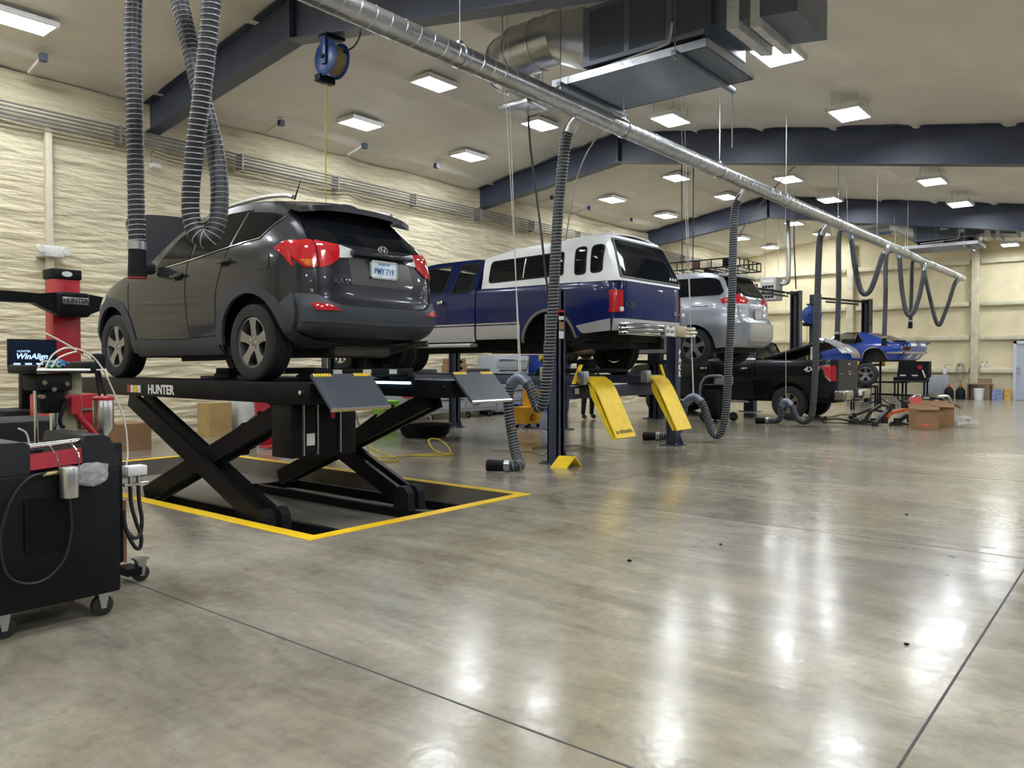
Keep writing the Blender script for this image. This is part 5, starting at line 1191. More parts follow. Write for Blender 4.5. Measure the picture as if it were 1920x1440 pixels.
for x_, y_ in ((-6.95, 8.34), (-6.55, 8.7)): MB().cyl((x_, y_, 4.86), (x_, y_, ceil_z(x_) - .02), .006, 6).build('hanger', ALU, g)
g = thing('hanger_rod_set', 'thin steel rod hanging below the near air handler strut', 'rod', (-4.15, 9.46, 4.3))
MB().cyl((-4.15, 9.46, 4.05), (-4.15, 9.46, 4.72), .007, 6).build('rod', ALU, g)

# ================================================================== hose reels, cables, ropes
def reel(label, c, sc=1., hl=None, col=None):
    c = Vector(c); t = thing('hose_reel', label, 'hose reel', c)
    BL = M('blue_reel_enamel', (.012, .045, .20), .35, var=.1)
    for yy in (-.11, .11):
        MB().lathe([(.04 * sc, -.012), (.23 * sc, -.012), (.245 * sc, 0), (.23 * sc, .012), (.04 * sc, .012)], c + Vector((0, yy * sc, 0)), 'Y', 30, True).build('flange', BL, t)
    MB().lathe([(.08 * sc, -.10 * sc), (.19 * sc, -.10 * sc), (.19 * sc, .10 * sc), (.08 * sc, .10 * sc)], c, 'Y', 26, True).build('wound_hose', M('tan_hose', (.35, .26, .12), .6, var=.2), t)
    MB().rbox(c.x - .05 * sc, c.x + .05 * sc, c.y - .16 * sc, c.y - .125 * sc, c.z - .1 * sc, c.z + .30 * sc, .008).build('arm_plate', BL, t)
    MB().rbox(c.x - .09 * sc, c.x + .09 * sc, c.y - .16 * sc, c.y + .16 * sc, c.z + .27 * sc, c.z + .31 * sc, .006).build('mount_plate', BLACK, t)
    MB().rbox(c.x - .20 * sc, c.x - .08 * sc, c.y - .15 * sc, c.y + .12 * sc, c.z - .30 * sc, c.z - .20 * sc, .01).build('hose_guide', BLACK, t)
    MB().cyl(c + Vector((0, -.18 * sc, 0)), c + Vector((0, .18 * sc, 0)), .035 * sc, 12).build('hub', BLACK, t)
    return t, c
t, c = reel('blue hose reel hanging from the nearest roof frame', (-8.85, 6.95, 5.53), 1.0)
YH = M('yellow_air_hose', (.55, .40, .04), .5, var=.1)
MB().tube(spline([(-8.98, 6.95, 5.28), (-9.0, 6.95, 4.6), (-9.02, 6.96, 3.2), (-9.04, 6.98, 2.0), (-9.06, 7.0, 1.1)], 6), .010, 6).build('drop_hose', YH, t)
MB().tube(spline([(-8.7, 7.0, 5.6), (-8.45, 7.0, 5.62), (-8.32, 7.0, 5.75), (-8.36, 7.0, 5.9), (-8.55, 7.02, 6.0)], 8), .012, 6).build('supply_hose', CABLE, t)
t, c = reel('small blue and yellow hose reel on the lift post near the coupe', (-8.50, 25.55, 2.88), 1.15)
MB().tube(spline([(-8.62, 25.5, 2.6), (-8.6, 25.45, 1.8), (-8.55, 25.4, .9)], 6), .012, 6).build('drop_hose', YH, t)
for nm, lab, pts, r, mt in (
    ('power_cable', 'black power cable dropping from the ceiling to the near lift post', [(-7.03, 9.0, 5.85), (-7.03, 9.0, 5.07), (-6.98, 8.98, 4.5), (-6.88, 8.95, 4.0), (-6.72, 8.9, 3.2), (-6.55, 8.8, 2.5), (-6.40, 8.7, 2.25)], .016, CABLE),
    ('flexible_conduit', 'pale flexible conduit curving down behind the white truck cap', [(-7.9, 13.0, ceil_z(-7.9)), (-8.33, 13.0, 5.88), (-8.7, 13.0, 5.45), (-8.95, 13.0, 4.95), (-9.08, 13.0, 4.4), (-9.3, 13.05, 3.5)], .014, CON),
    ('flexible_conduit', 'pale flexible conduit arching down above the silver minivan', [(-6.6, 19.0, ceil_z(-6.6)), (-7.4, 19.0, 5.45), (-8.1, 19.0, 4.6), (-8.4, 19.0, 3.7), (-8.45, 19.0, 3.0)], .014, CON),
    ('power_cable', 'dark cable hanging from the ceiling to the rear lift posts', [(-8.5, 24.0, 6.4), (-8.55, 24.05, 5.2), (-8.5, 24.12, 3.6)], .02, CABLE),
    ('pull_cord', 'thin dark cord hanging above the white truck cap, left of a pair', [(-8.5, 16.6, 6.45), (-8.48, 16.6, 4.6), (-8.45, 16.6, 3.0)], .012, CABLE),
    ('pull_cord', 'thin dark cord hanging above the white truck cap, right of a pair', [(-8.2, 16.6, 6.40), (-8.2, 16.6, 4.6), (-8.2, 16.6, 3.0)], .012, CABLE)):
    solo(MB().tube(spline(pts, 6), r, 6), nm, mt, lab, 'cable')
# wall heater with flue at the far left corner
ht = thing('unit_heater', 'small grey unit heater with a flue pipe at the far left', 'heater', (-10.0, 26, 3.5))
MB().rbox(-10.3, -9.75, 25.8, 26.4, 3.45, 4.2, .02).build('cabinet', M('heater_grey', (.42, .43, .42), .5), ht)
MB().box(-10.22, -9.83, 25.79, 25.80, 4.02, 4.13).build('control_strip', STICK, ht, 0)
for k in range(4):
    for q in range(4): MB().box(-10.22 + k * .10, -10.14 + k * .10, 25.79, 25.80, 3.52 + q * .11, 3.60 + q * .11).build('louver', BLACKM, ht, 0)
MB().tube(spline([(-9.8, 26.1, 4.0), (-9.55, 26.1, 4.0), (-9.45, 26.1, 4.15), (-9.45, 26.1, 5.0), (-9.5, 26.1, 6.6)], 6), .07, 12).build('flue_pipe', GALV, ht)
for x in (-10.25, -9.8): MB().cyl((x, 26.1, 4.2), (x, 26.1, ceil_z(x)), .008, 6).build('hanger_rod', ALU, ht)
# ================================================================== near-left service cart
ck = thing('fluid_service_cart', 'large black service cart with chrome handle and red front panel at lower left', 'cart', (-4.55, 1.45, 0))
CBK = M('cart_black', (.006, .007, .009), .5, var=.2, spec=.2); CGR = M('cart_shoulder_grey', (.020, .022, .026), .5, var=.15, spec=.3)
MB().rbox(-4.85, -4.30, .78, 1.948, .125, .80, .015).build('cabinet', CBK, ck)
sh = [(1.948, .80), (1.948, .85), (1.90, .955), (1.87, .972), (1.775, .972), (1.765, .935), (1.765, .80)]
MB().prism(sh, lambda a, b, t: Vector((-4.31 + t, a, b)), -.52, 0).build('right_shoulder', CGR, ck, 20)
sh = [(.78, .80), (.78, .85), (.84, .955), (.88, .968), (1.485, .960), (1.515, .945), (1.515, .80)]
MB().prism(sh, lambda a, b, t: Vector((-4.31 + t, a, b)), -.52, 0).build('left_shoulder', CGR, ck, 20)
MB().cyl((-4.36, 1.50, .930), (-4.36, 1.775, .945), .013, 14).build('handle_bar', CHROME, ck)
MB().obox((-4.33, 1.647, .862), (.010, 0, .004), (0, .132, .008), (-.006, 0, .040)).build('red_panel', M('red_panel', (.40, .025, .04), .4, var=.12), ck, 0)
MB().box(-4.55, -4.34, 1.52, 1.76, .80, .84).build('top_tray', BLACKM, ck, 0)
MB().box(-4.299, -4.296, 1.49, 1.70, .40, .68).build('recess_panel', M('cart_recess', (.005, .005, .006), .6, spec=.15), ck, 0)
MB().rbox(-4.297, -4.285, 1.478, 1.494, .42, .675, .004).build('recess_handle', BLACK, ck)
def caster(parent, x, y, r=.055, zt=.13):
    MB().lathe([(.012, -.018), (r * .7, -.02), (r, -.014), (r, .014), (r * .7, .02), (.012, .018)], (x, y, r), 'X', 22, True).build('caster_wheel', RUBBER, parent)
    MB().prism([(-.03, zt), (.03, zt), (.012, r - .015), (-.012, r - .015)], lambda a, b, t: Vector((x + t, y + a, b)), .022, .027).build('caster_fork', ALU, parent, 0)
    MB().prism([(-.03, zt), (.03, zt), (.012, r - .015), (-.012, r - .015)], lambda a, b, t: Vector((x + t, y + a, b)), -.027, -.022).build('caster_fork', ALU, parent, 0)
    MB().box(x - .035, x + .035, y - .04, y + .04, zt - .006, zt + .004).build('caster_plate', ALU, parent, 0)
for x, y in ((-4.36, 1.87), (-4.36, 1.40), (-4.78, 1.86), (-4.36, .86), (-4.78, .86)): caster(ck, x, y)
MB().tube(spline([(-4.285, 1.60, .80), (-4.27, 1.50, .79), (-4.265, 1.42, .70), (-4.265, 1.37, .55), (-4.265, 1.37, .42), (-4.265, 1.40, .32), (-4.265, 1.48, .27), (-4.265, 1.57, .28), (-4.265, 1.65, .36), (-4.265, 1.685, .5), (-4.262, 1.68, .62), (-4.25, 1.67, .68)], 8), .007, 8).build('black_hose', CABLE, ck)
MB().tube([(-4.285, 1.56, .795), (-4.28, 1.63, .80)], .011, 8).build('brass_fitting', M('brass', (.55, .42, .2), .35, metal=.9), ck)
pt = thing('metal_canister', 'small brushed metal canister hanging on the black cart front', 'canister', (-4.24, 1.668, .66))
MB().lathe([(.001, .672), (.040, .672), (.043, .676), (.043, .82), (.038, .828), (.012, .832), (.001, .832)], (-4.24, 1.668, 0), 'Z', 26).build('body', ALU, pt)
MB().tube(spline([(-4.24, 1.625, .80), (-4.25, 1.615, .88), (-4.32, 1.615, .925), (-4.345, 1.615, .94)], 5), .004, 6).build('wire_hook', CHROME, pt)
MB().tube(spline([(-4.24, 1.712, .80), (-4.25, 1.72, .88), (-4.32, 1.72, .925), (-4.345, 1.72, .945)], 5), .004, 6).build('wire_hook', CHROME, pt)
def blob(c, s, seed, amp=.35, n=3):
    bm = bmesh.new(); bmesh.ops.create_icosphere(bm, subdivisions=n, radius=1)
    for v in bm.verts:
        k = 1 + amp * noise.noise(v.co * 1.7 + Vector((seed, 0, 0))) + amp * .5 * noise.noise(v.co * 5 + Vector((0, seed, 0)))
        v.co = Vector((v.co.x * s[0] * k + c[0], v.co.y * s[1] * k + c[1], v.co.z * s[2] * k + c[2]))
    bm.verts.index_update(); mb = MB().add([v.co.copy() for v in bm.verts], [[v.index for v in f.verts] for f in bm.faces]); bm.free(); return mb
BAG = M('clear_plastic_bag', (.62, .63, .64), .12, var=.25, vs=25, alpha=.42, bump=.8, bs=50)
bg = thing('parts_bag', 'clear plastic bag of small fittings hanging on the black cart', 'bag', (-4.255, 1.79, .72))
blob((-4.255, 1.785, .775), (.035, .085, .058), 3.1).build('bag', BAG, bg)
for k in range(6): MB().rbox(-4.265, -4.245, 1.73 + k * .02, 1.745 + k * .02, .76 + .02 * (k % 3), .775 + .02 * (k % 3), .003).build('fitting', ALU, bg)

# ================================================================== second fluid machine with green tank
fm = thing('fluid_exchange_machine', 'cluttered fluid machine with green tank and tool tray behind the black cart', 'machine', (-5.1, 2.0, 0))
MB().rbox(-5.45, -4.95, 1.70, 2.262, .11, .86, .015).build('base_cabinet', BLACKM, fm)
MB().box(-4.949, -4.945, 2.255, 2.275, .11, .5).build('copper_edge', M('copper_brown', (.28, .13, .07), .5), fm, 0)
MB().box(-4.95, -4.80, 2.21, 2.30, .055, .10).build('foot_rail', BLACK, fm, 0)
for x, y in ((-4.86, 2.318), (-5.4, 2.318)): caster(fm, x, y, .05, .14)
GTK = M('olive_tank', (.36, .36, .23), .45, var=.08)
MB().lathe([(.001, .86), (.055, .86), (.062, .88), (.062, 1.27), (.05, 1.30), (.001, 1.30)], (-5.05, 2.00, 0), 'Z', 26).build('green_tank', GTK, fm)
m = MB(); 
for k in range(7): m.box(-4.99, -4.985, 2.015, 2.035, .96 + k * .028, .98 + k * .028)
tag(m.build('tank_print', M('dark_print', (.06, .06, .04), .6), fm, 0), kind='stuff')
MB().cyl((-5.0, 1.893, .86), (-5.0, 1.893, 1.19), .028, 18).build('chrome_column', CHROME, fm)
MB().cyl((-4.97, 1.782, .80), (-4.97, 1.782, 1.28), .011, 12).build('thin_pole', CHROME, fm)
MB().rbox(-5.12, -4.90, 1.76, 1.96, 1.19, 1.29, .02).build('gauge_block', BLACKM, fm)
MB().rbox(-5.05, -4.93, 1.80, 1.93, 1.06, 1.20, .02).build('valve_block', BLACK, fm)
for y, z in ((1.80, 1.24), (1.85, 1.20), (1.92, 1.23), (1.79, 1.16)): MB().cyl((-4.93, y, z), (-4.885, y, z), .013, 12).build('brass_valve', M('tarnished_brass', (.30, .27, .18), .35, metal=.8), fm)
tr = MB().rbox(-5.18, -4.88, 1.75, 2.05, 1.295, 1.315, .008).build('tool_tray', BLACKM, fm)
for y in (1.735, 2.055): MB().rbox(-5.2, -4.86, y - .022, y + .022, 1.29, 1.36 if y > 2 else 1.34, .012).build('tray_end', BLACKM, tr)
MB().cyl((-4.87, 1.74, 1.31), (-4.87, 2.04, 1.31), .009, 8).build('tray_rail', ALU, tr)
MB().rbox(-5.0, -4.93, 2.05, 2.16, 1.305, 1.315, .004).build('side_shelf', STICK, fm)
MB().rbox(-5.08, -4.96, 1.86, 2.03, 1.10, 1.165, .01).build('red_clamp', RED, fm)
MB().beam((-4.96, 1.985, 1.15), (-4.96, 1.985, 1.05), .05, .05).build('red_clamp_leg', RED, fm, 0)
MB().tube([(-4.96, 1.985, 1.07), (-4.96, 2.02, 1.02), (-4.95, 2.10, .92)], .018, 10).build('red_handle', RED, fm)
MB().tube(spline([(-4.92, 1.93, 1.14), (-4.91, 1.90, 1.08), (-4.91, 1.885, 1.02), (-4.91, 1.895, .985), (-4.91, 1.91, .98)], 5), .011, 8).build('trigger_gun', BLACK, fm)
WT = M('white_plastic_tube', (.68, .64, .56), .45, var=.06)
for pts in ([(-4.95, 1.83, 1.522), (-4.95, 1.92, 1.475), (-4.95, 2.0, 1.425), (-4.96, 2.1, 1.36)], [(-4.95, 1.83, 1.325), (-4.95, 1.87, 1.40), (-4.95, 1.95, 1.44), (-4.95, 2.06, 1.41), (-4.95, 2.13, 1.34), (-4.95, 2.19, 1.22), (-4.95, 2.27, 1.0), (-4.95, 2.29, .80), (-4.95, 2.27, .66)], [(-4.95, 1.86, 1.325), (-4.95, 1.90, 1.38), (-4.95, 1.98, 1.415), (-4.95, 2.04, 1.42)], [(-4.98, 1.80, 1.325), (-4.98, 1.83, 1.36), (-4.98, 1.88, 1.355), (-4.98, 1.91, 1.325)], [(-5.0, 1.70, .98), (-5.0, 1.74, .95), (-5.0, 1.755, .88), (-5.0, 1.745, .83)]):
    MB().tube(spline(pts, 8), .0055, 6).build('white_tube', WT, fm)
MB().tube([(-4.95, 2.0, 1.428), (-4.95, 2.035, 1.412)], .009, 8).build('red_coupling', RED, fm)
pot = thing('drain_pot', 'silver drain pot with red lid and funnel bottom beside the green tank', 'pot', (-4.95, 2.16, .9))
MB().lathe([(.012, .80), (.014, .86), (.020, .90), (.055, .945), (.058, .955), (.058, 1.13), (.055, 1.135)], (-4.98, 2.16, 0), 'Z', 28).build('body', ALU, pot)
MB().lathe([(.001, 1.155), (.04, 1.152), (.062, 1.14), (.062, 1.125), (.055, 1.125)], (-4.98, 2.16, 0), 'Z', 28).build('lid', RED, pot)
MB().cyl((-4.98, 2.14, 1.15), (-4.98, 2.12, 1.31), .010, 8).build('stand_tube', CABLE, pot)
MB().cyl((-4.97, 2.17, 1.15), (-4.98, 2.135, 1.31), .010, 8).build('stand_tube', CABLE, pot)
MB().rbox(-5.01, -4.95, 2.10, 2.17, 1.31, 1.41, .015).build('pump_head', BLACK, pot)
MB().cyl((-4.98, 2.16, .86), (-4.98, 2.16, .80), .03, 12).build('drain_valve', CHROME, pot)
rg_ = solo(blob((-5.05, 1.93, 1.345), (.05, .055, .026), 8.3, .5), 'shop_rag', M('blue_cloth', (.07, .19, .36), .9, var=.2), 'crumpled blue shop rag on the tool tray', 'rag')
solo(MB().cyl((-5.0, 1.86, 1.327), (-5.0, 1.93, 1.327), .012, 10), 'green_tool', M('green_plastic', (.03, .22, .08), .5), 'small green tool handle lying on the tool tray', 'tool')
mf = thing('hose_manifold', 'white manifold with chrome fittings and looped black hoses beside the cart', 'manifold', (-4.9, 2.3, .2))
MB().rbox(-4.95, -4.86, 2.25, 2.37, .655, .715, .006).build('block', STICK, mf)
for y in (2.28, 2.33): MB().cyl((-4.90, y, .59), (-4.90, y, .66), .013, 12).build('fitting', CHROME, mf)
MB().cyl((-4.90, 2.24, .60), (-4.90, 2.39, .60), .012, 10).build('cross_fitting', CHROME, mf)
for pts in ([(-4.90, 2.28, .59), (-4.90, 2.285, .48), (-4.89, 2.31, .36), (-4.88, 2.335, .27), (-4.88, 2.325, .20), (-4.88, 2.29, .22), (-4.89, 2.25, .32), (-4.9, 2.235, .42)], [(-4.90, 2.33, .59), (-4.90, 2.335, .48), (-4.89, 2.345, .38), (-4.88, 2.33, .29), (-4.88, 2.29, .27), (-4.9, 2.25, .33), (-4.9, 2.235, .45)]):
    MB().tube(spline(pts, 8), .012, 10).build('black_hose', CABLE, mf)

def box_open(label, x, y, w, d, h, mat=CARD, rz=0., flaps=True, marks=None, z=0.):
    t = thing('cardboard_box', label, 'box', (x, y, z), local=True)
    m = MB()
    m.box(-w / 2, w / 2, -d / 2, d / 2, 0, .006)
    for s in (-1, 1): m.box(s * w / 2 - .004, s * w / 2 + .004, -d / 2, d / 2, 0, h); m.box(-w / 2, w / 2, s * d / 2 - .004, s * d / 2 + .004, 0, h)
    if not flaps: m.box(-w / 2, w / 2, -d / 2, d / 2, h - .006, h)
    m.build('carton', mat, t, 0)
    if flaps:
        for s, tilt in ((-1, .16), (1, .2)): MB().obox((0, s * (d / 2 + tilt * .5 * h), h + .02 + .06 * h), (w / 2, 0, 0), (0, tilt * .5 * h, .08 * h * (1 if s < 0 else 2)), (0, 0, .003)).build('flap', mat, t, 0)
        MB().obox((w / 2 + .08, 0, h + .03), (.08, 0, -.05), (0, d / 2, 0), (0, 0, .003)).build('flap', mat, t, 0)
    for (sd, mm) in (marks or ()):
        MB().box(*sd).build('label', mm, t, 0)
    t.location = (x, y, z); t.rotation_euler = (0, 0, rz); return t
PINK = M('pink_tag', (.75, .12, .12), .6)
box_open('brown carton on the floor in front of the left wall by the tower', -12.4, 5.75, .45, .5, .42, flaps=False)
box_open('pale brown carton against the left wall behind the scissor arms', -13.5, 7.85, .4, .45, .62, M('pale_carton', (.42, .29, .12), .8), flaps=False)
solo(MB().rbox(-6.7, -6.05, 1.75, 2.42, .0, .95, .02), 'tool_box', BLACKM, 'black tool box standing behind the cluttered fluid machine', 'tool box')
wc = thing('storage_cabinet', 'long white low cabinet by the left wall behind the scissor lift', 'cabinet', (-13.4, 9.0, 0))
MB().rbox(-13.7, -13.1, 8.25, 9.85, .06, .82, .01).build('body', M('white_enamel', (.62, .63, .66), .4), wc)
for k in range(3): MB().rbox(-13.1, -13.085, 8.28 + k * .53, 8.78 + k * .53, .1, .78, .004).build('door', M('white_enamel'), wc)
MB().box(-13.65, -13.15, 8.3, 9.8, 0, .06).build('plinth', ALU, wc, 0)
# red hand truck
hd = thing('hand_truck', 'red hand truck leaning behind the scissor lift arms', 'hand truck', (-11.1, 7.35, 0))
for y in (7.15, 7.5): MB().tube([(-10.95, y, .06), (-11.05, y, .5), (-11.15, y, 1.05)], .022, 8).build('rail', RED, hd)
MB().obox((-11.04, 7.325, .45), (.012, 0, .05), (0, .17, 0), (-.08, 0, .36)).build('back_plate', RED, hd, 0)
MB().box(-10.95, -10.72, 7.12, 7.53, .02, .035).build('toe_plate', RED, hd, 0)
for y in (7.08, 7.57): MB().lathe([(.03, -.03), (.10, -.03), (.12, 0), (.10, .03), (.03, .03)], (-11.05, y, .12), 'Y', 20, True).build('wheel', RUBBER, hd)
# green bin, saw horse, drain pan
gb = thing('waste_bin', 'lime green plastic bin beside the grey tool chest', 'bin', (-12.95, 11.55, 0))
MB().prism([(-.17, 0), (.17, 0), (.22, .52), (-.22, .52)], lambda a, b, t: Vector((-12.95 + t, 11.55 + a, b)), -.18, .18).build('bin', M('lime_green_plastic', (.22, .52, .02), .45), gb, 0)
MB().rbox(-13.15, -12.75, 11.31, 11.79, .50, .54, .012).build('rim', MATS['lime_green_plastic'], gb)
MB().rbox(-12.775, -12.755, 11.5, 11.6, .02, .06, .004).build('foot_hole', BLACK, gb)
def sawhorse(x, y, label):
    s = thing('saw_horse', label, 'saw horse', (x, y, 0))
    for dy in (-.25, .25):
        for dx in (-1, 1): MB().beam((x, y + dy * .8, .62), (x + dx * .22, y + dy * 1.15, 0.01), .035, .03).build('leg', M('grey_metal_leg', (.30, .30, .30), .5, metal=.4), s, 0)
    MB().rbox(x - .05, x + .05, y - .36, y + .36, .60, .68, .012).build('top_beam', M('orange_red_plastic', (.55, .07, .03), .5), s)
sawhorse(-12.45, 11.98, 'saw horse with orange red top beam beside the lime green bin')
sawhorse(-11.6, 9.3, 'saw horse with orange red top standing behind the rear scissor arms')
dp = thing('drain_pan', 'wide black plastic oil drain pan on the floor under the pickup', 'pan', (-10.35, 10.2, 0))
n = 32; P = []
prof = [(.36, .26, .0), (.42, .31, .05), (.47, .35, .20), (.52, .40, .22), (.52, .40, .235), (.45, .34, .22), (.40, .30, .06), (.34, .25, .03)]
for a_, b_, z in prof:
    for k in range(n):
        t = 2 * PI * k / n; c, s = math.cos(t), math.sin(t); q = (abs(c) ** 4 + abs(s) ** 4) ** -.25; P.append((-10.4 + s * q * b_, 10.25 + c * q * a_, z))
F = [(i * n + k, i * n + (k + 1) % n, (i + 1) * n + (k + 1) % n, (i + 1) * n + k) for i in range(len(prof) - 1) for k in range(n)] + [tuple(range(n)), tuple(range(7 * n, 8 * n))]
MB().add(P, F).build('pan', BLACK, dp)
# grey tool chest with branding
mc = thing('rolling_tool_chest', 'long light grey rolling tool chest along the left wall', 'tool chest', (-13.4, 13.7, 0))
GCH = M('light_grey_enamel', (.36, .385, .43), .4, var=.05)
MB().rbox(-13.85, -13.02, 12.15, 15.35, .17, .97, .02).build('body', GCH, mc)
for (y0, y1, z0, z1) in ((12.2, 13.0, .25, .63), (12.2, 13.0, .67, .93), (13.05, 14.15, .25, .50), (13.05, 14.15, .53, .70), (13.05, 14.15, .73, .93), (14.2, 15.3, .25, .50), (14.2, 15.3, .53, .70), (14.2, 15.3, .73, .93)):
    dr = MB().rbox(-13.02, -13.0, y0, y1, z0, z1, .006).build('drawer', GCH, mc)
    MB().box(-13.0, -12.975, y0 + .04, y1 - .04, z1 - .035, z1 - .012).build('drawer_pull', CHROME, dr, 0)
for y in (12.72, 14.55):
    text_mb('MAC', .17, (-12.972 if y < 13 else -12.972, y, .47), (0, 1, 0), (0, 0, 1), .004, bold=.006, squeeze=.9).build('brand_lettering', PBLK, mc, 0)
    text_mb('TOOLS', .09, (-12.972, y, .35), (0, 1, 0), (0, 0, 1), .004, bold=.003).build('brand_lettering', PBLK, mc, 0)
    for k in (-1, 0, 1): MB().prism([(-.035, 0), (.035, 0), (0, .11 if k == 0 else .08)], lambda a, b, t, y=y, k=k: Vector((-12.972 + t, y + k * .06 + a, .54 + b)), -.002, .002).build('brand_mark', PBLK, mc, 0)
for y in (12.3, 13.1, 14.4, 15.2):
    MB().lathe([(.02, -.03), (.07, -.03), (.085, 0), (.07, .03), (.02, .03)], (-13.1, y, .085), 'Y', 20, True).build('caster', RUBBER, mc)
    MB().lathe([(.001, -.034), (.045, -.034), (.05, 0), (.045, .034), (.001, .034)], (-13.1, y, .085), 'Y', 16).build('caster_hub', ALU, mc)
    MB().rbox(-13.16, -13.04, y - .05, y + .05, .15, .18, .005).build('caster_plate', ALU, mc)
mc2 = thing('tool_cabinet', 'tall light grey tool cabinet at the left wall beyond the rolling chest', 'tool cabinet', (-13.5, 16.3, 0))
MB().rbox(-13.9, -13.25, 15.6, 17.0, .08, 1.55, .02).build('body', GCH, mc2)
for k in range(5):
    dr = MB().rbox(-13.25, -13.23, 15.65, 16.95, .14 + k * .27, .38 + k * .27, .006).build('drawer', GCH, mc2)
    MB().box(-13.23, -13.205, 15.7, 16.9, .345 + k * .27, .37 + k * .27).build('drawer_pull', CHROME, dr, 0)
MB().box(-13.85, -13.3, 15.65, 16.95, 0, .08).build('plinth', BLACK, mc2, 0)
def tyre(x, y, z, label, r=.36, w_=.24):
    m = MB().lathe([(r * .58, 0), (r * .62, -.0), (r * .9, 0), (r * .98, .03), (r, .06), (r, w_ * .35), (r - .012, w_ * .36), (r - .012, w_ * .39), (r, w_ * .40), (r, w_ * .60), (r - .012, w_ * .61), (r - .012, w_ * .64), (r, w_ * .65), (r, w_ - .06), (r * .98, w_ - .03), (r * .9, w_), (r * .58, w_), (r * .56, w_ * .5)], (x, y, z), 'Z', 40, True)
    return solo(m, 'tire', RUBBER, label, 'tire', 'loose tires on the tool chest')
tyre(-13.4, 13.1, .972, 'loose black tire lying on the grey chest left of the cartons')
tyre(-13.4, 15.0, .972, 'loose black tire lying on the grey chest right of the cartons', .38)
for k, (z, h, wd) in enumerate(((.972, .16, .42), (1.137, .17, .46), (1.312, .15, .38))):
    box_open(['bottom brown carton', 'middle brown carton', 'top brown carton'][k] + ' of the stack on the grey chest', -13.3, 14.1, .42, wd, h, flaps=False, z=z, marks=[((.211, .214, -.06, .06, h * .3, h * .7), STICK)])
solo(MB().lathe([(.001, 1.56), (.09, 1.545), (.10, 1.50), (.095, 1.468), (.001, 1.466)], (-13.3, 14.1, 0), 'Z', 24), 'foil_dome', CHROME, 'shiny metal dome on top of the carton stack', 'dome')
# blue bins, mop bucket
def bin_(label, x, y, w, d, h, mat):
    t = thing('plastic_bin', label, 'bin', (x, y, 0))
    P = []
    for s, z in ((.85, 0), (1, h), (.95, h), (.8, .03)): P += [(x + q[0] * w / 2 * s, y + q[1] * d / 2 * s, z) for q in ((-1, -1), (1, -1), (1, 1), (-1, 1))]
    F = [(i * 4 + k, i * 4 + (k + 1) % 4, i * 4 + 4 + (k + 1) % 4, i * 4 + 4 + k) for i in range(3) for k in range(4)] + [(0, 1, 2, 3), (12, 13, 14, 15)]
    MB().add(P, F).build('tub', mat, t, 0)
    MB().rbox(x - w / 2 - .02, x + w / 2 + .02, y - d / 2 - .02, y + d / 2 + .02, h, h + .03, .01).build('lid', mat, t)
BLU = M('royal_blue_plastic', (.010, .045, .26), .4, var=.08)
bin_('small blue bin on the floor left of the yellow mop bucket', -10.9, 13.75, .32, .34, .42, BLU)
bin_('tall blue waste bin by the left wall behind the looped hose', -13.4, 17.55, .6, .62, 1.55, BLU)
bin_('tall dark blue waste bin next to the other blue bin', -13.3, 18.35, .6, .62, 1.42, M('dark_blue_plastic', (.012, .035, .14), .4))
mp = thing('mop_bucket', 'yellow wheeled mop bucket with wringer and a warning triangle', 'mop bucket', (-10.2, 13.05, 0))
P = []
for s, z in ((.8, .09), (1, .44)): P += [(-10.2 + a * .17 * s, 13.05 + b * .29 * s, z) for a, b in ((-1, -1), (1, -1), (1, 1), (-1, 1))]
MY = M('mop_yellow', (.75, .38, .01), .45)
MB().add(P, [(0, 1, 2, 3), (4, 5, 6, 7)] + [(k, (k + 1) % 4, 4 + (k + 1) % 4, 4 + k) for k in range(4)]).build('bucket', MY, mp, 0)
MB().prism([(.02, .44), (.29, .44), (.25, .80), (.06, .80)], lambda a, b, t: Vector((-10.2 + t, 13.05 + a, b)), -.15, .15).build('wringer', MY, mp, 0)
MB().tube([(-10.05, 13.2, .7), (-10.0, 13.12, .85), (-9.98, 13.05, .95)], .014, 8).build('wringer_lever', MY, mp)
m = MB()
tri = [(-.08, .0), (.08, 0), (0, .14)]
MB().prism(tri, lambda a, b, t: Vector((-10.035 + b * .08 + t, 13.0 + a, .17 + b)), -.002, .003).build('warning_triangle', BLACK, mp, 0)
MB().prism([(-.05, .018), (.05, .018), (0, .105)], lambda a, b, t: Vector((-10.031 + b * .08 + t, 13.0 + a, .17 + b)), -.002, .004).build('triangle_face', MY, mp, 0)
for a in (-.12, .12):
    for b in (-.2, .2): MB().lathe([(.01, -.015), (.035, -.015), (.035, .015), (.01, .015)], (-10.2 + a, 13.05 + b, .036), 'Y', 14, True).build('caster', BLACK, mp); MB().cyl((-10.2 + a, 13.05 + b, .05), (-10.2 + a, 13.05 + b, .1), .014, 8).build('caster_stem', ALU, mp)
mo = thing('mop', 'mop with wooden handle standing behind the yellow mop bucket', 'mop', (-10.7, 13.35, 0))
MB().cyl((-10.72, 13.35, .12), (-10.35, 13.3, 1.5), .014, 8).build('handle', M('wood_handle', (.42, .28, .14), .6), mo)
blob((-10.73, 13.35, .075), (.09, .12, .07), 2.2, .4).build('mop_head', M('grey_mop_yarn', (.4, .39, .36), .95, var=.3), mo)
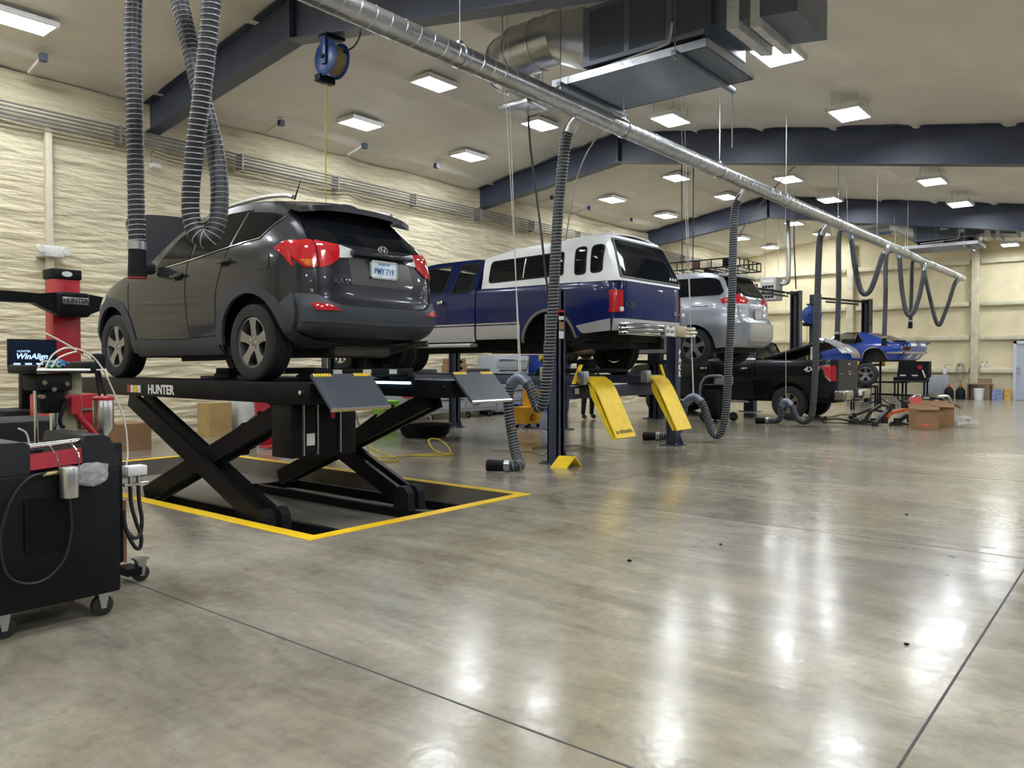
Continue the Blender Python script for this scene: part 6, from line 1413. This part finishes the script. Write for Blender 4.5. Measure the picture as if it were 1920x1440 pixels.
# yellow air hose on the floor
pts = [(-9.06, 7.0, 1.1), (-9.25, 7.15, .55), (-9.3, 7.3, .2), (-9.0, 7.35, .03), (-8.5, 7.3, .014), (-8.15, 7.25, .014), (-8.05, 7.4, .014), (-8.4, 7.62, .02), (-8.75, 7.5, .12), (-8.7, 7.45, .16), (-8.5, 7.35, .05), (-8.3, 7.55, .03), (-8.35, 7.9, .014), (-8.2, 8.3, .014), (-8.0, 8.45, .014), (-7.9, 8.25, .02), (-8.1, 8.15, .10), (-8.3, 8.25, .22), (-8.25, 8.45, .20), (-8.05, 8.45, .05), (-8.0, 8.2, .016), (-8.3, 7.95, .014)]
solo(MB().tube(spline(pts, 8), .0105, 7), 'air_hose', YH, 'yellow air hose tangled on the floor behind the scissor lift', 'hose')
pts = [(-6.35, 8.75, .5), (-6.6, 8.9, .1), (-7.1, 9.3, .014), (-7.6, 9.9, .014), (-7.3, 10.6, .014), (-6.9, 10.3, .014), (-7.2, 9.6, .014), (-7.9, 9.2, .014)]
solo(MB().tube(spline(pts, 8), .010, 6), 'air_hose', M('tan_air_hose', (.30, .24, .14), .6), 'tan air hose coiled on the floor behind the near lift post', 'hose')

# ================================================================== people
def person(label, loc, J, R_, parts, rot=0.):
    t = thing('person', label, 'person', (0, 0, 0), local=True)
    names = list(J); idx = {k: i for i, k in enumerate(names)}
    def skin(nm, keys, edges, mat, rad):
        me = bpy.data.meshes.new(nm); ii = {k: i for i, k in enumerate(keys)}
        me.from_pydata([J[k] for k in keys], [(ii[a], ii[b]) for a, b in edges], [])
        o = bpy.data.objects.new(nm, me); COL.objects.link(o)
        o.modifiers.new('s', 'SKIN'); sm = o.modifiers.new('d', 'SUBSURF'); sm.levels = 2; sm.render_levels = 2
        for k, i in ii.items():
            me.skin_vertices[0].data[i].radius = rad[k] if isinstance(rad[k], tuple) else (rad[k], rad[k])
        me.skin_vertices[0].data[0].use_root = True
        dg = bpy.context.evaluated_depsgraph_get(); dg.update(); m2 = bpy.data.meshes.new_from_object(o.evaluated_get(dg))
        bpy.data.objects.remove(o); m2.materials.append(mat); ob = bpy.data.objects.new(nm, m2); COL.objects.link(ob); ob.parent = t; ORG[ob.name] = Vector()
        m2.polygons.foreach_set('use_smooth', [True] * len(m2.polygons)); return ob
    for nm, keys, edges, mat, rad in parts: skin(nm, keys, edges, mat, rad)
    t.location = loc; t.rotation_euler = (0, 0, rot); return t
SKIN_ = M('skin', (.45, .27, .19), .55, var=.05)
J = dict(pel=(0, 0, .95), belly=(0, 0, 1.12), chest=(0, .0, 1.34), neck=(0, 0, 1.50), head=(.01, 0, 1.63), top=(.0, 0, 1.74),
         hl=(0, -.10, .90), kl=(.03, -.11, .50), al=(-.01, -.12, .09), tl=(.14, -.13, .04), hr=(0, .10, .90), kr=(.0, .14, .50), ar=(-.06, .16, .09), tr=(.09, .18, .04),
         sl=(0, -.19, 1.42), el=(.05, -.24, 1.14), wl=(.22, -.20, .98), fl=(.30, -.18, .96), sr=(0, .19, 1.42), er=(.06, .25, 1.14), wr=(.24, .20, 1.0), fr=(.32, .18, 1.0))
body_keys = list(J); E_ = [('pel', 'belly'), ('belly', 'chest'), ('chest', 'neck'), ('neck', 'head'), ('head', 'top'), ('pel', 'hl'), ('hl', 'kl'), ('kl', 'al'), ('al', 'tl'), ('pel', 'hr'), ('hr', 'kr'), ('kr', 'ar'), ('ar', 'tr'), ('chest', 'sl'), ('sl', 'el'), ('el', 'wl'), ('wl', 'fl'), ('chest', 'sr'), ('sr', 'er'), ('er', 'wr'), ('wr', 'fr')]
RB = dict(pel=.13, belly=.125, chest=(.13, .15), neck=.055, head=.09, top=.07, hl=.085, kl=.058, al=.042, tl=.035, hr=.085, kr=.058, ar=.042, tr=.035, sl=.06, el=.045, wl=.03, fl=.03, sr=.06, er=.045, wr=.03, fr=.03)
def grow(keys, k, base=RB): return {q: (tuple(v * k for v in base[q]) if isinstance(base[q], tuple) else base[q] * k) for q in keys}
trk = ['pel', 'hl', 'kl', 'al', 'hr', 'kr', 'ar']; tre = [('pel', 'hl'), ('hl', 'kl'), ('kl', 'al'), ('pel', 'hr'), ('hr', 'kr'), ('kr', 'ar')]
shk = ['belly', 'pel', 'chest', 'sl', 'el', 'sr', 'er']; she = [('belly', 'pel'), ('belly', 'chest'), ('chest', 'sl'), ('sl', 'el'), ('chest', 'sr'), ('sr', 'er')]
NVY = M('dark_work_cloth', (.018, .020, .026), .85, var=.2); SHOE = M('dark_shoe', (.03, .02, .018), .7)
hk = dict(head=.097, top=.078)
person('mechanic in dark work trousers standing behind the blue pickup lift', (-10.6, 15.9, 0), J, RB, [
    ('body', body_keys, E_, SKIN_, RB), ('trousers', trk, tre, NVY, grow(trk, 1.22)), ('shirt', shk, she, M('grey_work_shirt', (.10, .10, .11), .85), grow(shk, 1.15)),
    ('hair', ['top', 'head'], [('top', 'head')], M('brown_hair', (.05, .03, .02), .8), dict(top=.082, head=.088)),
    ('boot', ['al', 'tl'], [('al', 'tl')], SHOE, dict(al=.06, tl=.05)), ('boot', ['ar', 'tr'], [('ar', 'tr')], SHOE, dict(ar=.06, tr=.05))], rot=-.4)
J2 = dict(J); sk_ = ['pel', 'hl', 'kl', 'hr', 'kr']; se_ = [('pel', 'hl'), ('hl', 'kl'), ('pel', 'hr'), ('hr', 'kr')]
person('person in dark shorts and shirt standing under the raised blue coupe', (-8.9, 31.9, 0), J2, RB, [
    ('body', body_keys, E_, SKIN_, RB), ('shorts', sk_, se_, NVY, {**grow(sk_, 1.25), 'kl': .085, 'kr': .085}), ('shirt', shk, she, M('olive_black_shirt', (.035, .034, .026), .85), grow(shk, 1.15)),
    ('hair', ['top', 'head'], [('top', 'head')], MATS['brown_hair'], dict(top=.082, head=.088)),
    ('shoe', ['al', 'tl'], [('al', 'tl')], SHOE, dict(al=.06, tl=.05)), ('shoe', ['ar', 'tr'], [('ar', 'tr')], SHOE, dict(ar=.06, tr=.05))], rot=-1.2)

# ================================================================== far-right floor clutter
wd_ = thing('welding_cart', 'black welding cart with grey hood and wheels beside the black pickup', 'cart', (-7.95, 17.3, 0))
MB().rbox(-8.15, -7.75, 16.95, 17.5, .12, .75, .03).build('body', BLACKM, wd_)
MB().tube(spline([(-8.12, 16.95, .2), (-8.15, 16.9, .75), (-8.05, 16.92, 1.0), (-7.85, 16.95, 1.06), (-7.65, 17.0, 1.05)], 6), .03, 8).build('grey_frame', M('grey_frame', (.20, .21, .23), .5), wd_)
MB().rbox(-7.85, -7.55, 16.98, 17.4, .85, 1.05, .03).build('control_head', MATS['grey_frame'], wd_)
MB().box(-7.549, -7.545, 17.05, 17.3, .9, 1.0).build('screen', GLASS, wd_, 0)
MB().rbox(-8.12, -7.78, 17.0, 17.45, .75, .86, .02).build('shelf', BLACK, wd_)
for y in (16.93, 17.52): MB().lathe([(.03, -.03), (.10, -.03), (.125, 0), (.10, .03), (.03, .03)], (-8.05, y, .125), 'Y', 20, True).build('wheel', RUBBER, wd_); MB().lathe([(.03, -.03), (.09, -.03), (.11, 0), (.09, .03), (.03, .03)], (-7.6, y, .11), 'Y', 20, True).build('wheel', RUBBER, wd_)
MB().box(-8.1, -7.5, 17.0, 17.45, .09, .13).build('chassis', BLACK, wd_, 0)
box_open('open brown carton with a pink tag on the floor in the aisle', -3.66, 17.85, .42, .46, .40, rz=.5, marks=[((-.10, .04, -.238, -.235, .07, .13), PINK)])
box_open('larger open brown carton behind the pink-tagged carton', -3.62, 18.75, .62, .55, .42, rz=.35, marks=[((-.2, -.1, -.285, -.28, .30, .34), BLACKM)])
solo(MB().obox((-3.95, 18.55, .53), (.11, 0, .02), (0, .02, .003), (-.02, 0, .10)), 'pink_sheet', PINK, 'bright pink sheet standing in the larger open carton', 'paper', smooth=0)
solo(blob((-3.15, 19.1, .12), (.22, .28, .12), 5.5, .5), 'plastic_bag', BAG, 'clear white plastic bag on the floor right of the cartons', 'bag')
IRON = M('greasy_iron', (.022, .021, .020), .5, metal=.3, var=.4); ORNG = M('orange_part', (.55, .13, .03), .5)
def arm_part(label, pts, r, mat=IRON, extra=()):
    t = thing('suspension_part', label, 'car part', (pts[0][0], pts[0][1], 0))
    for p, q in zip(pts, pts[1:]): MB().beam(p, q, r * 2.2, r * 1.4).build('arm', mat, t, 0)
    for p in (pts[0], pts[-1]): MB().cyl((p[0], p[1], max(0, p[2] - r * 1.5)), (p[0], p[1], p[2] + r * 1.6), r * 1.6, 12).build('bushing', IRON, t)
    for e in extra: MB().rbox(*e, .01).build('bracket', mat, t)
ap = [('long dark control arm lying nearest the black pickup bumper', [(-5.9, 18.5, .06), (-5.5, 18.35, .10), (-5.05, 18.3, .05)], .03),
      ('bent dark sway bar lying flat in front of the parts heap', [(-5.7, 18.0, .03), (-5.3, 18.05, .03), (-5.0, 17.9, .03), (-4.6, 18.0, .03)], .02),
      ('curved dark axle tube at the back of the parts heap', [(-5.4, 19.0, .12), (-5.0, 19.1, .30), (-4.6, 19.0, .25)], .05),
      ('tall black bracket arm in the middle of the parts heap', [(-4.95, 18.4, .05), (-4.85, 18.5, .28), (-4.7, 18.7, .42), (-4.45, 18.7, .40)], .05),
      ('black strut leaning over the front of the parts heap', [(-4.62, 17.95, .04), (-4.55, 18.1, .18), (-4.45, 18.4, .36)], .055),
      ('dark knuckle with disc at the right of the parts heap', [(-4.3, 18.5, .08), (-4.15, 18.6, .22), (-4.1, 18.8, .14)], .07),
      ('short dark link rod at the right front of the parts heap', [(-4.35, 18.15, .04), (-4.1, 18.3, .05), (-3.98, 18.5, .05)], .03)]
for lab, pts, r in ap: arm_part(lab, pts, r * .72)
arm_part('orange coated control arm on top of the parts heap', [(-4.5, 18.25, .12), (-4.42, 18.35, .27), (-4.2, 18.6, .34), (-4.05, 18.75, .33)], .045, ORNG)
arm_part('tan rusty cross link at the left of the parts heap', [(-5.95, 18.9, .06), (-5.6, 19.0, .16), (-5.3, 18.9, .16)], .03, M('rust_tan', (.25, .17, .09), .7, var=.3))
for k, (x, y) in enumerate(((-5.2, 18.6), (-4.9, 19.0), (-4.4, 18.95))):
    solo(MB().lathe([(.03, 0), (.14, 0), (.15, .02), (.15, .05), (.08, .06), (.08, .10), (.03, .10)], (x, y, 0), 'Z', 24, True), 'brake_rotor', IRON, 'dark brake rotor lying in the parts heap, %s' % ['left', 'back', 'right'][k], 'car part', 'loose rotors')
# tall jack stand
js = thing('jack_stand', 'tall thin black pole jack stand with green top under the coupe', 'jack stand', (-6.85, 27.2, 0))
MB().cyl((-6.85, 27.2, .05), (-6.85, 27.2, 1.42), .035, 12).build('pole', BLACK, js)
MB().cyl((-6.85, 27.2, 1.0), (-6.85, 27.2, 1.5), .02, 10).build('screw', ALU, js)
MB().rbox(-6.93, -6.77, 27.12, 27.28, 1.48, 1.54, .01).build('saddle', M('green_enamel', (.02, .16, .05), .5), js)
for k in range(4):
    a = k * PI / 2 + .4; MB().beam((-6.85, 27.2, .22), (-6.85 + .32 * math.cos(a), 27.2 + .32 * math.sin(a), .02), .04, .03).build('leg', BLACK, js, 0)
lw = thing('loose_wheel', 'spare silver wheel leaning on a black rack behind the black pickup', 'wheel', (-6.45, 24.0, .72))
wheel(lw, (-6.42, 24.0, 1.03), .32, .2, -1, .21, 5, RIM)
rk2 = thing('wheel_rack', 'low black wheel rack behind the black pickup', 'rack', (-6.5, 24.05, 0))
MB().rbox(-6.85, -6.1, 23.88, 24.2, .66, .712, .01).build('shelf', BLACK, rk2)
for x in (-6.8, -6.15):
    for y in (23.92, 24.16): MB().box(x - .02, x + .02, y - .02, y + .02, 0, .66).build('leg', BLACK, rk2, 0)
# rolling engine part
en = thing('engine_part', 'pile of chrome engine tubing on the floor in front of the tool cart', 'car part', (-5.3, 25.9, 0))
for k in range(6):
    a = k * .7; MB().tube(spline([(-5.9 + k * .2, 25.7 + .1 * math.sin(a), .22 + .03 * k), (-5.7 + k * .2, 26.0, .34 + .06 * math.sin(a * 2)), (-5.5 + k * .17, 26.2, .22)], 6), .04, 8).build('tube', ALU if k % 2 else IRON, en)
MB().rbox(-5.9, -4.75, 25.75, 26.25, .0, .2, .03).build('block', IRON, en)
MB().obox((-6.1, 25.75, .2), (.10, 0, .05), (0, .02, 0), (-.05, 0, .10)).build('silver_cover', ALU, en, 0)
# tool cart at back wall
tc2 = thing('tool_cart', 'black rolling tool cart with upper cabinet and red reel near the back wall', 'tool cart', (-6.9, 31.6, 0))
x0, x1, y0, y1 = -7.35, -6.3, 31.35, 31.9
MB().rbox(x0 - .1, x1 - .05, y0, y1, .66, .84, .02).build('drawer_section', BLACK, tc2)
MB().box(x0 - .08, x1 - .07, y0 - .012, y0, .70, .715).build('drawer_pull', ALU, tc2, 0)
MB().prism([(x0, .84), (x1, .84), (x1, 1.42), (x0 + .05, 1.42)], lambda a, b, t: Vector((a, t, b)), y0 + .12, y1).build('upper_cabinet', BLACKM, tc2, 0)
for xx in (x0 - .05, x1 - .12):
    for yy in (y0 + .03, y1 - .03): MB().box(xx - .025, xx + .025, yy - .025, yy + .025, .12, .66).build('leg', BLACK, tc2, 0)
MB().rbox(x0 - .1, x1 - .05, y0, y1, .14, .2, .01).build('lower_shelf', BLACK, tc2)
MB().lathe([(.001, -.02), (.07, -.02), (.08, 0), (.07, .03), (.001, .03)], (x1 - .28, y0 + .10, 1.2), 'Y', 20).build('red_reel', RED, tc2)
MB().tube([(x1 - .2, y0 + .08, 1.1), (x1 - .12, y0 + .05, .9), (x1 - .08, y0 + .05, .75)], .025, 8).build('white_hose', STICK, tc2)
for xx in (x0 - .05, x1 - .12):
    for yy in (y0 + .05, y1 - .05): MB().cyl((xx - .02, yy, .06), (xx + .02, yy, .06), .06, 12).build('caster', RUBBER, tc2)
for k in range(2): MB().box(x0 + .1 + k * .4, x0 + .3 + k * .4, y0 + .112, y0 + .12, .88, .93).build('label', STICK, tc2, 0)
# things along the back wall
wy = YB - .2
solo(MB().rbox(-6.95, -6.05, wy - .12, wy - .06, .15, .90, .008), 'leaning_panel', M('grey_blue_panel', (.33, .36, .40), .5, var=.1), 'grey flat panel leaning at the back wall behind the jugs', 'panel')
for k, x in enumerate((-6.0, -5.62)):
    j = thing('fuel_jug', 'black fluid jug with orange cap at the back wall, %s of two' % ('left' if k == 0 else 'right'), 'jug', (x, wy - .35, 0), 'black jugs')
    MB().lathe([(.001, 0), (.13, 0), (.16, .03), (.16, .32), (.10, .42), (.05, .46), (.001, .46)], (x, wy - .35, 0), 'Z', 20).build('body', BLACKM, j)
    MB().cyl((x, wy - .35, .46), (x, wy - .35, .55), .06, 14).build('cap', ORNG, j)
bk = thing('bucket', 'white plastic bucket under the wooden shelf at the back wall', 'bucket', (-5.02, wy - .3, 0))
MB().lathe([(.001, 0), (.15, 0), (.185, .42), (.17, .42), (.14, .02), (.001, .02)], (-5.02, wy - .3, 0), 'Z', 24).build('pail', WHITE, bk)
MB().lathe([(.186, .36), (.195, .37), (.195, .41), (.186, .42)], (-5.02, wy - .3, 0), 'Z', 24).build('rim', WHITE, bk)
ws_ = thing('wall_shelf', 'small wooden shelf bench at the back wall above the white bucket', 'shelf', (-5.0, wy - .15, 0))
WOOD = M('plywood', (.26, .18, .11), .7, var=.15)
MB().box(-5.4, -4.6, wy - .5, wy, .56, .60).build('top', WOOD, ws_, 0); MB().box(-5.4, -4.65, wy - .03, wy, .60, .78).build('back_board', WOOD, ws_, 0)
for x in (-5.35, -4.65): MB().box(x - .02, x + .02, wy - .48, wy - .02, 0, .56).build('side_panel', M('red_brown_board', (.16, .05, .05), .7), ws_, 0)
for lab, x, w_, h, mt in (('blue printed carton beside the grey door', -4.42, .36, .38, M('blue_white_print', (.22, .26, .45), .6, var=.5, vs=14)), ('yellow orange carton next to the grey door', -4.12, .18, .42, M('yellow_orange_print', (.62, .36, .08), .6, var=.4, vs=14))):
    box_open(lab, x, wy - .25, w_, .3, h, mt, flaps=False)
for k, x in enumerate((-5.0, -4.84)):
    b_ = thing('spray_bottle', 'small clear bottle on the back wall girt, %s one' % ('left' if k == 0 else 'right'), 'bottle', (x, YB - .1, 1.175), 'bottles on the girt')
    MB().lathe([(.001, 0), (.04, 0), (.045, .02), (.045, .14), (.02, .18), (.02, .2), (.001, .2)], (x, YB - .1, 1.176), 'Z', 14).build('bottle', TLC, b_); MB().cyl((x, YB - .1, 1.376), (x, YB - .1, 1.41), .022, 10).build('cap', BLACKM, b_)
wh = thing('wall_hose', 'dark hose coiled on a hook at the back wall above the jugs', 'hose', (-5.68, YB - .22, .7))
for k in range(4):
    MB().tube([(-5.68 + (.08 + .03 * k) * math.cos(a), YB - .22 - .012 * k, 1.0 + (.32 + .02 * k) * math.sin(a)) for a in [2 * PI * q / 24 for q in range(25)]], .007, 6).build('coil', CON, wh)
MB().rbox(-5.78, -5.58, YB - .24, YB - .16, 1.24, 1.34, .02).build('hook', GALV, wh)
MB().tube(spline([(-5.68, YB - .25, .68), (-5.66, YB - .3, .5), (-5.62, wy - .35, .56)], 5), .010, 6).build('tail', CABLE, wh)
ox = thing('outlet_box', 'small grey outlet box with conduit on the back wall girt', 'outlet', (-6.2, YB - .2, 1.0))
MB().rbox(-6.27, -6.15, YB - .24, YB - .165, .92, 1.14, .01).build('box', STICK, ox); MB().tube(spline([(-6.21, YB - .2, 1.14), (-6.21, YB - .2, 1.28), (-6.1, YB - .2, 1.3), (-5.95, YB - .2, 1.26)], 5), .012, 6).build('conduit', CON, ox)
wbk = thing('work_bench', 'dark low workbench by the back wall under the coupe', 'workbench', (-8.6, 33.2, 0))
MB().rbox(-9.6, -7.4, 32.9, 33.6, .58, .64, .01).build('top', BLACK, wbk); MB().rbox(-9.55, -7.45, 32.95, 33.55, .1, .16, .01).build('shelf', BLACK, wbk)
for x in (-9.5, -7.5):
    for y in (32.98, 33.52): MB().box(x - .03, x + .03, y - .03, y + .03, 0, .58).build('leg', BLACK, wbk, 0)
box_open('brown carton stored on the low bench shelf near the back wall', -9.2, 33.25, .5, .4, .36, flaps=False, z=.162)
solo(MB().lathe([(.001, 0), (.10, 0), (.10, .25), (.04, .30), (.04, .34), (.001, .34)], (-9.0, 30.2, 0), 'Z', 16), 'yellow_jug', YEL, 'small yellow jug on the floor under the coupe', 'jug')
# debris on the polished floor
for k, (x, y, s) in enumerate(((-2.75, 4.645, .018), (-2.48, 5.5, .012), (-1.69, 7.63, .014), (-.9, 4.1, .012))):
    solo(blob((x, y, s * .5), (s, s * .7, s * .5), k + 2., .5, 2), 'debris', BLACKM, 'tiny dark chip of debris on the open floor, %s' % ['nearest the camera middle', 'second', 'far one', 'near right joint'][k], 'debris')
